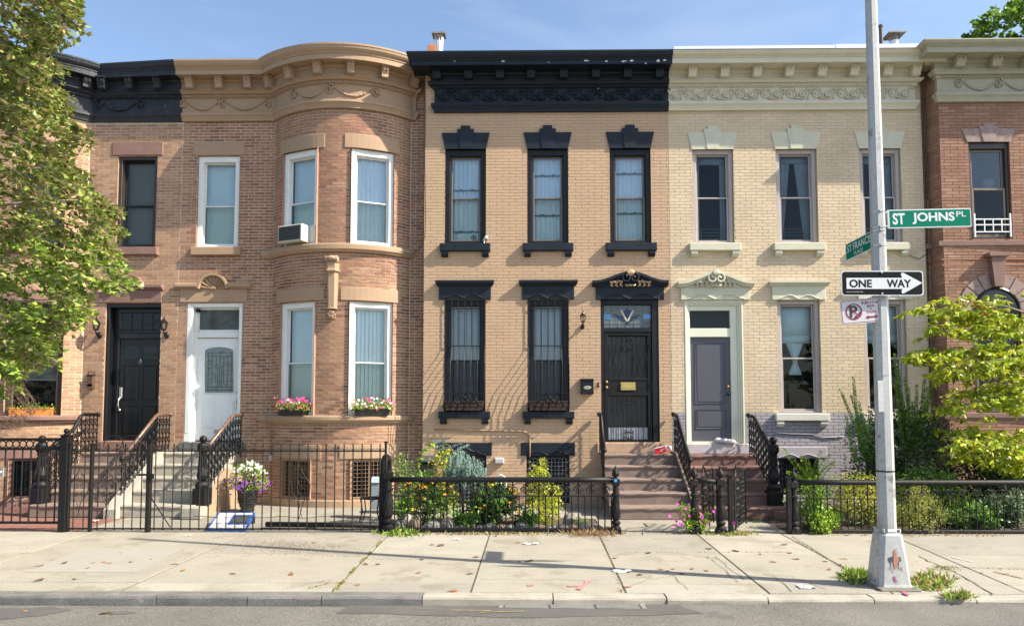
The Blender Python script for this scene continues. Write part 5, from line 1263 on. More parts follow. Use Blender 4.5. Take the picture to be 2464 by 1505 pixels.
# utility spray marks
pinkm = mat('pink_marking_paint', (.44, .19, .19), .9, var=.3, scale=25); yelm = mat('faded_yellow_marking_paint', (.23, .18, .10), .9, var=.3, scale=25); redm = mat('magenta_marking_paint', (.42, .10, .17), .9, var=.3, scale=25)
def stroke(px, w, m, zf=zs_, parent=walk, dz=.0065, seed=0):
    r = random.Random(seed)
    for a, b in zip(px, px[1:]):
        pa, pb = atz(*a, 0 if zf is zs_ else -.08), atz(*b, 0 if zf is zs_ else -.08); d = (pb - pa).normalized(); n_ = Vector((-d.y, d.x, 0)) * w
        k = 6; L_ = []; R__ = []
        for i in range(k + 1):
            p = pa.lerp(pb, i / k); ww = r.uniform(.6, 1.2); L_.append((p.x + n_.x * ww, p.y + n_.y * ww)); R__.append((p.x - n_.x * ww, p.y - n_.y * ww))
        sheet(L_ + R__[::-1], dz, m, 'spray_mark', parent, zf)
stroke([(1366, 1410), (1395, 1410)], .035, pinkm, seed=1); stroke([(1418, 1396), (1392, 1419)], .03, pinkm, seed=2, dz=.009); stroke([(1268, 1408), (1284, 1408)], .035, pinkm, seed=3); stroke([(1500, 1411), (1519, 1411)], .03, pinkm, seed=4)
stroke([(2160, 1415), (2185, 1432)], .025, redm, seed=5); stroke([(2290, 1340), (2340, 1352)], .014, mat('pale_spray', (.55, .50, .45), .9), seed=6); stroke([(2390, 1375), (2463, 1392)], .02, yelm, seed=7)
stroke([(1085, 1463), (1180, 1465)], .018, yelm, zroad, road, .009, 8); stroke([(1150, 1469), (1260, 1467)], .018, yelm, zroad, road, .010, 9); stroke([(1000, 1459), (1050, 1461)], .008, yelm, zroad, road, .009, 10)

# kerb: separate stones
mb = MB(); mb.box(-60, 60, YK0 + .01, YK1 - .001, -.3, -.03); kerb = struct('kerb', mb, joint_m)
ex = [-60, -22, -18, -14.6, -11.2, -8.8] + [atz(x, 1430, 0).x for x in (377, 597, 775, 1017, 1330, 1600, 1840, 2090, 2330)] + [8.5, 11, 14, 20, 60]
for a, b in zip(ex, ex[1:]):
    right = a > atz(1000, 1430, 0).x
    mb = MB(); g = .006; h = -.002 + rr.uniform(-.004, .003); y0 = YK0 + rr.uniform(-.006, .006)
    if right: h -= .004
    n = max(2, min(10, int((b - a) / .3))); prof = [(y0, -.2), (y0, h - .03), (y0 + .012, h - .008), (y0 + .035, h), (YK1 - .004, h + .001), (YK1 - .004, -.2)]
    vs = []; fs = []
    for i in range(n + 1):
        x = lerp(a + g, b - g, i / n); vs += [(x, y + rr.uniform(-.004, .004), z + (rr.uniform(-.004, .004) if z > -.1 else 0)) for y, z in prof]
    k = len(prof)
    for i in range(n):
        for j in range(k - 1): fs.append((i * k + j, (i + 1) * k + j, (i + 1) * k + j + 1, i * k + j + 1))
    fs += [tuple(range(k)), tuple(n * k + j for j in range(k - 1, -1, -1))]
    mb.add(vs, fs); mb.build('kerb_stone', kerb_c if right else kerb_m, kerb)

# yards behind the fences
mb = MB(); mb.box(-16, Xat(168, 1275, FY), FY + .05, YF + .1, -.28, -.012); struct('yard_paving', mb, tile_m)
xg0, xg1 = Xat(938, 1275, FY), Xat(1480, 1275, FY)
mb = MB(); mb.box(Xat(168, 1275, FY) + .002, xg0 - .002, FY + .051, YF + .1, -.28, -.010); struct('yard', mb, yardc)
mb = MB(); mb.box(xg0, xg1 + .3, -1.75, .3, -.28, -.006); mb.box(xg1 - .15, Xat(1905, 1275, FY), FY + .052, -1.751, -.28, -.009); mb.box(xg1 + .301, Xat(1905, 1275, FY), -1.75, .3, -.28, -.010); struct('garden_path', mb, yardc)
def soil_bed(x0, x1, y0, y1, name):
    mb = MB(); nx, ny = 26, 10; vs = []; fs = []
    for j in range(ny + 1):
        for i in range(nx + 1):
            e = min(i, nx - i, j * 2, (ny - j) * 2) / 4; vs.append((lerp(x0, x1, i / nx), lerp(y0, y1, j / ny), -.02 + min(1, e) * .07 + rr.uniform(-.015, .02)))
    for j in range(ny):
        for i in range(nx): a = j * (nx + 1) + i; fs.append((a, a + 1, a + nx + 2, a + nx + 1))
    mb.add(vs, fs); mb.build(name, soil, None)['kind'] = 'structure'
soil_bed(xg0 - .02, xg1 - .16, FY + .08, -1.76, 'garden_bed'); soil_bed(Xat(1905, 1275, FY), 10, FY + .08, -.1, 'garden_bed')

# ================================================================== STOOPS
st_brown = mat('brown_step_stone', (.215, .158, .13), .85, var=.16, scale=4, fine=.12, bump=.35, bscale=50, spots=[((.13, .08, .065), 5, .64)], spot_w=.08)
st_red = mat('peeling_red_brown_step', (.185, .105, .085), .85, var=.25, scale=5, fine=.15, bump=.4, bscale=40, spots=[((.34, .24, .19), 6, .66)], spot_w=.05)
st_grey = mat('worn_concrete_step', (.34, .315, .265), .9, var=.18, scale=3, fine=.12, bump=.3, spots=[((.20, .185, .155), 3.5, .56)], spot_w=.15)
def stoop(name, label, xl_, xr_, yw, zl, yt, t, m, n=5, g=0.0):
    h = (zl - g) / n; T = thing(name, label, 'stoop', ((xl_ + xr_) / 2, yw, 0))
    for i in range(1, n + 1):
        yf = yt - (n - i) * t; yb = yf + t + .04 if i < n else yw - .002
        z1, z0 = g + i * h, g + (i - 1) * h
        mb = MB(); nx = 10; vs = []; fs = []
        e = 0 if i < n else 0
        prof = [(yf + .018, z0 + .002), (yf + .018, z1 - .055), (yf, z1 - .045), (yf - .002, z1 - .018), (yf + .014, z1), (yb, z1 + .001), (yb, z0 + .002)]
        for q in range(nx + 1):
            x = lerp(xl_, xr_, q / nx); vs += [(x, y + (rr.uniform(-.006, .006) if k in (2, 3, 4) else 0), z + (rr.uniform(-.004, .002) if k in (3, 4) else 0)) for k, (y, z) in enumerate(prof)]
        k = len(prof)
        for q in range(nx):
            for j in range(k): fs.append((q * k + j, (q + 1) * k + j, (q + 1) * k + (j + 1) % k, q * k + (j + 1) % k))
        fs += [tuple(range(k - 1, -1, -1)), tuple(nx * k + j for j in range(k))]
        mb.add(vs, fs); mb.build('step', m, T)
    mb = MB()
    for i in range(1, n): mb.box(xl_ + .03, xr_ - .03, yt - (n - i) * t + t + .045, yw - .01, g - .05 + (i - 1) * h, g + i * h - .002)
    mb.build('stoop_core', m, T)
    return T
G0 = .0
xs1, xs2, xs3 = Xat(232.7, 997, YF - .2), Xat(406.6, 997, YF - .2), Xat(579, 997, YF - .2)
xs4, xs5, xs6 = Xat(1441.7, 997, -.12), Xat(1620.6, 997, -.12), Xat(1801, 997, -.12)
stp1 = stoop('stoop', 'brown stone stoop of five steps up to the black door', xs1 - .02, xs2 - .12, YF, dz0 - .21, -.25, .385, st_brown)
stp2 = stoop('stoop', 'grey concrete stoop of five steps up to the white door', xs2 + .13, xs3 - .05, YF, d2z0 - .20, -.25, .385, st_grey)
stp3 = stoop('stoop', 'brown stone stoop of five steps under the barred black door', xs4 + .02, xs5 - .05, 0, d3z0 - .21, -.38, .385, st_brown)
stp4 = stoop('stoop', 'dark red-brown stoop with peeling paint under the slate grey door', xs5 + .0, xs6 + .10, 0, d4z0 - .215, -.38, .385, st_red)
def cheek(T, x0, x1, yw, yt, yb, z1, z0, m, name='cheek_wall'):
    mb = MB(); mb.prismx([(yw - .004, -.1), (yb, -.1), (yb, z0), (yt, z1), (yw - .004, z1)], x0, x1); mb.build(name, m, T)
cheek(stp2, xs2 - .11, xs2 + .125, YF, -.27, -1.92, d2z0 - .17, .16, mat('pale_concrete_cheek', (.35, .325, .275), .9, var=.12, bump=.2))
cheek(stp2, xs3 - .045, xs3 + .10, YF, -.5, -1.72, d2z0 - .52, .05, brown_tan)
mb = MB(); mb.bbox(xs3 - .20, xs3 + .17, -2.02, -1.73, 0, .21, .015); mb.build('newel_block', st_grey, stp2)
cheek(stp3, xs5 - .045, xs5 - .005, 0, -.4, -1.9, d3z0 - .17, .25, mat('peeling_green_brown_board', (.14, .11, .085), .8, var=.3, scale=8, spots=[((.35, .36, .30), 9, .6)]))
mb = MB(); mb.bbox(xs6 - .18, xs6 + .20, -2.02, -1.7, 0, .17, .015); mb.build('newel_block', st_red, stp4)

def railing(name, label, X, yw, zt, pts, worn, bottom=True, newel=None, wheel=True, short=False):
    """hand pipe with wrought balusters in the plane x = X; pts = [(u, z)] with u measured out from the wall"""
    T = thing(name, label, 'railing', (X, yw, 0)); M_ = Matrix.Translation((X, yw, 0)) @ Matrix.Rotation(-PI / 2, 4, 'Z')
    r = MB(); r.M = M_; path_ = [(u, 0, z) for u, z in pts]
    sm = []
    for i, p in enumerate(path_):
        if 0 < i < len(path_) - 1:
            a, b, c = Vector(path_[i - 1]), Vector(p), Vector(path_[i + 1])
            for k in range(5): t = k / 4; q1 = b.lerp(a, .14 * (1 - t) ** 1) if t < .5 else b.lerp(c, .14 * t); sm.append(((b + (a - b).normalized() * .09 * (1 - t) ** 2) + (c - b).normalized() * .09 * t ** 2))
        else: sm.append(Vector(p))
    r.tube(sm, .036, 8); r.ball(pts[0][0], 0, pts[0][1], .052, 10); r.build('handrail', worn, T, smooth=True)
    if newel is None:
        r = MB(); r.M = M_; r.ball(pts[-1][0], 0, pts[-1][1], .052, 10); r.build('handrail_end', iron, T, smooth=True)
    def zr_(u):
        for (a, za), (b, zb) in zip(pts, pts[1:]):
            if a <= u <= b: return lerp(za, zb, (u - a) / (b - a))
        return pts[-1][1]
    u0, u1 = pts[0][0] + .02, pts[-1][0] - (.0 if newel is None else .1)
    drop = .80 if not short else .7
    f = MB(); f.M = M_
    f.tube([(u, 0, zr_(u) - .10) for u in [lerp(u0, u1, i / 8) for i in range(9)]], .010, 4); f.tube([(u, 0, zr_(u) - drop) for u in [lerp(u0, u1, i / 8) for i in range(9)]], .014, 4)
    f.build('rail_bar', iron, T)
    n = max(3, int((u1 - u0) / .13))
    for i in range(n + 1):
        u = lerp(u0, u1, i / n); b = MB(); b.M = M_; b.box(u - .008, u + .008, -.008, .008, zr_(u) - drop - (.03 if i % 3 else .12), zr_(u) - .02)
        for k in range(3):
            zz = zr_(u) - drop * (.28 + .22 * k); b.box(u - .013, u + .013, -.013, .013, zz - .02, zz + .02)
        b.build('baluster', iron, T)
        if i < n:
            c = MB(); c.M = M_; um = u + (u1 - u0) / n / 2; zz = zr_(um) - drop / 2; w = (u1 - u0) / n * .36
            if wheel and i == 1:
                pass
            for k in range(4):
                z_ = zr_(um) - .10 - (drop - .10) * (k + .5) / 4
                c.tube(spiral(um, z_ + .03, w, .008, 0 if k % 2 else PI, 1.1 if k % 2 else -1.1, n=8), .009, 4)
                c.tube([(um - w, 0, z_ - .07), (um, .004, z_), (um + w, 0, z_ + .07)], .009, 4)
                c.ball(um, 0, z_ - .02, .016, 5)
            c.build('scrollwork', iron, T)
    if newel:
        nz0_, nz1_ = newel; H = nz1_ - nz0_; x, y = X, yw - pts[-1][0] - .02
        nb = MB(); nb.bbox(x - .135, x + .135, y - .135, y + .135, nz0_, nz0_ + .24 * H, .02)
        nb.lathe([(.12, .24), (.135, .29), (.10, .33), (.065, .345), (.095, .38), (.108, .43), (.09, .49), (.062, .55), (.058, .66), (.066, .72), (.085, .735), (.066, .75), (.09, .77), (.105, .80), (.105, .86), (.085, .89), (.05, .905), (.03, .915)] and
                 [(a, b * H) for a, b in [(.12, .24), (.135, .29), (.10, .33), (.065, .345), (.095, .38), (.108, .43), (.09, .49), (.062, .55), (.058, .66), (.066, .72), (.085, .735), (.066, .75), (.09, .77), (.105, .80), (.105, .86), (.085, .89), (.05, .905), (.03, .915)]], x, y, nz0_, 12)
        for k in range(10):
            a = 2 * PI * k / 10; nb.tube([(x + .088 * math.cos(a), y + .088 * math.sin(a), nz0_ + .44 * H), (x + .064 * math.cos(a), y + .064 * math.sin(a), nz0_ + .70 * H)], .009, 4)
        for sg in (-1, 1): nb.tube([(x + .045 * math.cos(a), y - .105, nz0_ + .83 * H + .045 * math.sin(a)) for a in [i * PI / 5 for i in range(10)]], .01, 4, closed=True)
        nb.build('newel_post', iron, T)
        b = MB(); b.ball(x, y, nz0_ + .95 * H, .072, 12); b.build('ball_finial', iron, T, smooth=True)
    return T
def zD(y, D): return CAM.z - (y - 997) * D / F
railing('stair_railing', 'black wrought iron railing with turned newel on the left of the black door steps', xs1, YF, 0, [(.15, 1.93), (.72, 1.93), (.98, 1.62), (1.9, 1.16)], iron, newel=(.2, 1.52))
railing('stair_railing', 'rubbed iron handrail between the brown stoop and the concrete stoop', xs2, YF, 0, [(.15, 1.93), (.70, 1.93), (1.95, 1.08)], rust_rail)
railing('stair_railing', 'iron railing with rusty brown handrail and newel right of the white door steps', xs3, YF, 0, [(.15, 1.92), (.62, 1.90), (1.95, 1.20)], rust_rail, newel=(.21, 1.52))
railing('stair_railing', 'short black handrail at the left of the barred door steps', xs4, 0, 0, [(.1, 1.93), (.35, 1.93), (.95, 1.22)], iron, wheel=False, short=True)
railing('stair_railing', 'black scrolled iron railing between the two brown stoops', xs5, 0, 0, [(.1, 1.93), (.45, 1.90), (1.5, 1.06)], iron_worn)
railing('stair_railing', 'black iron railing with heavy newel right of the slate grey door', xs6, 0, 0, [(.1, 1.91), (.45, 1.88), (1.5, 1.22)], iron_worn, newel=(.17, 1.50))

# ================================================================== FENCES
def post_box(T, x, y, w, z0, z1, m=iron, nm='post'):
    mb = MB(); mb.bbox(x - w / 2, x + w / 2, y - w / 2, y + w / 2, z0, z1, .006); mb.box(x - w / 2 - .012, x + w / 2 + .012, y - w / 2 - .012, y + w / 2 + .012, z1, z1 + .02); return mb.build(nm, m, T)
def turned_post(T, x, y, z1, s=1.0, m=iron, fin=True, nm='turned_post'):
    P_ = [(.085, 0), (.085, .10), (.05, .13), (.075, .16), (.075, .19), (.045, .215), (.066, .26), (.068, .42), (.05, .56), (.046, .60), (.066, .615), (.07, .65), (.05, .665), (.044, .78), (.062, .79), (.066, .89), (.05, .905)]
    k = z1 / (1.12 if fin else .92); mb = MB(); mb.box(x - .08 * s, x + .08 * s, y - .08 * s, y + .08 * s, 0, .07 * k); mb.lathe([(r * s, z * k) for r, z in P_], x, y, 0, 10)
    mb.box(x - .062 * s, x + .062 * s, y - .062 * s, y + .062 * s, .80 * k, .885 * k)
    for q in range(10):
        a = 2 * PI * q / 10; mb.tube([(x + .067 * s * math.cos(a), y + .067 * s * math.sin(a), .27 * k), (x + .048 * s * math.cos(a), y + .048 * s * math.sin(a), .58 * k)], .008, 4)
    o = mb.build(nm, m, T)
    if fin:
        f = MB(); f.lathe([(r * s, z * k) for r, z in [(.03, .90), (.025, .925), (.05, .945), (.058, .985), (.045, 1.03), (.02, 1.055), (.013, 1.065), (.02, 1.08), (.012, 1.1), (.002, 1.12)]], x, y, 0, 10)
        for q in range(8):
            a = 2 * PI * q / 8; f.tube([(x + .05 * s * math.cos(a), y + .05 * s * math.sin(a), .945 * k), (x + .058 * s * math.cos(a), y + .058 * s * math.sin(a), .985 * k), (x + .03 * s * math.cos(a), y + .03 * s * math.sin(a), 1.045 * k)], .005, 4)
        f.build('finial', m, o)
    return o
def pickets(T, xs, y, mesh_fn, nm, m=iron):
    me = None
    for x in xs:
        if me is None: mb = MB(); mesh_fn(mb); o = mb.build(nm, m, T, keep=True); me = o.data
        else: o = bpy.data.objects.new(nm, me); COL.objects.link(o); o.parent = T
        o.location = Vector((x, y, 0)) - WLOC[T]; o.rotation_euler = (0, 0, 0)
def frange(a, b, d): 
    n = max(1, round((b - a) / d)); return [lerp(a, b, i / n) for i in range(n + 1)]

# left: modern fence with a band of rings
zt_, zr2, zb_ = Zat(80, 1056, FY), Zat(80, 1079, FY), Zat(80, 1256, FY)
xA, xB = Xat(-120, 1150, FY), Xat(144, 1150, FY)
T = thing('ring_fence', 'plain black metal fence with a band of rings along its top, at the far left', 'fence', ((xA + xB) / 2, FY, 0))
for z_, h_ in ((zt_, .045), (zr2, .04), (zb_, .04)): mb = MB(); mb.bbox(xA, xB, FY - .02, FY + .02, z_ - h_ / 2, z_ + h_ / 2); mb.build('rail', iron, T)
pickets(T, frange(xA + .06, xB - .07, .143), FY, lambda mb: mb.tube([(0, 0, zb_), (0, 0, zr2)], .012, 6), 'picket')
rz = (zt_ + zr2) / 2; rr_ = (zt_ - zr2 - .045) / 2
pickets(T, frange(xA + .06, xB - .07, rr_ * 2.05), FY, lambda mb: mb.tube([(rr_ * math.cos(a), 0, rz + rr_ * math.sin(a)) for a in [i * PI / 8 for i in range(16)]], .010, 5, closed=True), 'ring')
px_ = Xat(156, 1150, FY); po = post_box(T, px_, FY, .12, 0, Zat(156, 1048, FY)); mb = MB(); mb.ball(px_, FY, Zat(156, 1036, FY), .045, 10); mb.lathe([(.05, 0), (.02, .03), (.02, .05)], px_, FY, Zat(156, 1048, FY) + .02, 8); mb.build('ball_finial', iron, po, smooth=True)
post_box(T, xA - .06, FY, .12, 0, Zat(156, 1048, FY))
mb = MB(); mb.bbox(Xat(0, 1125, FY - .05), Xat(12, 1125, FY - .05), FY - .08, FY - .021, Zat(5, 1145, FY), Zat(5, 1123, FY), .01); mb.ball(Xat(3, 1134, FY - .08), FY - .09, Zat(3, 1134, FY), .03, 8); mb.build('lock', nickel, T)

# middle: spiked fence with gate
zt_, zb_ = Zat(640, 1084, FY), Zat(640, 1271, FY); zsp = Zat(640, 1067, FY)
def spike(mb, hook=True):
    mb.tube([(0, 0, zb_ - .02), (0, 0, zsp - .04)], .0105, 4); mb.lathe([(.0085, zsp - .045), (.014, zsp - .03), (.004, zsp + .01), (.001, zsp + .02)], 0, 0, 0, 5)
    if hook:
        for sg in (-1, 1): mb.tube([(sg * (.012 + .028 * (1 - math.cos(a))), 0, zt_ + .01 + .03 * math.sin(a)) for a in [i * .5 for i in range(7)]], .005, 4)
    mb.box(-.013, .013, -.013, .013, zb_ - .02, zb_ + .005)
def spiked(name, label, cat, x0, x1, rails=True, y=FY, mesh_=True, sp=.147, orn=()):
    T = thing(name, label, cat, ((x0 + x1) / 2, y, 0))
    for z_ in (zt_, zb_): mb = MB(); mb.box(x0, x1, y - .006, y + .006, z_ - .012, z_ + .012); mb.build('rail', iron_worn, T)
    pickets(T, frange(x0 + sp * .5, x1 - sp * .5, sp), y, spike, 'picket', iron_worn)
    if mesh_:
        mb = MB(); zz0, zz1 = .01, Zat(640, 1243, y)
        d = .028; n = int((x1 - x0) / d); k = int((zz1 - zz0) / d)
        for i in range(n + 1):
            x = x0 + i * d; pts = [(x + (.009 if j % 2 else -.009), y + .016, lerp(zz0, zz1, j / (2 * k))) for j in range(2 * k + 1)]
            for a, b in zip(pts, pts[1:]): mb.add([a, (a[0] + .0035, a[1], a[2]), (b[0] + .0035, b[1], b[2]), b], [(0, 1, 2, 3)])
        mb.tube([(lerp(x0, x1, i / 40), y + .016, zz1 + .012 * math.sin(i * .9)) for i in range(41)], .005, 4)
        mb.build('chicken_wire', mat('dark_wire', (.06, .06, .055), .5, metal=.5), T, kind='stuff')
    for xo in orn:
        mb = MB(); zc_ = Zat(700, 1170, y)
        for sg in (-1, 1):
            mb.tube([(xo, y - .012, zc_ + .30), (xo + sg * .05, y - .012, zc_ + .18), (xo + sg * .15, y - .012, zc_ + .05), (xo + sg * .14, y - .012, zc_ - .1), (xo + sg * .03, y - .012, zc_ - .26), (xo, y - .012, zc_ - .42)], .006, 4)
            for zz in (.0, -.13, .16): mb.tube(spiral(xo + sg * .06, zc_ + zz, .05, .01, PI / 2, sg * 1.3, y=y - .012, n=10), .006, 4)
            mb.tube([(xo, y - .012, zc_ - .42), (xo + sg * .03, y - .012, zc_ - .52)], .006, 4)
        mb.build('scroll_ornament', iron_worn, T)
    return T
xF1, xG0, xG1, xF2 = Xat(165, 1170, FY), Xat(219, 1170, FY), Xat(358, 1170, FY), Xat(927, 1170, FY)
Ta = spiked('spiked_fence', 'narrow spiked iron fence panel with scrolled ornament left of the gate', 'fence', xF1 + .02, xG0 - .04, orn=[(xF1 + xG0) / 2])
for x in (xF1, xG0): post_box(Ta, x, FY, .05, 0, Zat(640, 1075, FY) + .04, iron_worn)
Tg = spiked('iron_gate', 'spiked iron gate topped by two hoops in front of the brown stoop', 'gate', xG0 + .05, xG1 - .05, mesh_=False, sp=.14, orn=[xG0 + .28])
for k, xc in enumerate((Xat(273.6, 1060, FY), Xat(317, 1060, FY))):
    mb = MB(); mb.tube([(xc + .165 * math.cos(a), FY, Zat(295, 1068, FY) - .02 + .165 * math.sin(a)) for a in [PI * i / 14 - .2 for i in range(17)]], .008, 5)
    for sg in (-1, 1): mb.tube(spiral(xc + sg * .10, Zat(295, 1075, FY), .05, .01, PI / 2, sg * 1.2, y=FY - .008, n=10), .006, 4)
    mb.build('hoop', iron_worn, Tg)
Tb = spiked('spiked_fence', 'long spiked iron fence with chicken wire along its foot, left of the garden', 'fence', xG1 + .03, xF2 - .02, orn=[Xat(725, 1170, FY)])
post_box(Tb, xG1, FY, .07, 0, Zat(358, 1062, FY), iron_worn); post_box(Tb, xF2, FY, .035, -.0, Zat(927, 1064, FY), iron)
mb = MB(); mb.box(xG1 - .16, xG1 + .1, FY - .06, FY - .036, Zat(350, 1143, FY), Zat(350, 1138, FY)); mb.bbox(xG1 + .04, xG1 + .1, FY - .07, FY - .03, Zat(350, 1150, FY), Zat(350, 1142, FY), .005); mb.build('latch', iron, Tg)
mb = MB(); mb.tube([(xG1 + .03, FY + .03, .55), (xG1 + .2, FY + .35, .03)], .009, 5); mb.build('brace', iron, Tb)
# garden fences: pipe rail over twisted balusters
def twist_bar(z0, z1, full, zmid):
    def f(mb):
        top = z1 if full else zmid
        mb.tube([(0, 0, z0), (0, 0, top)], .010, 4)
        for k in range(3):
            zz = lerp(z0, zmid, .25 + .25 * k); mb.lathe([(.007, zz - .04), (.013, zz - .02), (.006, zz), (.013, zz + .02), (.007, zz + .04)], 0, 0, 0, 4)
    return f
def garden_fence(name, label, x0, x1, z_rail, z_mid, z_bot, y=FY, sp=.108, m=iron, rust=iron, rr0=.045):
    T = thing(name, label, 'fence', ((x0 + x1) / 2, y, 0))
    mb = MB(); mb.tube([(lerp(x0, x1, i / 6), y, z_rail) for i in range(7)], rr0, 10); mb.build('pipe_rail', rust, T, smooth=True)
    mb = MB(); mb.box(x0, x1, y - .007, y + .007, z_mid - .008, z_mid + .008); mb.build('rail', m, T)
    mb = MB(); mb.bbox(x0, x1, y - .02, y + .02, z_bot - .03, z_bot + .02); mb.build('rail', m, T)
    xs = frange(x0 + sp * .6, x1 - sp * .6, sp)
    pickets(T, xs[0::2], y, twist_bar(z_bot, z_rail - .02, True, z_mid), 'baluster', m); pickets(T, xs[1::2], y, twist_bar(z_bot, z_rail, False, z_mid), 'baluster', m)
    h = z_rail - .05 - z_mid
    def sc(mb):
        for sg in (-1, 1):
            mb.tube(spiral(sg * h * .42, h * .42 + z_mid, h * .34, .01, PI if sg > 0 else 0, sg * -1.4, n=14), .006, 4)
        mb.tube([(h * .9 * math.cos(a), 0, z_mid + h * .35 + h * .62 * math.sin(a)) for a in [PI * i / 10 for i in range(11)]], .005, 4)
    pickets(T, xs[1::2], y - .012, sc, 'scroll', m)
    return T
xa, xb = Xat(940, 1200, FY), Xat(1480, 1200, FY)
Tc = garden_fence('garden_fence', 'low black pipe-railed garden fence in front of the tan painted house', xa, xb, Zat(1210, 1153, FY), Zat(1210, 1192, FY), Zat(1210, 1272, FY))
turned_post(Tc, Xat(1481, 1200, FY), FY, 1.10); turned_post(Tc, Xat(934, 1200, FY), FY, 1.02, 1.15, fin=False)
mb = MB(); dx_ = Xat(1481, 1153, FY - .09); mb.lathe([(.0005, 0), (.024, 0), (.024, .003)], 0, 0, 0, 12); mb.M = None
mb2 = MB(); mb2.M = Matrix.Translation((dx_, FY - .072, Zat(1481, 1155, FY - .07))) @ Matrix.Rotation(PI / 2, 4, 'X'); mb2.lathe([(.001, 0), (.026, 0), (.026, .006), (.001, .006)], 0, 0, 0, 14); mb2.build('round_sticker', mat('bright_blue_sticker', (.03, .30, .62), .5), Tc)
xh = Xat(920, 1150, FY)
T = thing('bent_pipe_rail', 'thick black pipe bent into a hoop beside the end of the spiked fence', 'pipe rail', (xh, FY + .25, 0))
mb = MB(); mb.tube([(xh, FY + .10, 0), (xh, FY + .10, 1.0), (xh, FY + .14, 1.13), (xh, FY + .24, 1.2), (xh, FY + .36, 1.2), (xh, FY + .46, 1.13), (xh, FY + .50, 1.0), (xh, FY + .50, 0)], .062, 10); mb.build('pipe', iron, T, smooth=True)
for dy in (.10, .50): mb = MB(); mb.lathe([(.09, 0), (.09, .02), (.066, .03)], xh, FY + dy, 0, 10); mb.build('foot_flange', iron, T)
xm0, xm1 = Xat(1670.5, 1200, FY), Xat(1733, 1200, FY)
T = thing('garden_fence', 'stub of worn iron fence on two turned posts between the brown stoops', 'fence', ((xm0 + xm1) / 2, FY, 0))
mb = MB(); mb.tube([(xm0, FY, .86), ((xm0 + xm1) / 2, FY, .85), (xm1, FY, .83)], .042, 8); mb.build('pipe_rail', iron_worn, T, smooth=True)
mb = MB(); mb.box(xm0, xm1, FY - .006, FY + .006, .53, .545); mb.build('rail', iron_worn, T)
pickets(T, [xm0 + .12, xm0 + .24, xm0 + .36], FY, twist_bar(.08, .8, True, .54), 'baluster', iron_worn)
mb = MB()
for sg in (-1, 1): mb.tube(spiral((xm0 + xm1) / 2 + sg * .07, .66, .07, .012, 0, sg * 1.4, y=FY - .014), .008, 4)
mb.build('scroll', iron_worn, T)
turned_post(T, xm0, FY, 1.09, m=iron_worn); turned_post(T, xm1, FY, 1.10, m=iron_worn)
def open_gate(label, x, y0, ang, L=.85):
    T = thing('iron_gate', label, 'gate', (x, y0, 0)); T.rotation_euler = (0, 0, 0)
    M_ = Matrix.Translation((x, y0, 0)) @ Matrix.Rotation(ang, 4, 'Z')
    mb = MB(); mb.M = M_
    mb.tube([(0, 0, .05), (0, 0, .92), (.08, 0, 1.08), (L * .5, 0, .86), (L - .06, 0, 1.0), (L, 0, .88), (L, 0, .05)], .016, 4); mb.tube([(0, 0, .10), (L, 0, .10)], .012, 4); mb.tube([(0, 0, .56), (L, 0, .56)], .012, 4)
    mb.build('gate_frame', iron_worn, T)
    for i in range(1, 8):
        b = MB(); b.M = M_; u = L * i / 8; b.tube([(u, 0, .1), (u, 0, .92)], .009, 4); b.build('gate_bar', iron_worn, T)
    b = MB(); b.M = M_
    for i in range(7):
        for zz in (.25, .42, .68, .82): b.tube(spiral(L * (i + .5) / 8 + .03, zz, .045, .008, i, 1.3, n=9), .010, 4)
    b.build('scrollwork', iron_worn, T)
open_gate('worn iron gate swung inwards beside the stub fence, right of it', Xat(1768, 1200, FY), FY, PI / 2 - .50); open_gate('worn iron gate swung inwards behind the purple flowers', Xat(1690, 1200, FY + .1), FY + .1, PI / 2 - .46)
T = thing('gate_post', 'flat rusty black gate post right of the stub fence', 'gate post', (Xat(1757, 1200, FY), FY, 0)); post_box(T, Xat(1757, 1200, FY), FY, .075, 0, .93, iron_worn)
xr0, xr1_ = Xat(1915, 1200, FY), Xat(2620, 1200, FY)
Td = garden_fence('garden_fence', 'long low iron garden fence with pipe rail at the right, behind the street pole', xr0, xr1_, Zat(2190, 1160, FY), Zat(2190, 1199, FY), Zat(2190, 1277, FY), m=iron_worn, rust=iron_worn)
turned_post(Td, Xat(1910, 1200, FY), FY, 1.05, 1.0, iron_worn)
T = thing('gate_post', 'flat black gate post at the left end of the right garden fence', 'gate post', (Xat(1896, 1200, FY), FY - .02, 0)); post_box(T, Xat(1896, 1200, FY), FY - .02, .07, 0, .90, iron_worn)
# lying pipe
T = MB(); T.tube([(Xat(640, 1262, FY + .55), FY + .55, .05), (Xat(922, 1262, FY + .42), FY + .42, .055)], .045, 10); tag(T.build('iron_pipe', iron, None, smooth=True), 'long black iron pipe lying on the concrete behind the spiked fence', 'pipe')

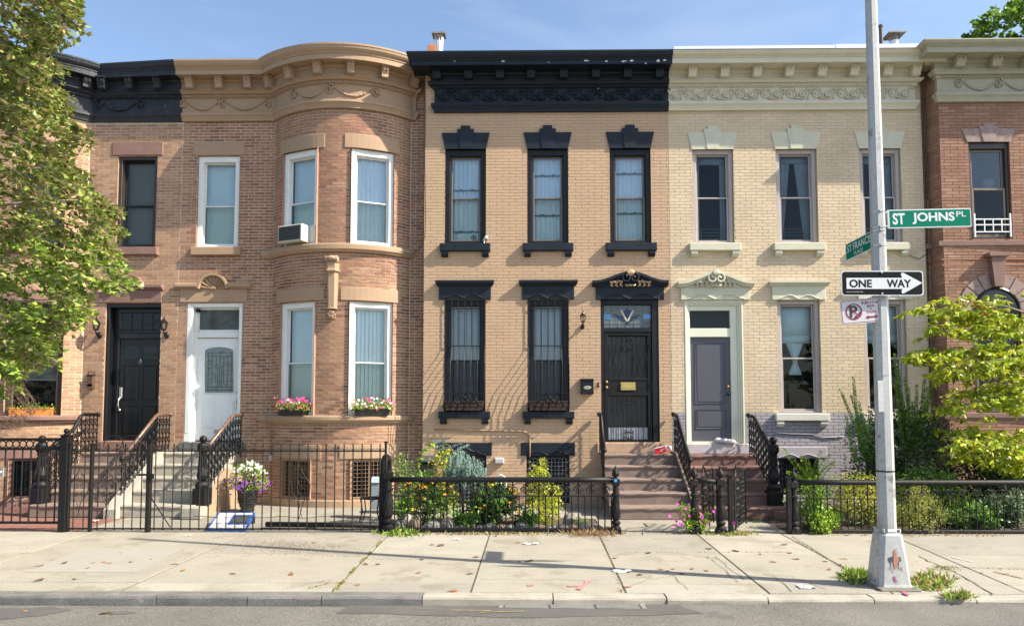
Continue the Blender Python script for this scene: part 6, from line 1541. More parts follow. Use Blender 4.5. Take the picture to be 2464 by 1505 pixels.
# ================================================================== STREET POLE AND ITS SIGNS
PY = -6.95; PX = Xat(2134, 1285, PY); PXt = Xat(2101, 0, PY)
T = thing('street_pole', 'tapered octagonal galvanised steel street pole on a flared cast base', 'street pole', (PX, PY, 0))
zt_ = 9.0; kx = 0
mb = MB(); r0_, r1_ = .098, .052
mb.lathe([(r0_, .62), (lerp(r0_, r1_, (Zat(2110, 540, PY) - .6) / 8.4), Zat(2110, 540, PY)), (r1_, zt_)], PX, PY, 0, 8); mb.build('shaft', galv, T)
w0, w1 = .172, .125; zb0, zb1 = .035, Zat(2139, 1281, PY - .12)
mb = MB(); 
def rsq(w, b): return [(w - b, -w), (w, -w + b), (w, w - b), (w - b, w), (-w + b, w), (-w, w - b), (-w, -w + b), (-w + b, -w)]
secs = [(w0 + .008, .03, zb0), (w0, .035, zb0 + .03), (lerp(w0, w1, .55), .04, lerp(zb0, zb1, .6)), (w1, .045, zb1 - .03), (w1 - .02, .045, zb1 - .005), (w1 - .03, .045, zb1)]
vs = []; fs = []
for w, b, z in secs: vs += [(PX + x, PY + y, z) for x, y in rsq(w, b)]
for i in range(len(secs) - 1):
    for k in range(8): fs.append((i * 8 + k, i * 8 + (k + 1) % 8, (i + 1) * 8 + (k + 1) % 8, (i + 1) * 8 + k))
fs += [tuple(range(7, -1, -1)), tuple((len(secs) - 1) * 8 + k for k in range(8))]
mb.add(vs, fs); base = mb.build('pole_base', galv, T)
mb = MB(); mb.lathe([(.118, zb1), (.118, zb1 + .015), (.112, zb1 + .02), (.108, zb1 + .03), (r0_ + .004, zb1 + .035)], PX, PY, 0, 8)
for k in range(4): a = PI / 4 + k * PI / 2; mb.lathe([(.018, 0), (.018, .035), (.002, .045)], PX + .125 * math.cos(a), PY + .125 * math.sin(a), zb1, 6)
mb.build('base_plate', galv, base)
mb = MB(); mb.bbox(PX - .215, PX + .235, PY - .25, PY + .22, -.02, .034, .02); mb.build('footing', mat('stained_footing_concrete', (.17, .16, .13), .95, var=.25, bump=.5, spots=[((.3, .28, .23), 5, .6)], spot_w=.1), T)
# painted marks on the base
def mark(pts, m, dy=.0, nm='graffiti', par=base):
    mb = MB(); vs = []
    for x, y in pts:
        Yp = PY - w0 + .02
        for _ in range(4): p = at(x, y, Yp); Yp = PY - lerp(w0, w1, max(0, min(1, (p.z - zb0) / (zb1 - zb0)))) - .006 - dy
        p = at(x, y, Yp); vs.append((p.x, p.y, p.z))
    mb.add(vs, [tuple(range(len(vs)))]); mb.build(nm, m, par)
sal = mat('salmon_red_paint', (.38, .17, .12), .8, var=.2, scale=30); blk = mat('faded_black_spray', (.06, .06, .065), .8); gsp = mat('grey_tag_paint', (.22, .20, .19), .8)
mark([(2136, 1341), (2143, 1338), (2166, 1339), (2168, 1348), (2160, 1352), (2146, 1350), (2138, 1351)], blk)
for x, l in ((2141, 22), (2148, 14), (2160, 24), (2154, 12)): mark([(x, 1346), (x + 3, 1346), (x + 2, 1346 + l), (x + 1, 1346 + l)], blk, .0005)
mark([(2150, 1321), (2156, 1319), (2157, 1336), (2164, 1344), (2160, 1352), (2157, 1366), (2152, 1367), (2149, 1350)], sal, .001)
mark([(2166, 1362), (2169, 1362), (2172, 1374), (2168, 1370)], sal, .001)
pk = mat('magenta_drip', (.40, .08, .16), .8); mark([(2148, 1386), (2152, 1384), (2158, 1398), (2160, 1412 - 12), (2152, 1396)], pk, .001)
gt = MB()
def gl(pts):
    o = []
    for x, y in pts:
        Yp = PY - w0
        for _ in range(4): p = at(x, y, Yp); Yp = PY - lerp(w0, w1, max(0, min(1, (p.z - zb0) / (zb1 - zb0)))) - .002
        o.append(at(x, y, Yp))
    gt.tube(o, .003, 4)
gl([(2103, 1300), (2108, 1318), (2102, 1322)]); gl([(2108, 1296), (2112, 1312), (2102, 1330)]); gl([(2100, 1340), (2113, 1320), (2116, 1338), (2104, 1345)]); gl([(2101, 1352), (2106, 1384), (2112, 1388), (2115, 1352), (2103, 1350), (2112, 1340)]); gl([(2106, 1355), (2111, 1360), (2106, 1368), (2112, 1372)])
gt.build('graffiti', gsp, base)
# bands
bz = [Zat(2115, y, PY) for y in (511, 549, 557, 592, 706)]; 
for k, z in enumerate(bz):
    r = lerp(r0_, r1_, (z - .62) / 8.4) + .004; mb = MB(); mb.lathe([(r, -.008), (r, .008)], PX, PY, z, 8); mb.box(PX - .022, PX + .012, PY - r - .012, PY - r + .01, z - .012, z + .012); mb.build('steel_strap', nickel, T)
z = Zat(2130, 1132, PY); mb = MB(); r = lerp(r0_, r1_, (z - .62) / 8.4) + .003; mb.lathe([(r, -.008), (r, .008)], PX, PY, z, 8); mb.build('black_tape_band', black_frame, T)
z = Zat(2125, 902, PY); mb = MB(); r = lerp(r0_, r1_, (z - .62) / 8.4) + .003; mb.lathe([(r, -.006), (r, .004)], PX, PY, z, 8); mb.build('steel_strap', nickel, T)
# torn sticker remains
mb = MB(); q = [at(2116, 915, PY - .082), at(2127, 915, PY - .085), at(2127, 990, PY - .090), at(2116, 990, PY - .088)]
mb.box(q[0].x - .028, q[0].x + .03, PY - .098, PY - .086, q[2].z, q[0].z); mb.build('torn_sticker', mat('grey_torn_paper', (.55, .55, .56), .9, var=.15, scale=14), T)

def text_part(txt, x0, x1, z0, z1, M_, m, parent, y=-.004, thick=.0015, off=.012, name='lettering'):
    cu = bpy.data.curves.new('t', 'FONT'); cu.body = txt; cu.size = 1; cu.offset = off; cu.extrude = 0; cu.resolution_u = 4
    ob = bpy.data.objects.new('t', cu); COL.objects.link(ob)
    dg = bpy.context.evaluated_depsgraph_get(); me = bpy.data.meshes.new_from_object(ob.evaluated_get(dg))
    vs = [v.co.copy() for v in me.vertices]; fs = [tuple(p.vertices) for p in me.polygons]
    ax, bx_ = min(v.x for v in vs), max(v.x for v in vs); ay, by = min(v.y for v in vs), max(v.y for v in vs)
    mb = MB(); mb.M = M_; mb.add([(lerp(x0, x1, (v.x - ax) / (bx_ - ax)), y, lerp(z0, z1, (v.y - ay) / (by - ay))) for v in vs], fs)
    bpy.data.objects.remove(ob); bpy.data.curves.remove(cu); bpy.data.meshes.remove(me)
    return mb.build(name, m, parent)
def rrect(x0, x1, z0, z1, r, n=4):
    out = []
    for cx_, cz_, a0 in ((x1 - r, z0 + r, -PI / 2), (x1 - r, z1 - r, 0), (x0 + r, z1 - r, PI / 2), (x0 + r, z0 + r, PI)):
        for i in range(n + 1): a = a0 + PI / 2 * i / n; out.append((cx_ + r * math.cos(a), cz_ + r * math.sin(a)))
    return out
def plate(M_, poly, y0, y1, m, parent, name):
    mb = MB(); mb.M = M_; mb.prism(poly, y0, y1); return mb.build(name, m, parent)
sign_w = mat('white_reflective_sheet', (.62, .64, .66), .45, var=.02); sign_k = mat('black_sign_sheet', (.006, .007, .010), .7, var=.05, spec=.12); sign_g = mat('green_sign_sheet', (.0, .17, .105), .75, spec=.08, var=.06, scale=5)
sign_b = mat('sign_back_aluminium', (.45, .46, .47), .45, metal=.6); maroon = mat('maroon_sign_ink', (.20, .012, .045), .4, var=.05); sign_r = mat('off_white_sign', (.60, .56, .58), .45, var=.03)
def sign_M(xa, ya, xb, yb, Y, yaw=0):
    a, b = at(xa, ya, Y), at(xb, yb, Y); ang = math.atan2(b.z - a.z, b.x - a.x); return Matrix.Translation(a) @ Matrix.Rotation(yaw, 4, 'Z') @ Matrix.Rotation(-ang, 4, 'Y'), (b - a).length
# ONE WAY
YS = PY - .115; M_, Wd = sign_M(2024, 711, 2222, 711, YS); Hd = Zat(2123, 651, YS) - Zat(2123, 711, YS)
T = thing('one_way_sign', 'black ONE WAY sign with white arrow pointing right, on the street pole', 'street sign', M_.translation)
U = lambda zx: (zx - 85) / 737 * Wd; V = lambda zy: (932 - zy) / 230 * Hd
plate(M_, rrect(0, Wd, 0, Hd, .035), 0, .004, sign_w, T, 'panel'); plate(M_, rrect(.012, Wd - .012, .012, Hd - .012, .03), -.0015, -.0003, sign_k, T, 'black_field')
plate(M_, [(U(132), V(870)), (U(632), V(870)), (U(622), V(895)), (U(628), V(912)), (U(645), V(910)), (U(806), V(818)), (U(806), V(812)), (U(645), V(722)), (U(628), V(722)), (U(622), V(738)), (U(632), V(768)), (U(132), V(768))], -.003, -.0016, sign_w, T, 'arrow')
text_part('ONE', U(157), U(360), V(857), V(783), M_, sign_k, T, off=.03); text_part('WAY', U(492), U(712), V(857), V(783), M_, sign_k, T, off=.03); text_part('DEPT OF TRANSPORTATION', U(132), U(278), V(902), V(893), M_, sign_w, T, off=0, y=-.0024)
for zy in (720, 913): mb = MB(); mb.M = M_ @ Matrix.Translation((U(448), -.004, V(zy))) @ Matrix.Rotation(PI / 2, 4, 'X'); mb.lathe([(.001, 0), (.012, 0), (.010, .006), (.001, .008)], 0, 0, 0, 8); mb.build('bolt', nickel, T)
mb = MB(); mb.M = M_; mb.box(U(400), U(500), .006, .04, V(800), V(780)); mb.build('mounting_bracket', sign_b, T)
# ST JOHNS PL
YJ = PY - .03; M_, Wd = sign_M(2136, 549.5, 2337, 545, YJ); Hd = Zat(2236, 502.5, YJ) - Zat(2236, 547, YJ)
T = thing('street_name_sign', 'green ST JOHNS PL street name sign reaching right from the pole', 'street sign', M_.translation)
U = lambda zx: (zx - 500) / 750 * Wd; V = lambda zy: (318 - zy) / 168 * Hd
plate(M_, rrect(0, Wd, 0, Hd, .008), 0, .02, sign_w, T, 'panel'); plate(M_, rrect(U(516), Wd - .008, .012, Hd - .012, .004), -.0012, -.0003, sign_g, T, 'green_field')
text_part('ST', U(545), U(655), .042, Hd - .040, M_, sign_w, T, off=.03, y=-.002); text_part('JOHNS', U(722), U(1102), .042, Hd - .040, M_, sign_w, T, off=.03, y=-.002); text_part('PL', U(1118), U(1205), Hd * .55, Hd - .036, M_, sign_w, T, off=.008, y=-.002)
mb = MB(); mb.M = M_; mb.box(-.03, .005, -.004, .024, .02, .035); mb.box(-.03, .005, -.004, .024, Hd - .035, Hd - .02); mb.box(.0005, .02, -.003, .023, .004, Hd - .004); mb.build('mounting_bracket', sign_b, T)
# ST FRANCIS PLACE, standing square to the street
xf = PX - .0; far, near = -6.26, -6.885
zb_, zt_ = 3.82, 4.03
Mf = Matrix.Translation((xf - .055, far, Zat(2051.6, 627.7, far))) @ Matrix.Rotation(-PI / 2, 4, 'Z'); Wd = far - near + .05; Hd = Zat(2051.6, 588, far) - Zat(2051.6, 627.7, far)
T = thing('street_name_sign', 'green ST FRANCIS PLACE street name sign seen edge-on left of the pole', 'street sign', Mf.translation)
plate(Mf, rrect(0, Wd, 0, Hd, .008), 0, .02, sign_w, T, 'panel'); plate(Mf, rrect(.01, Wd - .004, .01, Hd - .01, .004), -.0012, -.0003, sign_g, T, 'green_field')
text_part('ST FRANCIS', .04, Wd - .03, Hd * .42, Hd - .03, Mf, sign_w, T, off=.01, y=-.002); text_part('PLACE', .22, .44, .022, Hd * .32, Mf, sign_w, T, off=.004, y=-.002)
# NO PARKING
YN = PY - .06; a, b = at(2001 + 92 * .2685, 461.8 + 1190 * .2685, YN), at(2001 + 440 * .2685, 461.8 + 1160 * .2685, YN)
M_ = Matrix.Translation(a) @ Matrix.Rotation(-math.atan2(b.z - a.z, b.x - a.x), 4, 'Y'); Wd = (b - a).length; Hd = (at(2021.1, 722.8, YN) - a).length
T = thing('parking_sign', 'tilted white and red no parking sign with a broom, 9:30-11AM MON & THURS', 'street sign', M_.translation)
U = lambda t: t * Wd; V = lambda t: t * Hd
plate(M_, rrect(0, Wd, 0, Hd, .022), 0, .003, sign_r, T, 'panel')
mb = MB(); mb.M = M_; mb.tube([(x, -.0005, z) for x, z in rrect(.014, Wd - .014, .014, Hd - .014, .016)], .0028, 4, closed=True); mb.build('border', maroon, T)
cx_, cz_, R0 = U(.335), V(.50), V(.335)
text_part('P', cx_ - .05, cx_ + .045, cz_ - .062, cz_ + .07, M_, mat('dark_grey_sign_ink', (.02, .03, .025), .4), T, off=.03, y=-.002)
mb = MB(); mb.M = M_; n = 32; R1 = R0 * .84
vs = [(cx_ + R_2 * math.cos(2 * PI * i / n), -.0032, cz_ + R_2 * math.sin(2 * PI * i / n)) for i in range(n) for R_2 in (R0, R1)]
mb.add(vs, [(2 * i, 2 * i + 1, (2 * i + 3) % (2 * n), (2 * i + 2) % (2 * n)) for i in range(n)])
d = Vector((.72, 0, -.69)) ; nn = Vector((.69, 0, .72)) * .008; p0 = Vector((cx_, -.0042, cz_)) - d * R1 * .97; p1 = Vector((cx_, -.0042, cz_)) + d * R1 * .55
mb.add([p0 + nn, p1 + nn, p1 - nn, p0 - nn], [(0, 1, 2, 3)]); mb.build('prohibition_ring', maroon, T)
mb = MB(); mb.M = M_; q = Vector((.78, 0, .62)); c0 = p1 + d * .004 + Vector((0, -.001, 0)); w_ = nn.normalized()
c1 = c0 + Vector((.80, 0, .60)) * .045; c2 = c0 - Vector((.80, 0, .60)) * .045; dn = Vector((.3, 0, -.95)) * .032
mb.add([c1, c2, c2 + dn, c1 + dn * .8], [(0, 1, 2, 3)]); 
for k in range(6): pass
mb.build('broom_symbol', maroon, T)
text_part("DON'T LITTER", cx_ - .06, cx_ + .055, cz_ + R0 * .86, cz_ + R0 * .97, M_, sign_r, T, off=0, y=-.0045)
text_part('9:30-11', U(.55), U(.85), V(.76), V(.89), M_, maroon, T, off=.02, y=-.002); text_part('AM', U(.87), U(.965), V(.78), V(.86), M_, maroon, T, off=.004, y=-.002)
text_part('MON', U(.69), U(.87), V(.63), V(.72), M_, maroon, T, off=.02, y=-.002); text_part('&', U(.755), U(.80), V(.53), V(.60), M_, maroon, T, off=.004, y=-.002); text_part('THURS', U(.65), U(.91), V(.385), V(.475), M_, maroon, T, off=.02, y=-.002)
z_ = V(.23); hh = .012
plate(M_, [(U(.62), z_), (U(.70), z_ - hh * 1.8), (U(.70), z_ - hh * .7), (U(.87), z_ - hh * .7), (U(.87), z_ - hh * 1.8), (U(.95), z_), (U(.87), z_ + hh * 1.8), (U(.87), z_ + hh * .7), (U(.70), z_ + hh * .7), (U(.70), z_ + hh * 1.8)], -.003, -.001, maroon, T, 'double_arrow')
mb = MB(); mb.M = M_
for t in (.3, .78): mb.box(Wd - .012, Wd + .10, -.002, .05, V(t) - .008, V(t) + .008)
mb.build('mounting_bracket', sign_b, T)

# ================================================================== THINGS FIXED TO THE HOUSES
wall_lamp('wall_lamp', 'black carriage lamp on the brick left of the black door', 231, 760, 817, YF)
wall_lamp('wall_lamp', 'black carriage lamp on the brick right of the black door', 394, 760, 817, YF)
wall_lamp('wall_lamp', 'small black lantern on the tan wall left of the sunburst transom', 1402.3, 745, 795, 0, proj=.15)
def boxr(x0, y0, x1, y1, Y, d, m, name, label, cat, b=.01, parts=None):
    X0, X1, Z0, Z1 = rect(x0, y0, x1, y1, Y - d); T = thing(name, label, cat, ((X0 + X1) / 2, Y, Z0)); mb = MB(); mb.bbox(X0, X1, Y - d, Y + .0, Z0, Z1, b); mb.build('body', m, T); return T, X0, X1, Z0, Z1
T, a, b, c, d = boxr(1397.8, 911, 1427.9, 947, 0, .12, black_frame, 'mailbox', 'black metal mailbox with oval silver badge left of the barred door', 'mailbox')
mb = MB(); mb.prismx([(-.14, d - .015), (-.135, d - .03), (0, d + .0), (0, d + .015)], a - .008, b + .008); mb.build('lid', black_frame, T)
mb = MB(); mb.M = Matrix.Translation(((a + b) / 2, -.121, lerp(c, d, .42))) @ Matrix.Rotation(PI / 2, 4, 'X'); mb.lathe([(.001, 0), (.085, 0), (.08, .006), (.001, .006)], 0, 0, 0, 16, sy=.5); mb.lathe([(.001, .006), (.06, .006), (.055, .01), (.001, .01)], 0, 0, 0, 16, sy=.4); mb.build('badge', mat('tarnished_silver', (.45, .42, .33), .35, metal=.8), T)
T, a, b, c, d = boxr(208, 903, 223, 930, YF, .09, mat('rusted_mailbox', (.09, .055, .03), .6, var=.4, scale=12), 'mailbox', 'small rusty mailbox with a rounded foot left of the black door', 'mailbox')
mb = MB(); mb.tube([(a, YF - .04, d), (a + .01, YF - .04, d + .09), (b - .01, YF - .04, d + .09), (b, YF - .04, d)], .007, 5); mb.box(a - .01, b + .01, YF - .1, YF, d, d + .02); mb.build('newspaper_hook', iron, T)
mb = MB(); mb.M = Matrix.Translation(((a + b) / 2, YF, c)) @ Matrix.Rotation(PI / 2, 4, 'X'); mb.lathe([(.001, 0), ((b - a) / 2, 0), ((b - a) / 2, .09), (.001, .09)], 0, 0, 0, 12); mb.build('rounded_foot', MATS['rusted_mailbox'], T)
mb = MB(); X = Xat(1439.5, 925, -.02); Z = Zat(1439.5, 925, -.02); mb.bbox(X - .018, X + .018, -.02, 0, Z - .05, Z + .05, .008); T = thing('doorbell', 'small dark doorbell plate between the mailbox and the barred door', 'doorbell', (X, 0, Z - .05)); mb.build('plate', black_frame, T)
mb = MB(); mb.ball(X, -.022, Z, .010, 6); mb.build('button', brass, T)
# air conditioner in the left bay window
M_ = P2H.M(bay_s(SJ2, -1)); X0 = -.36; z0_ = bz0 + .05; z1_ = z0_ + .36
T = thing('air_conditioner', 'white window air conditioner with dirty black grille in the bay window upstairs', 'air conditioner', (M_ @ Vector((-.02, 0, z0_))))
mb = MB(); mb.M = M_; mb.bbox(X0 - .02, .26, -.22, .24, z0_, z1_, .012); mb.build('casing', mat('yellowed_white_metal', (.58, .56, .48), .5, var=.1, spots=[((.25, .12, .05), 12, .72)]), T)
mb = MB(); mb.M = M_; mb.box(X0 + .01, .22, -.226, -.221, z0_ + .03, z1_ - .03)
mb.build('grille', mat('dirty_condenser_grille', (.035, .04, .045), .7, var=.3, scale=20, spots=[((.5, .5, .5), 26, .70)]), T)
mb = MB(); mb.M = M_
for k in range(12): mb.box(X0 + .02, .21, -.232, -.2265, z0_ + .045 + k * .023, z0_ + .05 + k * .023)
mb.build('fins', mat('dark_fins', (.07, .075, .08), .5), T, kind='stuff')
mb = MB(); mb.M = M_; 
for k in range(14): mb.box(.27 + k * .010, .274 + k * .010, .03, .05, z0_, z1_)
mb.box(.262, .42, .052, .06, z0_ - .02, z1_ + .02); mb.build('side_bellows', white_frame, T)
# camera on the sill
X, Z = Xat(1166, 575, -.08), Zat(1166, 586, -.08)
T = thing('security_camera', 'small white security camera standing on the upper left black sill', 'security camera', (X, -.06, Z))
mb = MB(); mb.M = Matrix.Translation((X + .01, -.06, Z + .11)) @ Matrix.Rotation(math.radians(60), 4, 'X') @ Matrix.Rotation(.5, 4, 'Y'); mb.lathe([(.001, -.07), (.034, -.07), (.036, .05), (.03, .07), (.001, .07)], 0, 0, 0, 10); mb.build('housing', white_frame, T, smooth=True)
mb = MB(); mb.tube([(X - .02, -.06, Z), (X - .01, -.05, Z + .05), (X + .01, -.04, Z + .10)], .012, 6); mb.lathe([(.03, 0), (.03, .01)], X - .02, -.06, Z, 8); mb.build('mount', white_frame, T)
mb = MB(); mb.M = Matrix.Translation((X + .035, -.115, Z + .07)); mb.ball(0, 0, 0, .022, 8); mb.build('lens', black_gloss, T)
def meter(x0, y0, x1, y1, Y, label, cat='junction box'):
    T, a, b, c, d = boxr(x0, y0, x1, y1, Y, .09, mat('grey_plastic', (.42, .43, .43), .5), 'junction_box', label, cat); mb = MB(); mb.bbox(a + .015, b - .015, Y - .098, Y - .091, c + .02, d - .02, .004); mb.build('cover', MATS['grey_plastic'], T)
meter(1190, 1101, 1212, 1115, 0, 'small grey junction box low on the tan painted wall'); meter(646, 1094, 660, 1108, YF - .05, 'small grey box on the brick at the left foot of the bay')
# tan painted conduit
def cable(name, label, cat, pts, r, m, parent=None):
    mb = MB(); mb.tube(pts, r, 5); o = mb.build(name, m, parent, smooth=True)
    if parent is None: tag(o, label, cat)
    return o
A = lambda x, y, Y=-.02: tuple(at(x, y, Y))
cable('conduit', 'tan painted pipe running under the windows and down the tan wall', 'pipe', [A(1045, 1032), A(1150, 1034), A(1255, 1036.5), A(1266, 1039), A(1273, 1046), A(1274.5, 1060), A(1274.5, 1098, -.05)], .016, MATS['tan_painted_joint'])
wire = mat('black_cable', (.012, .012, .012), .6)
cable('cable', 'thin black cable running down between the bay house and the tan house', 'cable', [A(1021, 150, -.03), A(1023, 250, -.02), A(1022, 400, -.02), A(1024, 520, -.02), A(1022, 570, -.03), A(1010, 598, .0), A(990, 612, .1), A(960, 605, .0)], .007, wire)
cable('cable', 'pair of black cables hanging down the right end of the cream house', 'cable', [A(2213, 104, -.52), A(2216, 130, -.5), A(2219, 200, -.1), A(2222, 330, -.03), A(2228, 480), A(2232, 650), A(2236, 850), A(2238, 960)], .011, wire)
cable('cable', 'black cable hanging over the white cornice edge above the cream house', 'cable', [A(2216, 104, -.52), A(2222, 150, -.48), A(2224, 240, -.1), A(2227, 360), A(2231, 480)], .008, wire)
cable('cable', 'grey cable sagging across the lavender wall foot', 'cable', [A(1862, 1045), A(1868, 1040), A(1900, 1043), A(1950, 1044), A(1985, 1052), A(2030, 1049)], .012, mat('lavender_cable', (.24, .23, .26), .7))
cable('cable', 'loose cable looping under the third cream sill behind the pole', 'cable', [A(2172, 602, -.1), A(2190, 615), A(2210, 623), A(2228, 612)], .006, wire)
# roof things
def flue(x, ytop, ybot, Yd, label, cap_w, m=galv):
    X = Xat(x, ytop, Yd); z1, z0 = Zat(x, ytop, Yd), Zat(x, ybot, Yd) - .5; H = z1 - z0; T = thing('flue_pipe', label, 'chimney flue', (X, Yd, z0)); r = .10
    mb = MB(); mb.lathe([(r, 0), (r, H * .72)] , X, Yd, z0, 12)
    for k in range(10): mb.lathe([(r + .001, z0 * 0 + H * (.3 + .04 * k)), (r + .008, H * (.31 + .04 * k)), (r + .001, H * (.32 + .04 * k))], X, Yd, z0, 12)
    mb.build('pipe', silver, T)
    mb = MB()
    for k in range(9): a = 2 * PI * k / 9; mb.tube([(X + r * math.cos(a), Yd + r * math.sin(a), z0 + H * .7), (X + r * math.cos(a), Yd + r * math.sin(a), z0 + H * .9)], .006, 4)
    for k in range(3): mb.tube([(X + r * math.cos(a), Yd + r * math.sin(a), z0 + H * (.75 + .05 * k)) for a in [i * PI / 6 for i in range(12)]], .004, 4, closed=True)
    mb.build('cage', nickel, T)
    mb = MB(); mb.add([(X - cap_w, Yd - cap_w, z0 + H * .9), (X + cap_w, Yd - cap_w, z0 + H * .9), (X + cap_w, Yd + cap_w, z0 + H * .9), (X - cap_w, Yd + cap_w, z0 + H * .9), (X, Yd, z0 + H)], [(0, 1, 4), (1, 2, 4), (2, 3, 4), (3, 0, 4), (3, 2, 1, 0)])
    mb.box(X - cap_w, X + cap_w, Yd - cap_w - .002, Yd - cap_w + .002, z0 + H * .87, z0 + H * .91); mb.build('cap', mat('rusty_mottled_cap', (.22, .20, .16), .7, var=.4, scale=15, spots=[((.45, .15, .07), 10, .6)]), T)
flue(1056, 77, 122, 1.2, 'ribbed silver flue with rusty square cap above the black cornice', .16)
flue(2149, 80, 105, 2.2, 'short flue with a flat square cap above the cream house roof', .22)
T = thing('clay_chimney_block', 'orange clay chimney block behind the left end of the black cornice', 'chimney', (Xat(1038, 115, 1.2), 1.2, 7.3)); mb = MB(); X0, X1 = Xat(1030, 115, 1.2), Xat(1049, 115, 1.2); mb.bbox(X0, X1, 1.1, 1.35, 7.2, Zat(1040, 112, 1.2), .01); mb.build('block', mat('orange_clay', (.50, .20, .09), .9), T); mb = MB(); mb.box(X0 + .03, X1 - .03, 1.12, 1.3, Zat(1040, 112, 1.2), Zat(1040, 112, 1.2) + .012); mb.build('mortar_cap', mortar_light, T)
T = thing('vent_stack', 'thin dark vent pipe on the roof just right of the street pole', 'vent pipe', (Xat(2118, 60, 2.0), 2.0, 7.4)); mb = MB(); mb.lathe([(.045, 7.0), (.045, Zat(2118, 62, 2.0))], Xat(2118, 60, 2), 2.0, 0, 10); mb.build('pipe', mat('brown_pipe', (.10, .075, .06), .7), T); mb = MB(); mb.lathe([(.06, 0), (.06, .05)], Xat(2118, 60, 2), 2.0, Zat(2118, 66, 2), 10); mb.build('collar', MATS['brown_pipe'], T)
# ================================================================== VEGETATION
leaf_m = mat('leaf_surface', attr=True, rough=.42, var=.12, scale=6, fine=.0, spec=.45, trans=.32)
petal_m = mat('petal_surface', attr=True, rough=.6, var=.0, fine=.0, trans=.25)
bark = mat('grey_brown_bark', (.13, .105, .08), .9, var=.25, scale=8, bump=.6, bscale=40)
stem_m = mat('green_stem', (.10, .13, .04), .7, var=.2)
twig_m = mat('pale_twig', (.28, .23, .17), .8)
lr = random.Random(21)
def mkcol(cols):
    def f(): c = lr.choice(cols); return jit(c, .28, lr)
    return f
def sprig(mb, tw, p, d, L, n, ls, colf, droop=.3, w=.34, flat=False, r=.004):
    """a twig with n leaves along it"""
    d = d.normalized(); pts = [p + d * L * t - Vector((0, 0, droop * L * t * t)) for t in (0, .33, .66, 1)]
    if tw is not None: tw.tube(pts, r, 3, r1=r * .4)
    for i in range(n):
        t = lr.uniform(.1, 1.02); k = min(2, int(t * 3)); q = pts[k].lerp(pts[k + 1], min(1, t * 3 - k))
        side = Vector((lr.gauss(0, 1), lr.gauss(0, 1), lr.gauss(-.25 if not flat else -.9, .6 if not flat else .25)))
        tip = (d * .7 + side).normalized()
        mb.leaf(q, ls * lr.uniform(.5, 1.35), ls * w * lr.uniform(.8, 1.2), lr, colf(), tip=tip)
def bush(name, label, cat, c, rad, n, ls, cols, group=None, stems=6, w=.34, clumps=14, flat=False, up=0, fname='foliage', extra=None, sr=.006):
    """clumped foliage over woody stems; c is the base centre, rad = (rx, ry, height)"""
    T = thing(name, label, cat, c, group); c = Vector(c); cf = mkcol(cols); mb = MB(); tw = MB()
    cl = []
    for i in range(clumps):
        a = lr.uniform(0, 2 * PI); q = lr.uniform(0, 1) ** .6; h = lr.uniform(.15, 1)
        k = math.sqrt(max(.05, 1 - (abs(h - .45) / .62) ** 2))
        cl.append(c + Vector((rad[0] * q * k * math.cos(a), rad[1] * q * k * math.sin(a), rad[2] * h)))
    for p in cl:
        sh = .8 + .4 * lr.random(); R = .30 * (rad[0] + rad[1] + rad[2]) / 3 * lr.uniform(.8, 1.5)
        tw.tube([c + Vector((lr.uniform(-.3, .3) * rad[0] * .4, lr.uniform(-.3, .3) * rad[1] * .4, -.02)), c.lerp(p, .5) + Vector((0, 0, .05)), p], sr, 4, r1=sr * .4)
        for j in range(n // clumps):
            v = Vector((lr.gauss(0, 1), lr.gauss(0, 1), lr.gauss(0, 1))); v.normalize(); v *= R * lr.uniform(.3, 1) 
            q = p + v
            if q.z < .01: q.z = lr.uniform(.02, .1)
            tip = (v.normalized() + Vector((lr.gauss(0, .6), lr.gauss(0, .6), lr.gauss(.1 if not flat else -.5, .5)))).normalized()
            col = cf(); mb.leaf(q, ls * lr.uniform(.6, 1.3), ls * w, lr, tuple(x * sh for x in col), tip=tip)
    if extra: extra(T, mb, tw, cl)
    tw.build('stem', stem_m, T, kind='stuff'); mb.build(fname, leaf_m, T, kind='stuff'); return T, cl
def blossoms(T, pts, r, cols, name='blossoms', cone=None):
    mb = MB()
    for p in pts:
        col = jit(lr.choice(cols), .15, lr); d = Vector((lr.uniform(-.5, .7), -1, lr.uniform(.0, .9))).normalized(); a = d.orthogonal().normalized(); b = d.cross(a); n = 5; rr_ = r * lr.uniform(.7, 1.2)
        vs = [p + d * .004]; 
        for k in range(n * 2): an = PI * k / n; q = rr_ * (1 if k % 2 == 0 else .72); vs.append(p + (a * math.cos(an) + b * math.sin(an)) * q + d * .012)
        mb.add(vs, [(0, k + 1, (k + 1) % (2 * n) + 1) for k in range(2 * n)], col)
        if cone: mb.ball(*(p + d * .01), rr_ * .3, 5, cone)
    return mb.build(name, petal_m, T, kind='stuff')

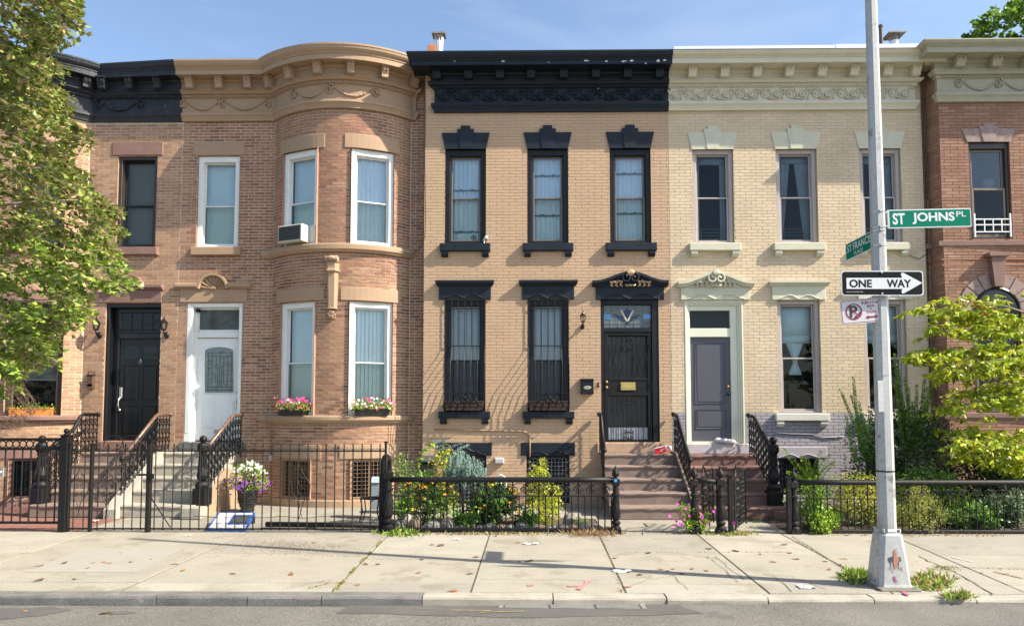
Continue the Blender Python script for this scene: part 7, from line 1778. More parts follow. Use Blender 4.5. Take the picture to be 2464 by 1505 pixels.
# ---- street tree filling the left edge
BND = [(-400, 150), (-60, 205), (0, 215), (30, 228), (50, 236), (80, 185), (105, 135), (150, 168), (200, 180), (240, 200), (280, 218), (325, 262), (355, 180), (400, 235), (450, 272), (485, 300), (530, 316), (560, 282), (600, 325), (650, 362), (672, 322), (700, 262), (740, 238), (765, 215), (800, 158), (850, 150), (875, 110), (905, 60), (940, 20), (975, -60), (1000, -200)]
def bnd(y):
    for (a, xa), (b, xb) in zip(BND, BND[1:]):
        if a <= y <= b: return lerp(xa, xb, (y - a) / (b - a))
    return -999
TX, TY = -9.9, -6.2
T = thing('street_tree', 'leafy pear tree with olive green leaves filling the left edge of the view', 'tree', (TX, TY, 0))
mb = MB(); mb.tube([(TX, TY, -.05), (TX + .05, TY, .8), (TX - .03, TY + .03, 1.9), (TX + .05, TY, 3), (TX, TY + .05, 5), (TX + .1, TY, 7.4)], .17, 12, r1=.05); mb.build('trunk', bark, T, smooth=True)
pear = mkcol([(.21, .26, .05), (.25, .30, .06), (.14, .20, .04), (.30, .32, .08), (.36, .31, .12), (.24, .20, .08), (.17, .25, .045), (.40, .30, .16), (.24, .28, .06)])
pear2 = mkcol([(.22, .34, .04), (.27, .39, .05), (.13, .23, .035), (.32, .38, .07), (.36, .38, .10)])
crown = MB(); tw = MB(); limbs = MB(); cnt = 0; tips = []; singles = []
tries = 0
while cnt < 2300 and tries < 20000:
    tries += 1
    y = lr.uniform(-420, 990); bx = bnd(y) + 34 * noise.noise(Vector((y / 26, 4.2, 0))); x = bx - abs(lr.gauss(0, 1)) * 190 - 12 if lr.random() < .8 else lr.uniform(-700, bx - 20)
    Yd = TY + lr.uniform(-1.25, 1.35)
    if noise.noise(Vector((x / 75, y / 60, Yd * .9))) < -.24: continue
    p = at(x, y, Yd)
    if p.z > 9.5: continue
    d = Vector((p.x - TX, (p.y - TY) * .8, .1 + .2 * lr.random()))
    d.normalize(); L = lr.uniform(.22, .42)
    st = p - d * L
    cf = pear if (y < 560 or lr.random() < .3) else pear2
    sprig(crown, tw, st, d, L, lr.randint(14, 20), .082, cf, droop=.5, w=.4)
    tips.append(st); cnt += 1
crown.build('crown', leaf_m, T, kind='stuff'); tw.build('twig', twig_m, T, kind='stuff')
for x, y, Yd in [(140, 400, -6.7), (230, 480, -6.2), (250, 640, -6.5), (120, 720, -6.6), (110, 130, -6.3), (60, 250, -6.8), (180, 560, -6.0), (60, 830, -6.5), (130, 300, -5.8)]:
    p = at(x, y, Yd); z0_ = max(1.9, p.z - .9); limbs = MB(); a = Vector((TX, TY, z0_)); m_ = a.lerp(p, .5) + Vector((0, 0, .25)); 
    limbs.tube([a, a.lerp(m_, .5) + Vector((0, 0, .08)), m_, m_.lerp(p, .6) + Vector((0, 0, .05)), p], .042, 6, r1=.006); limbs.build('branch', twig_m, T, smooth=True)
def single_leaves(T, pts, ls, colf, n, w=.36, droop=.5, name='leaf'):
    vs = []
    for k in range(10):
        mb = MB(); mb.leaf((0, 0, 0), ls * lr.uniform(.8, 1.2), ls * w, lr, colf(), tip=Vector((lr.gauss(0, .6), lr.gauss(-.3, .6), lr.gauss(-droop, .4)))); o = mb.build(name, leaf_m, T, keep=True); vs.append(o.data)
        if k: pass
        o.location = Vector(lr.choice(pts)) - WLOC[T]
    for i in range(n):
        o = bpy.data.objects.new(name, vs[i % 10]); COL.objects.link(o); o.parent = T; p = Vector(lr.choice(pts)); o.location = p + Vector((lr.uniform(-.1, .14), lr.uniform(-.16, .05), lr.uniform(-.1, .1))) - WLOC[T]; o.rotation_euler = (lr.uniform(-.5, .5), lr.uniform(-.5, .5), lr.uniform(-3, 3))
front = sorted(tips, key=lambda p: p.y)[:260]
single_leaves(T, [p for p in front], .075, pear2, 280)

# ---- dogwood at the right edge
DX, DY = at(2560, 1200, -2.3).x, -2.3
T = thing('dogwood_tree', 'small dogwood with drooping lime green leaves at the right edge', 'tree', (DX, DY, 0))
mb = MB(); mb.tube([(DX, DY, -.02), (DX - .05, DY, .6), (DX - .02, DY - .05, 1.3), (DX - .12, DY, 2.1), (DX - .05, DY, 3.0)], .055, 8, r1=.02); mb.build('trunk', bark, T, smooth=True)
dog = mkcol([(.46, .50, .03), (.36, .46, .03), (.52, .52, .05), (.26, .38, .03), (.44, .46, .04), (.32, .42, .03)])
tiers = [((2215, 745), (2480, 770)), ((2245, 728), (2420, 730)), ((2178, 860), (2480, 835)), ((2240, 790), (2480, 800)), ((2300, 760), (2480, 790)), ((2250, 900), (2480, 880)), ((2270, 985), (2480, 930)), ((2310, 950), (2480, 905)), ((2340, 870), (2500, 860)), ((2235, 1065) if False else (2290, 1060), (2480, 1075)), ((2310, 1090), (2480, 1110)), ((2290, 1040), (2470, 1045)), ((2390, 1120), (2500, 1120)), ((2380, 960), (2500, 985)), ((2190, 850), (2300, 870))]
dl = MB(); dt = MB(); dpts = []
for (xa, ya), (xb, yb) in tiers:
    Yd = DY + lr.uniform(-.8, .6); a, b = at(xa, ya, Yd), at(xb, yb, Yd * .5 + DY * .5); o_ = Vector((DX - .03, DY, max(.9, min(a.z, b.z) - .35)))
    mb = MB(); mb.tube([o_, b + Vector((0, 0, -.05)), a.lerp(b, .5) + Vector((0, 0, .03)), a + Vector((0, 0, -.03))], .018, 5, r1=.004); mb.build('branch', twig_m, T, smooth=True)
    n = int((b - a).length * 32) + 6
    for i in range(n):
        t = i / n; p = a.lerp(b, t) + Vector((lr.gauss(0, .07), lr.gauss(0, .22), lr.gauss(0, .06)))
        d = Vector((lr.gauss(-.5, .6), lr.gauss(-.3, .7), .05)); sprig(dl, dt, p, d, lr.uniform(.12, .24), lr.randint(8, 11), .13, dog, droop=.3, w=.27, flat=True, r=.003); dpts.append(p)
for i in range(170):
    x, y = lr.uniform(2290, 2500), lr.uniform(735, 1125)
    if noise.noise(Vector((x / 50, y / 34, 7))) < .02: continue
    p = at(x, y, DY + lr.uniform(-.5, .7)); sprig(dl, dt, p, Vector((lr.gauss(-.5, .6), lr.gauss(-.3, .7), .05)), lr.uniform(.14, .28), lr.randint(8, 11), .13, dog, droop=.4, w=.27, flat=True, r=.003); dpts.append(p)
red = mkcol([(.42, .22, .08), (.40, .16, .05)])
for x, y in ((2320, 732), (2335, 728), (2352, 735), (2370, 738), (2388, 745), (2375, 752)):
    p = at(x, y, DY - .3); sprig(dl, dt, p, Vector((-.3, -.3, .2)), .12, 6, .085, red, flat=True, r=.003)
dl.build('crown', leaf_m, T, kind='stuff'); dt.build('twig', twig_m, T, kind='stuff'); single_leaves(T, dpts, .105, dog, 240, w=.27, droop=.9)

# ---- far tree behind the right-hand house
c0 = at(2440, 105, 16); T = thing('background_tree', 'round green tree top rising behind the roof of the right edge house', 'tree', (c0.x, 16, 0))
mb = MB(); mb.tube([(c0.x, 16, 0), (c0.x, 16, 6), (c0.x + .2, 16, c0.z)], .3, 8, r1=.1); mb.build('trunk', bark, T)
mb = MB(); tw = MB(); fc = mkcol([(.18, .32, .04), (.23, .38, .05), (.13, .24, .04), (.28, .40, .07)])
for i in range(500):
    a, e = lr.uniform(0, 2 * PI), math.asin(lr.uniform(-.5, 1)); R = 1.8 * (1 + .3 * noise.noise(Vector((math.cos(a) * 1.5, math.sin(a) * 1.5, e * 1.5)))) * lr.uniform(.75, 1)
    p = c0 + Vector((R * math.cos(a) * math.cos(e), R * math.sin(a) * math.cos(e), R * math.sin(e) * .85))
    sprig(mb, tw, p, p - c0, .4, 18, .17, fc, w=.42)
mb.build('crown', leaf_m, T, kind='stuff'); tw.build('twig', bark, T, kind='stuff')

# ---- Japanese maple tips at the far left
T = thing('maple_shrub', 'dark red fine-leaved maple at the far left in front of the bay window', 'shrub', at(-80, 1200, -1.4) * Vector((1, 1, 0)) if False else (Xat(-80, 1100, -1.4), -1.4, 0))
mb = MB(); tw = MB(); mc = mkcol([(.12, .06, .04), (.16, .09, .05), (.09, .05, .04), (.20, .12, .07), (.11, .09, .04)])
for i in range(260):
    y = lr.uniform(880, 1025); mx = {0: 10}.get(0); mxx = lerp(20, 85, min(1, (y - 880) / 90)) if y < 975 else lerp(80, 30, (y - 975) / 50); x = mxx - abs(lr.gauss(0, 35)); p = at(x, y, -1.4 + lr.uniform(-.35, .35))
    sprig(mb, tw, p, Vector((1, 0, -.5)), .14, 12, .04, mc, droop=.5, w=.14, r=.002)
for k in range(5): tw.tube([(Xat(-80, 1100, -1.4), -1.4, 0), at(-60, 950, -1.4), at(lr.uniform(0, 40), lr.uniform(900, 1000), -1.4)], .012, 4, r1=.003)
mb.build('foliage', leaf_m, T, kind='stuff'); tw.build('stem', bark, T, kind='stuff')

# ---- flower boxes and planters
mg = [(.26, .44, .03), (.34, .50, .05), (.18, .34, .03), (.42, .52, .08)]
def flowerbox(label, M_, w, h, d, cols, boxm, bcols, bh=.16, taper=.04, nb=95, name='flower_box', nl=900):
    p = M_ @ Vector((0, -d / 2, 0)); T = thing(name, label, 'flower box', p)
    mb = MB(); mb.M = M_; y0 = -d; n = 8
    vs = [(-w / 2 + taper, y0 + .02, 0), (w / 2 - taper, y0 + .02, 0), (w / 2 - taper, 0, 0), (-w / 2 + taper, 0, 0), (-w / 2, y0, h), (w / 2, y0, h), (w / 2, 0, h), (-w / 2, 0, h)]
    mb.add(vs, [(0, 3, 2, 1), (4, 5, 6, 7), (0, 1, 5, 4), (1, 2, 6, 5), (2, 3, 7, 6), (3, 0, 4, 7)]); mb.box(-w / 2 - .008, w / 2 + .008, y0 - .008, .0, h - .02, h + .004); mb.build('box', boxm, T)
    f = MB(); cf = mkcol(cols); pts = []
    for i in range(nl):
        x = lr.uniform(-w / 2 - .06, w / 2 + .06); q = M_ @ Vector((x, lr.uniform(-d - .06, .0), h + abs(lr.gauss(0, bh * .45)) - .03 - max(0, abs(x) - w / 2) * .8)); f.leaf(q, lr.uniform(.03, .06), .014, lr, cf(), tip=Vector((lr.gauss(0, .6), lr.gauss(-.3, .6), lr.gauss(.4, .6))))
    f.build('foliage', leaf_m, T, kind='stuff')
    if nb: blossoms(T, [M_ @ Vector((lr.uniform(-w / 2 - .07, w / 2 + .07), lr.uniform(-d - .08, -d * .2), h + lr.uniform(-.02, bh * 1.1))) for _ in range(nb)], .028, bcols)
    return T
blackplastic = mat('black_plastic', (.018, .017, .017), .45)
pinks = [(.80, .06, .30), (.85, .10, .32), (.75, .05, .25), (.82, .80, .80), (.72, .04, .34)]
Ml, Mr = P2H.M(bay_s(SJ2, -1), lz0 + .0), P2H.M(bay_s(SJ2, 1), lz0 + .0)
flowerbox('black window box of mostly pink flowers under the left lower bay window', Ml @ Matrix.Translation((-.0, .05, .001)), .66, .15, .20, mg, blackplastic, pinks + [(.80, .06, .30)] * 4, bh=.2)
flowerbox('black window box of pink and white flowers under the right lower bay window', Mr @ Matrix.Translation((.03, .05, .001)), .74, .15, .20, mg, blackplastic, pinks + [(.85, .84, .84)] * 2, bh=.2)
flowerbox('orange wooden window box with green plants in the far left bay window', P1H.M(bay_s(SJ1, 1), lz0 + .001) @ Matrix.Translation((-.02, .10, 0)), .78, .16, .18, [(.14, .30, .03), (.2, .4, .05)], mat('orange_cedar', (.62, .22, .05), .6, var=.12, scale=8), [], bh=.12, taper=.0, nb=0, nl=150)
brownbox = mat('dark_brown_box', (.06, .035, .03), .8, var=.2, scale=10)
for k, s in enumerate(MS):
    flowerbox(('dark brown empty window box behind the left barred window guard', 'dark brown window box with dry stalks behind the right barred window guard')[k], P3H.M(s, mz0 + .02) @ Matrix.Translation((0, -.01, 0)), .80, .20, .15, [(.35, .20, .08), (.30, .16, .06)], brownbox, [], bh=.05, taper=.005, nb=0, nl=22)
# tall urn
pc = atz(595, 1229, .0); T = thing('planter_urn', 'tall black ribbed urn overflowing with white and purple flowers behind the fence', 'planter', (pc.x, pc.y, 0))
mb = MB(); mb.lathe([(.12, 0), (.14, .03), (.12, .06), (.15, .1), (.19, .3), (.205, .45), (.20, .55), (.225, .57), (.225, .60), (.19, .60), (.18, .52)], pc.x, pc.y, 0, 18)
for z in (.18, .21, .24, .27): mb.tube([(pc.x + (.165 + z * .13) * math.cos(a), pc.y + (.165 + z * .13) * math.sin(a), z) for a in [i * PI / 9 for i in range(18)]], .006, 4, closed=True)
mb.build('urn', blackplastic, T, smooth=True)
f = MB(); cf = mkcol(mg + [(.26, .32, .12)]); wp = []; pp = []
for i in range(1500):
    a = lr.uniform(0, 2 * PI); e = math.asin(lr.uniform(-.15, 1)); R = lr.uniform(.7, 1)
    q = Vector((pc.x + .42 * R * math.cos(a) * math.cos(e), pc.y + .30 * R * math.sin(a) * math.cos(e), .63 + .36 * R * math.sin(e) - .16 * (math.cos(e) ** 4) * R)); f.leaf(q, .05, .013, lr, cf())
    if i % 14 == 0: (wp if q.z > .72 else pp).append(q + (q - Vector((pc.x, pc.y, .6))).normalized() * .03)
f.build('foliage', leaf_m, T, kind='stuff'); blossoms(T, wp * 1 + [p + Vector((lr.gauss(0, .03), -.03, lr.gauss(0, .03))) for p in wp], .030, [(.85, .84, .82)]); blossoms(T, [p + Vector((lr.gauss(0, .05), -.04, lr.gauss(-.02, .04))) for p in pp * 2], .021, [(.25, .03, .45), (.35, .05, .50)], 'purple_blossoms')

# ---- garden of the tan house
def P(x, y, Y): return at(x, y, Y)
gy = [(.12, .26, .04), (.18, .34, .05), (.09, .20, .035), (.24, .38, .07)]
dk = [(.035, .075, .025), (.05, .095, .03), (.03, .06, .025), (.07, .12, .04)]
yl = [(.60, .60, .04), (.52, .56, .04), (.40, .46, .04), (.66, .64, .12)]
def xbush(name, label, cat, x0, x1, ytop, Y, ry, n, ls, cols, **k):
    X0, X1 = Xat(x0, ytop, Y), Xat(x1, ytop, Y); z = Zat((x0 + x1) / 2, ytop, Y); return bush(name, label, cat, ((X0 + X1) / 2, Y, 0.02), ((X1 - X0) / 2, ry, z), n, ls, cols, **k)
xbush('flower_clump', 'tall green clump of yellow coneflowers at the left of the garden', 'flowers', 948, 1090, 1165, -2.75, .35, 2600, .09, gy, clumps=26, w=.2,
      extra=lambda T, mb, tw, cl: blossoms(T, [P(lr.uniform(975, 1092), lr.choice([lr.uniform(1150, 1172), lr.uniform(1160, 1200), lr.uniform(1160, 1225)]), -3.0 + lr.uniform(-.2, .3)) for _ in range(46)], .031, [(.85, .42, .0), (.82, .33, .0), (.88, .50, .01)], cone=(.10, .05, .02)))
xbush('flower_clump', 'dark green clump with a few yellow daisies in the middle of the garden', 'flowers', 1120, 1268, 1178, -2.9, .3, 2400, .10, dk + gy[:2], clumps=24, w=.3,
      extra=lambda T, mb, tw, cl: blossoms(T, [P(x, y, -3.2) for x, y in ((1155, 1222), (1166, 1216), (1136, 1232), (1185, 1165), (1229, 1175), (1220, 1206), (1226, 1208), (1250, 1181), (1240, 1183), (1176, 1164), (1245, 1230), (1238, 1186))], .030, [(.85, .45, .01), (.80, .35, .01)], cone=(.08, .04, .02)))
xbush('gold_shrub', 'small golden-leaved shrub behind the drooping blue spruce', 'shrub', 1036, 1096, 1096, -2.3, .2, 1500, .045, yl, clumps=14, w=.4)
# pointed golden euonymus
T = thing('gold_shrub', 'pointed golden variegated shrub in front of the grated basement window', 'shrub', (Xat(1308, 1240, -2.9), -2.9, 0)); mb = MB(); tw = MB(); cf = mkcol(yl + [(.20, .28, .04)])
for x, y, R in [(1306, 1110, 7), (1307, 1122, 9), (1285, 1128, 10), (1303, 1140, 14), (1278, 1150, 13), (1312, 1160, 20), (1285, 1180, 22), (1325, 1190, 24), (1300, 1205, 28), (1330, 1215, 20), (1290, 1230, 26), (1318, 1240, 24), (1270, 1215, 14), (1342, 1180, 9), (1305, 1255, 18), (1335, 1235, 10)]:
    c = P(x, y, -2.9 + lr.uniform(-.12, .2)); r_ = R / F * 12.1
    tw.tube([(T.location.x, -2.9, 0), c], .006, 3)
    for i in range(int(26 + R * R * .42)):
        v = Vector((lr.gauss(0, 1), lr.gauss(0, 1), lr.gauss(0, 1))).normalized() * r_ * lr.uniform(.5, 1.1); mb.leaf(c + v, .042, .016, lr, cf(), tip=v + Vector((0, 0, .03)))
mb.build('foliage', leaf_m, T, kind='stuff'); tw.build('stem', stem_m, T, kind='stuff')
# weeping blue spruce
spx = Xat(1115, 1240, -2.7); T = thing('spruce', 'weeping blue spruce drooping over the garden fence', 'tree', (spx, -2.7, 0)); mb = MB(); tw = MB(); sp = mkcol([(.22, .35, .30), (.28, .42, .37), (.15, .25, .21), (.34, .46, .40)])
tw.tube([(spx, -2.7, -.02), P(1112, 1180, -2.7), P(1098, 1110, -2.7), P(1082, 1072, -2.7), P(1055, 1062, -2.7)], .03, 6, r1=.008); tw.tube([P(1098, 1100, -2.7), P(1125, 1110, -2.7), P(1150, 1105, -2.7), P(1165, 1120, -2.7)], .014, 5, r1=.005); tw.tube([P(1090, 1085, -2.7), P(1120, 1075, -2.7), P(1140, 1085, -2.7)], .012, 5, r1=.005)
def needles(a, b, r=.035, n=90):
    a, b = Vector(a), Vector(b); ax = (b - a).normalized()
    for i in range(n):
        p = a.lerp(b, lr.random()); v = ax.cross(Vector((lr.gauss(0, 1), lr.gauss(0, 1), lr.gauss(0, 1)))).normalized() + ax * .9; mb.leaf(p, r, .0065, lr, sp(), tip=v)
seg = [((1046, 1068), (1072, 1060)), ((1040, 1062), (1060, 1060)), ((1050, 1085), (1080, 1075)), ((1045, 1078), (1065, 1070)), ((1085, 1075), (1110, 1066)), ((1100, 1080), (1128, 1070)), ((1095, 1095), (1118, 1088)), ((1080, 1090), (1062, 1105))]
for (x0, y0), (x1, y1) in seg: needles(P(x0, y0, -2.7 + lr.uniform(-.15, .15)), P(x1, y1, -2.7), .04, 110)
for k in range(130):
    x = lr.gauss(1120, 26) if k < 90 else lr.uniform(1080, 1165); x = min(1168, max(1068, x)); y0 = 1075 + abs(x - 1100) * .45 + lr.uniform(0, 60); L = lr.uniform(22, 55); Y = -2.7 + lr.uniform(-.32, .25)
    if y0 + L > 1245: y0 = 1245 - L
    needles(P(x, y0, Y), P(x + lr.uniform(-6, 6), y0 + L, Y), .038, 95)
mb.build('needles', leaf_m, T, kind='stuff'); tw.build('trunk', bark, T)
# arching light vine
T = thing('sapling', 'thin light green arching sapling against the tan house corner', 'sapling', (Xat(1000, 1240, -2.2), -2.2, 0)); mb = MB(); tw = MB(); cf = mkcol([(.22, .42, .04), (.30, .46, .06)])
pts = [P(1000, 1240, -2.2), P(1005, 1160, -2.2), P(1008, 1110, -2.2), P(1018, 1085, -2.2), P(1042, 1066, -2.2)]; tw.tube(pts, .008, 4, r1=.003)
for a, b in zip(pts[1:], pts[2:]):
    for i in range(26): q = a.lerp(b, lr.random()); mb.leaf(q, .075, .022, lr, cf())
mb.build('foliage', leaf_m, T, kind='stuff'); tw.build('stem', stem_m, T, kind='stuff')
xbush('shrub', 'loose pale green weeds climbing beside the bent pipe rail', 'weeds', 948, 1010, 1110, -2.6, .25, 700, .05, [(.16, .28, .06), (.22, .34, .08)], clumps=12, w=.3)
xbush('ground_plant', 'low ferny green plant between the rocks at the right of the garden', 'plant', 1362, 1412, 1252, -3.1, .12, 500, .06, [(.14, .22, .06), (.2, .28, .09)], clumps=9, w=.1)
xbush('ground_plant', 'low broad-leaved plant at the foot of the blue spruce', 'plant', 1075, 1150, 1243, -3.15, .12, 260, .10, [(.14, .30, .04), (.10, .22, .03)], clumps=10, w=.35)
xbush('ground_plant', 'low green leaves at the foot of the golden pointed shrub', 'plant', 1255, 1300, 1240, -3.2, .1, 200, .09, [(.10, .22, .03)], clumps=8, w=.35)
# rocks
rockm = [mat('rock_grey', (.20, .185, .155), .9, var=.25, scale=9, bump=.5, bscale=25), mat('rock_tan', (.30, .22, .145), .9, var=.25, scale=9, bump=.5, bscale=25), mat('rock_pale', (.34, .31, .27), .9, var=.2, scale=9, bump=.5, bscale=25)]
def rock(x, y, w, h, Y, m, lab=''):
    X, Z = Xat(x, y, Y), 0.0; wr = w / F * (Y + 15) / 2; hr = h / F * (Y + 15); mb = MB(); r = random.Random(int(x * 7 + y)); vs = []; fs = []; n = 9; R = 5
    for i in range(R + 1):
        e = -PI / 2 + PI * i / R
        for k in range(n): a = 2 * PI * k / n; q = 1 + r.uniform(-.16, .16); vs.append((X + wr * q * math.cos(a) * math.cos(e) ** .7 if abs(math.cos(e)) > 1e-6 else X, Y + wr * .7 * q * math.sin(a) * max(0, math.cos(e)) ** .7, Z + hr / 2 + hr / 2 * math.sin(e) * (1 + r.uniform(-.08, .08))))
    for i in range(R):
        for k in range(n): fs.append((i * n + k, i * n + (k + 1) % n, (i + 1) * n + (k + 1) % n, (i + 1) * n + k))
    mb.add(vs, fs); o = mb.build('garden_rock', m, None); tag(o, lab, 'rock', 'rocks edging the garden bed'); return o
xr_ = [(962, 34, 22), (1000, 30, 27), (1040, 38, 20), (1078, 34, 24), (1110, 24, 14), (1153, 13, 12), (1178, 28, 16), (1205, 24, 14), (1228, 16, 14), (1258, 36, 18), (1295, 34, 15), (1325, 24, 13), (1355, 28, 14), (1380, 26, 14), (1407, 24, 18), (1437, 28, 14), (1466, 22, 12), (980, 20, 30), (1372, 34, 32), (1135, 18, 16), (1100, 20, 12)]
ORD = 'first second third fourth fifth sixth seventh eighth ninth tenth eleventh twelfth thirteenth fourteenth fifteenth sixteenth seventeenth eighteenth nineteenth twentieth twenty-first'.split()
def rocklab(i, x, w, h):
    k = sorted(q[0] for q in xr_).index(x); return '%s %s rock, %s from the left along the foot of the garden fence' % ('large' if w > 29 else 'small' if w < 20 else 'middling', ('grey', 'tan', 'pale')[(i * 7) % 3], ORD[k])
for i, (x, w, h) in enumerate(xr_): rock(x, 1262, w * 1.1, h * 1.25, -3.28 + (.2 if i in (17, 18, 19) else rr.uniform(-.02, .04)), rockm[(i * 7) % 3], lab=rocklab(i, x, w, h))
# white garden arch, lidded bin, meter box, iron chair
T = thing('garden_arch', 'small white metal hoop ornament behind the garden fence', 'garden ornament', (Xat(1204, 1180, -2.2), -2.2, 0)); mb = MB(); a, b = Xat(1192, 1180, -2.2), Xat(1217, 1180, -2.2); zt_ = Zat(1204, 1141, -2.2); mb.tube([(a, -2.2, 0), (a, -2.2, zt_ - .14), (a + .03, -2.2, zt_ - .04), ((a + b) / 2, -2.2, zt_), (b - .03, -2.2, zt_ - .04), (b, -2.2, zt_ - .14), (b, -2.2, 0)], .017, 6); mb.build('hoop', white_frame, T, smooth=True); mb = MB(); mb.tube([((a + b) / 2, -2.2, zt_ - .02), ((a + b) / 2, -2.2, zt_ - .2)], .014, 5); mb.build('hanger', white_frame, T)
T, a, b, c, d = boxr(1010, 1112, 1046, 1205, -1.0, .4, blackplastic, 'rubbish_bin', 'black rubbish bin with domed lid behind the garden shrubs', 'bin', .03)
mb = MB(); mb.prismx([(-1.42, d), (-1.43, d + .03), (-1.32, d + .10), (-1.12, d + .12), (-1.0, d + .05), (-1.0, d)], a - .02, b + .02); mb.build('lid', mat('dark_grey_lid', (.06, .065, .07), .4), T)
T, a, b, c, d = boxr(892, 1160, 913, 1224, -1.55, .3, mat('blue_grey_metal', (.30, .35, .37), .5), 'utility_cabinet', 'small grey metal cabinet behind the right end of the spiked fence', 'cabinet')
mb = MB(); mb.prismx([(-1.87, d), (-1.70, d + .10), (-1.55, d)], a - .01, b + .01); mb.build('pitched_lid', MATS['blue_grey_metal'], T)
chx, chy = Xat(893, 1230, -2.3), -2.3
T = thing('garden_chair', 'small wrought iron garden chair beside the bent pipe rail', 'chair', (chx, chy, 0)); 
for sx_ in (-.16, .16):
    for sy_ in (-.15, .15): mb = MB(); mb.tube([(chx + sx_, chy + sy_, .42), (chx + sx_ * .8, chy + sy_ * .8, .2), (chx + sx_ * 1.2, chy + sy_ * 1.2, 0)], .012, 5); mb.build('leg', iron, T)
mb = MB(); mb.tube([(chx + .19 * math.cos(a), chy + .19 * math.sin(a), .43) for a in [i * PI / 8 for i in range(16)]], .014, 5, closed=True)
for k in range(-3, 4): mb.box(chx - .17, chx + .17, chy + k * .05 - .008, chy + k * .05 + .008, .425, .433)
mb.build('seat', iron_worn, T)
mb = MB(); mb.tube([(chx + .17, chy - .17, .43), (chx + .2, chy - .17, .62), (chx + .2, chy, .72), (chx + .2, chy + .17, .62), (chx + .17, chy + .17, .43)], .013, 5)
for k in (-.07, 0, .07): mb.tube([(chx + .18, chy + k, .43), (chx + .2, chy + k, .68)], .008, 4)
for k in (-.1, .02): mb.tube([(chx + .2, chy + k + .04 * math.cos(a), .56 + .05 * math.sin(a)) for a in [i * PI / 5 for i in range(10)]], .007, 4, closed=True)
mb.build('backrest', iron, T)
# blue and white board lying on the concrete
a, b = atz(494, 1273, .03), atz(592, 1274, .03); bz_ = .19; yb_ = -2.45; c, d = Vector((Xat(614, 1234, yb_), yb_, bz_)), Vector((Xat(526, 1235, yb_), yb_, bz_))
T = thing('sign_board', 'blue-bordered white board with a dark panel propped on the ground behind the fence', 'board', a)
def bq(u, v, o=0): p = (a.lerp(b, u)).lerp(d.lerp(c, u), v); return p + Vector((0, 0, o))
def bqs(u0, u1, v0, v1, o, m, nm, t=.02):
    mb = MB(); q = [bq(u0, v0, o), bq(u1, v0, o), bq(u1, v1, o), bq(u0, v1, o)]; mb.add(q + [p - Vector((0, 0, t)) for p in q], [(0, 1, 2, 3), (7, 6, 5, 4), (0, 4, 5, 1), (1, 5, 6, 2), (2, 6, 7, 3), (3, 7, 4, 0)]); mb.build(nm, m, T)
blue = mat('cobalt_plastic', (.02, .10, .45), .45); whp = mat('white_plastic', (.72, .74, .75), .5, var=.08, scale=5)
bqs(0, 1, 0, 1, 0, blue, 'backing', .03); bqs(.05, .95, .05, .95, .003, whp, 'panel', .002); bqs(.45, .97, .28, .85, .006, blue, 'inner_border', .002); bqs(.50, .93, .33, .80, .009, mat('dark_grey_panel', (.05, .055, .06), .5), 'inner_panel', .002)
mb = MB(); mb.box(d.x, c.x, c.y - .03, c.y, .0, bz_ - .03); mb.build('prop', blackplastic, T)

# ---- petunias by the stub fence
xbush('petunia_clump', 'spreading clump of magenta petunias at the foot of the stub fence', 'flowers', 1622, 1705, 1222, FY + .05, .14, 900, .055, mg, clumps=20, w=.24,
      extra=lambda T, mb, tw, cl: blossoms(T, [P(x, y, FY - .12) for x, y in ((1643, 1234), (1658, 1239), (1650, 1224), (1634, 1261), (1683, 1253), (1686, 1236), (1689, 1246), (1633, 1245), (1619, 1264), (1610, 1240), (1645, 1249), (1700, 1262), (1629, 1212), (1716, 1230), (1658, 1212), (1642, 1260), (1765, 1257), (1690, 1243), (1627, 1253))], .028, [(.62, .03, .42), (.68, .04, .5), (.5, .03, .35)]))
# ---- right-hand garden
xbush('dark_shrub', 'large dark green privet mass against the lavender wall foot', 'shrub', 2045, 2300, 1015, -1.5, .5, 9000, .06, dk, clumps=80, w=.36)
xbush('dark_shrub', 'lower dark green shrub under the dogwood at the right', 'shrub', 2270, 2480, 1090, -1.7, .5, 5200, .07, dk + [(.05, .10, .03)], clumps=50, w=.36)
xbush('dark_shrub', 'rounded dark shrub beside the lower right cream window', 'shrub', 2040, 2110, 1010, -1.1, .3, 1600, .05, dk, clumps=18, w=.36)
def shoots(label, tips_, base, Y, cols, ls=.055):
    T = thing('shrub_shoots', label, 'shrub', (Xat(base[0], base[1], Y), Y, 0)); mb = MB(); tw = MB(); cf = mkcol(cols)
    for x, y in tips_:
        a, b = P(base[0] + lr.uniform(-25, 25), base[1], Y), P(x, y, Y + lr.uniform(-.15, .15)); m_ = a.lerp(b, .5) + Vector((lr.uniform(-.05, .05), 0, 0)); tw.tube([a, m_, b], .006, 4, r1=.002)
        L = (b - a).length; n = int(L * 95)
        for i in range(n):
            t = .18 + .82 * i / n; q = a.lerp(m_, t * 2) if t < .5 else m_.lerp(b, t * 2 - 1); sd = 1 if i % 2 else -1
            mb.leaf(q, ls * (1.25 - .8 * t), ls * .25, lr, tuple(c * (1 + .9 * max(0, t - .8)) for c in cf()), tip=Vector((sd, lr.uniform(-.6, .6), .7)))
    mb.build('foliage', leaf_m, T, kind='stuff'); tw.build('stem', stem_m, T, kind='stuff')
shoots('pair of tall thin privet shoots left of the street pole', [(2020, 935), (2052, 905), (2066, 965), (2035, 1000), (2080, 1010), (2090, 985), (2047, 950)], (2085, 1140), -1.6, [(.13, .26, .04), (.18, .34, .05)], .07)
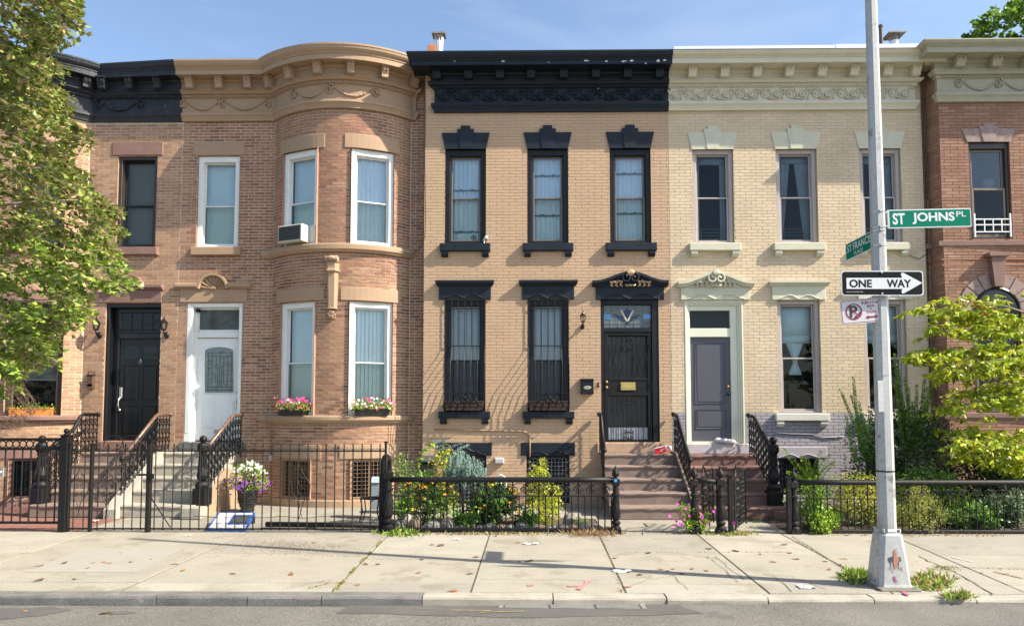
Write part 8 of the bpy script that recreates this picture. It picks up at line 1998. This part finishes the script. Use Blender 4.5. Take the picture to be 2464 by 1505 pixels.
shoots('tall upright leafy shoots just right of the street pole', [(2152, 850), (2160, 885), (2150, 920), (2175, 905), (2168, 945), (2185, 930), (2195, 965), (2205, 925), (2225, 900), (2232, 930), (2245, 910), (2240, 960), (2215, 985), (2180, 990), (2255, 1000), (2160, 990), (2200, 1010)], (2195, 1120), -1.8, [(.13, .27, .04), (.19, .35, .05), (.09, .18, .035)], .075)
xbush('fern_shrub', 'bright green feathery sumac with arching fronds over the fence end', 'shrub', 1905, 1985, 1160, -2.3, .3, 300, .06, mg, clumps=12, w=.2)
T = thing('sumac_frond_plant', 'light green feather-leaved plant arching above the lavender basement window', 'shrub', (Xat(1950, 1180, -2.2), -2.2, 0)); mb = MB(); tw = MB(); cf = mkcol([(.30, .48, .04), (.22, .40, .04), (.36, .52, .06)])
for tip in [(1880, 1076), (1925, 1095), (1998, 1090), (1975, 1082), (1890, 1135), (2010, 1110), (1885, 1180), (1905, 1150), (1882, 1205), (1960, 1230), (1940, 1100)]:
    a, b = P(1950, 1175, -2.2), P(tip[0], tip[1], -2.35); m_ = a.lerp(b, .55) + Vector((0, 0, .10)); tw.tube([a, m_, b], .006, 4, r1=.002)
    for i in range(22):
        t = .2 + .8 * i / 22; q = (a * (1 - t) ** 2 + m_ * 2 * t * (1 - t) + b * t * t)
        for sd in (-1, 1): ax = (b - a).normalized(); pr = ax.cross(Vector((0, 1, 0))).normalized() * sd; mb.leaf(q, .10 * (1.1 - .75 * t), .014, lr, cf(), tip=pr + ax * .5 + Vector((0, -.2, -.15)))
mb.build('foliage', leaf_m, T, kind='stuff'); tw.build('stem', stem_m, T, kind='stuff')
ab = [(.55, .54, .05), (.62, .46, .06), (.28, .40, .04), (.16, .26, .03), (.66, .56, .08), (.34, .44, .05)]
xbush('abelia_shrub', 'yellow and orange leaved abelia with tiny pale flowers left of the street pole', 'shrub', 1985, 2120, 1150, -2.85, .35, 4200, .035, ab, clumps=40, w=.4,
      extra=lambda T, mb, tw, cl: blossoms(T, [P(lr.uniform(2020, 2110), lr.uniform(1195, 1260), -3.25 + lr.uniform(-.05, .1)) for _ in range(45)], .014, [(.75, .60, .55)]))
xbush('leafy_plant', 'bright green broad leaves tumbling over the foot of the fence at its left end', 'plant', 1930, 2010, 1165, -3.0, .28, 1500, .06, mg + gy, clumps=26, w=.34)
xbush('leafy_plant', 'light green weeds spilling onto the pavement left of the pole', 'plant', 1945, 2005, 1232, FY + .0, .12, 700, .05, mg, clumps=14, w=.34)
xbush('gold_cypress', 'low olive-gold feathery shrub spilling through the fence right of the street pole', 'shrub', 2150, 2262, 1195, FY + .12, .30, 5200, .03, [(.42, .42, .10), (.50, .50, .13), (.34, .36, .08), (.28, .32, .07)], clumps=46, w=.22)
xbush('gold_cypress', 'taller olive-gold shrub behind the fence just right of the pole', 'shrub', 2150, 2235, 1165, -2.8, .3, 2400, .035, [(.38, .42, .07), (.44, .48, .10)], clumps=26, w=.25)
T = thing('yellow_spikes', 'upright yellow-green spiky plant behind the right garden fence', 'plant', (Xat(2315, 1230, -2.7), -2.7, 0)); mb = MB(); tw = MB(); cf = mkcol([(.45, .52, .05), (.38, .48, .05)])
for x, y in [(2308, 1172), (2318, 1165), (2330, 1185), (2296, 1195), (2342, 1200), (2265, 1200), (2258, 1215), (2325, 1205), (2305, 1210), (2350, 1215), (2285, 1190)]:
    a, b = P(x - 6, 1262, -2.75), P(x, y, -2.8); tw.tube([a, b], .005, 4)
    for i in range(70): q = a.lerp(b, lr.uniform(.25, 1)); mb.leaf(q, .035, .012, lr, cf())
mb.build('foliage', leaf_m, T, kind='stuff'); tw.build('stem', stem_m, T, kind='stuff')
xbush('leafy_plant', 'low mid green plants behind the fence between the gold shrubs and the edge', 'plant', 2260, 2390, 1225, -2.9, .35, 2200, .06, gy + [(.12, .2, .08)], clumps=30, w=.34)
xbush('leafy_plant', 'grey-green broad-leaved plants at the far right end of the fence', 'plant', 2370, 2480, 1200, -2.8, .35, 2200, .07, [(.14, .22, .11), (.10, .18, .08), (.18, .26, .13)], clumps=28, w=.34)
xbush('leafy_plant', 'mid green undergrowth between the dark privet and the fence', 'plant', 2120, 2360, 1150, -2.2, .35, 3000, .06, gy, clumps=34, w=.34)

# ---- weeds, dry grass
def weeds(label, cx_, cy_, wx, wy, n, hh, cols, Z=0, name='weeds', blade=True, w=.08):
    w = max(w, .14) if name == 'weeds' else w; n = int(n * 1.4)
    c = atz(cx_, cy_, Z); T = MB(); cf = mkcol(cols)
    for i in range(n):
        p = atz(cx_ + lr.gauss(0, wx), cy_ + lr.gauss(0, wy), Z); p.z = Z - .005; h = hh * lr.uniform(.3, 1.2)
        T.leaf(p, h, h * w if blade else h * .3, lr, cf(), tip=Vector((lr.gauss(0, .9), lr.gauss(0, .9), lr.uniform(.25, 1.2))))
    o = T.build(name, leaf_m, None, kind='stuff'); tag(o, label, 'weeds'); return o
wd = [(.24, .34, .05), (.32, .38, .08), (.18, .28, .04)]; dry = [(.36, .24, .12), (.30, .19, .09), (.42, .30, .16), (.24, .15, .08)]
weeds('green weeds sprouting at the joint of the two fences', 965, 1280, 22, 4, 620, .12, wd, w=.2); weeds('straw-coloured dead grass at the right foot of the garden fence', 1425, 1284, 32, 3.5, 800, .13, dry, w=.05, name='dry_grass')
weeds('sparse dead weeds along the foot of the garden fence', 1190, 1284, 90, 2.0, 420, .06, dry + wd[:1], w=.2); weeds('green weeds at the left of the pole footing', 2058, 1390, 14, 6, 420, .13, wd, w=.16); weeds('green weeds at the right of the pole footing', 2236, 1402, 22, 7, 650, .11, wd + dry[:1], w=.18)
weeds('tuft of grass growing out of the kerb right of the pole', 2305, 1435, 13, 3, 260, .10, wd + dry[:1]); weeds('low weeds at the foot of the stub fence', 1755, 1284, 30, 2.5, 380, .07, wd + dry[:2], w=.2); weeds('weeds in the crack right of the pole', 2265, 1368, 20, 5, 160, .05, wd + dry)
weeds('grass at the foot of the dark red stoop', 1820, 1248, 28, 2, 160, .10, wd + dry[:1]); weeds('dead leaves and weeds along the right garden fence', 2250, 1287, 130, 2, 420, .04, dry, w=.3)
for t in [i / 14 for i in range(15)]:
    pass
o = MB(); cf = mkcol(wd + dry)
for i in range(700):
    t = lr.random(); x = lerp(918, 806, t) + lr.gauss(0, 2); y = lerp(1300, 1418, t); p = atz(x, y, 0)
    if noise.noise(Vector((t * 9, 0, 0))) < -.05: continue
    o.leaf(p, .028 * lr.uniform(.4, 1.3), .009, lr, cf(), tip=Vector((lr.gauss(0, .9), lr.gauss(0, .9), lr.uniform(.2, 1))))
for (xa, ya), (xb, yb), n in (((1452, 1300), (1495, 1425), 160), ((1455, 1328), (1915, 1328), 160), ((1915, 1300), (2035, 1372), 130), ((150, 1276), (60, 1320), 40), ((740, 1416), (790, 1402), 60), ((2246, 1362), (2463, 1370), 120)):
    for i in range(n): t = lr.random(); p = atz(lerp(xa, xb, t) + lr.gauss(0, 1.2), lerp(ya, yb, t), 0); o.leaf(p, .022 * lr.uniform(.4, 1.2), .007, lr, cf(), tip=Vector((lr.gauss(0, .9), lr.gauss(0, .9), lr.uniform(.2, .9))))
tag(o.build('joint_moss', leaf_m, None, kind='stuff'), 'moss and weeds growing in the pavement joints', 'moss')
# ---- litter
proto = []
brn = mkcol([(.30, .15, .07), (.24, .13, .06), (.36, .22, .10), (.20, .14, .07)])
for k in range(6):
    mb = MB(); c = brn(); L = .045 + .012 * k * .5; mb.add([(0, -L, .004), (L * .5, -L * .2, .014), (L * .35, L * .6, .006), (0, L, .018), (-L * .4, L * .5, .010), (-L * .5, -L * .3, .003), (0, 0, .0)], [(6, 0, 1), (6, 1, 2), (6, 2, 3), (6, 3, 4), (6, 4, 5), (6, 5, 0)], c); proto.append(mb)
spots_ = [(363, 1345), (250, 1353), (222, 1354), (265, 1355), (315, 1352), (150, 1356), (210, 1367), (95, 1362), (440, 1372), (420, 1357), (180, 1393), (90, 1397), (290, 1330), (1090, 1422), (860, 1407), (700, 1382), (560, 1380), (880, 1357), (910, 1357), (1005, 1378), (1250, 1350), (1130, 1380), (1145, 1340), (1270, 1350), (1590, 1370), (1605, 1373), (1620, 1368), (1640, 1380), (1705, 1320), (1770, 1325), (1828, 1333), (1900, 1330), (1915, 1345), (1885, 1310), (1560, 1330), (1540, 1382), (1665, 1368), (1480, 1343), (1700, 1372), (1860, 1352), (2020, 1358), (1985, 1350), (2360, 1378), (2420, 1380), (2270, 1432), (530, 1438), (255, 1475), (720, 1450), (60, 1470), (1995, 1370), (2030, 1345), (1245, 1305), (1060, 1312), (1015, 1345), (755, 1305), (1040, 1310)]
mesh_l = []
for i, (x, y) in enumerate(spots_):
    zz = 0 if y < 1424 else zroad(Xat(x, y, -8)) ; p = atz(x, y, zz)
    if i < 6: o = proto[i].build('fallen_leaf', leaf_m, None, keep=True); mesh_l.append(o.data)
    else: o = bpy.data.objects.new('fallen_leaf', mesh_l[i % 6]); COL.objects.link(o)
    o.location = p + Vector((0, 0, .003)); o.rotation_euler = (lr.uniform(-.15, .15), lr.uniform(-.15, .15), lr.uniform(0, 6)); k = lr.uniform(.6, 1.15); o.scale = (k, k, k)
    tag(o, 'curled brown leaf lying on the bare pavement or road', 'leaf', 'fallen brown leaves on the ground')
paper = mat('white_paper', (.72, .72, .72), .8, var=.05)
def scrap(x, y, w, d, label, z=0, m=paper, seed=0):
    r = random.Random(seed); p = atz(x, y, z); mb = MB(); n = 5; vs = []; fs = []
    for i in range(n + 1):
        for j in range(3): vs.append((p.x + (i / n - .5) * w + r.uniform(-.01, .01), p.y + (j / 2 - .5) * d + r.uniform(-.015, .015), z + .006 + r.uniform(0, .025)))
    for i in range(n):
        for j in range(2): a = i * 3 + j; fs.append((a, a + 3, a + 4, a + 1))
    mb.add(vs, fs); o = mb.build('paper_scrap', m, None); tag(o, label, 'litter')
scrap(1276, 1309, .22, .07, 'white crumpled paper strip in front of the garden fence', seed=1); scrap(1497, 1375, .22, .10, 'pale bluish paper lying on the pavement joint', seed=2, m=mat('pale_blue_paper', (.6, .64, .70), .8)); scrap(1098, 1298, .12, .05, 'small white paper scrap near the fence weeds', seed=3); scrap(1940, 1413, .18, .14, 'crumpled clear plastic wrapper near the kerb left of the pole', seed=4, m=mat('cloudy_plastic', (.55, .56, .58), .3)); scrap(1712, 1277, .12, .22, 'white paper caught at the foot of the stub fence', seed=5)
scrap(232, 1253, .12, .10, 'white crumpled tissue inside the iron gate', seed=6); scrap(455, 1288, .10, .04, 'tiny pinkish paper at the foot of the spiked fence', seed=7); scrap(325, 1238, .2, .08, 'white papers and leaves at the foot of the concrete stoop', seed=8)
def roll(name, label, x, y, Y, z, L, r, ang, m, logo=False):
    X = Xat(x, y, Y); T = thing(name, label, 'newspaper bag', (X, Y, z)); M_ = Matrix.Translation((X, Y, z + r)) @ Matrix.Rotation(-ang, 4, 'Y') @ Matrix.Rotation(PI / 2, 4, 'Y')
    mb = MB(); mb.M = M_; rg = random.Random(3); vs = []; fs = []; n = 12; K = 9
    for i in range(K):
        t = i / (K - 1); q = r * (.35 if i == 0 else .6 if i == K - 1 else 1 + rg.uniform(-.06, .06))
        for k in range(n): a = 2 * PI * k / n; vs.append((q * .8 * math.cos(a), q * math.sin(a), (t - .5) * L))
    for i in range(K - 1):
        for k in range(n): fs.append((i * n + k, i * n + (k + 1) % n, (i + 1) * n + (k + 1) % n, (i + 1) * n + k))
    fs += [tuple(range(n - 1, -1, -1)), tuple((K - 1) * n + k for k in range(n))]; mb.add(vs, fs); mb.build('wrapper', m, T, smooth=True)
    return T, Matrix.Translation((X, Y - r * 1.08, z + r)) @ Matrix.Rotation(-ang, 4, 'Y')
whb = mat('translucent_white_bag', (.66, .68, .72), .35, var=.1, scale=9, bump=.4, bscale=25)
T, Mq = roll('newspaper_bag', 'red and white plastic newspaper bag with bullseye logo at the edge of the brown stoop', 1592, 1078, -.28, d3z0 - .21, .40, .085, .22, whb)
redp = mat('bright_red_print', (.68, .015, .02), .35)
mb = MB(); mb.M = Mq; mb.prism([(-.165, -.05), (.13, -.058), (.145, .05), (-.16, .058)], -.003, .012); mb.build('red_print', redp, T)
for rad_, dd, mm in ((.043, .005, whb), (.034, .007, redp), (.022, .009, whb), (.012, .011, redp)):
    mb = MB(); mb.M = Mq; mb.prism([(.085 + rad_ * math.cos(PI * 2 * i / 18), rad_ * math.sin(PI * 2 * i / 18)) for i in range(18)], -dd, -dd + .0015); mb.build('bullseye_logo', mm, T)
mb = MB(); mb.M = Mq
for k in range(7): mb.box(-.06 + .012 * (k % 4) * 1.6, -.045 + .012 * (k % 4) * 1.6, -.006, -.0035, (.012 if k < 4 else -.02), (.026 if k < 4 else -.006))
mb.build('white_print', whb, T)
T, Mq = roll('newspaper_bag', 'white plastic newspaper bag lying on the lavender door sill', 1744, 1058, -.04, d4z0, .44, .062, -.12, whb)
mb = MB(); mb.M = Mq
for k in range(3): mb.box(-.10, .12, -.002, .0, .015 - .018 * k, .019 - .018 * k)
mb.build('faint_red_print', mat('faint_pink_print', (.60, .36, .38), .5), T)
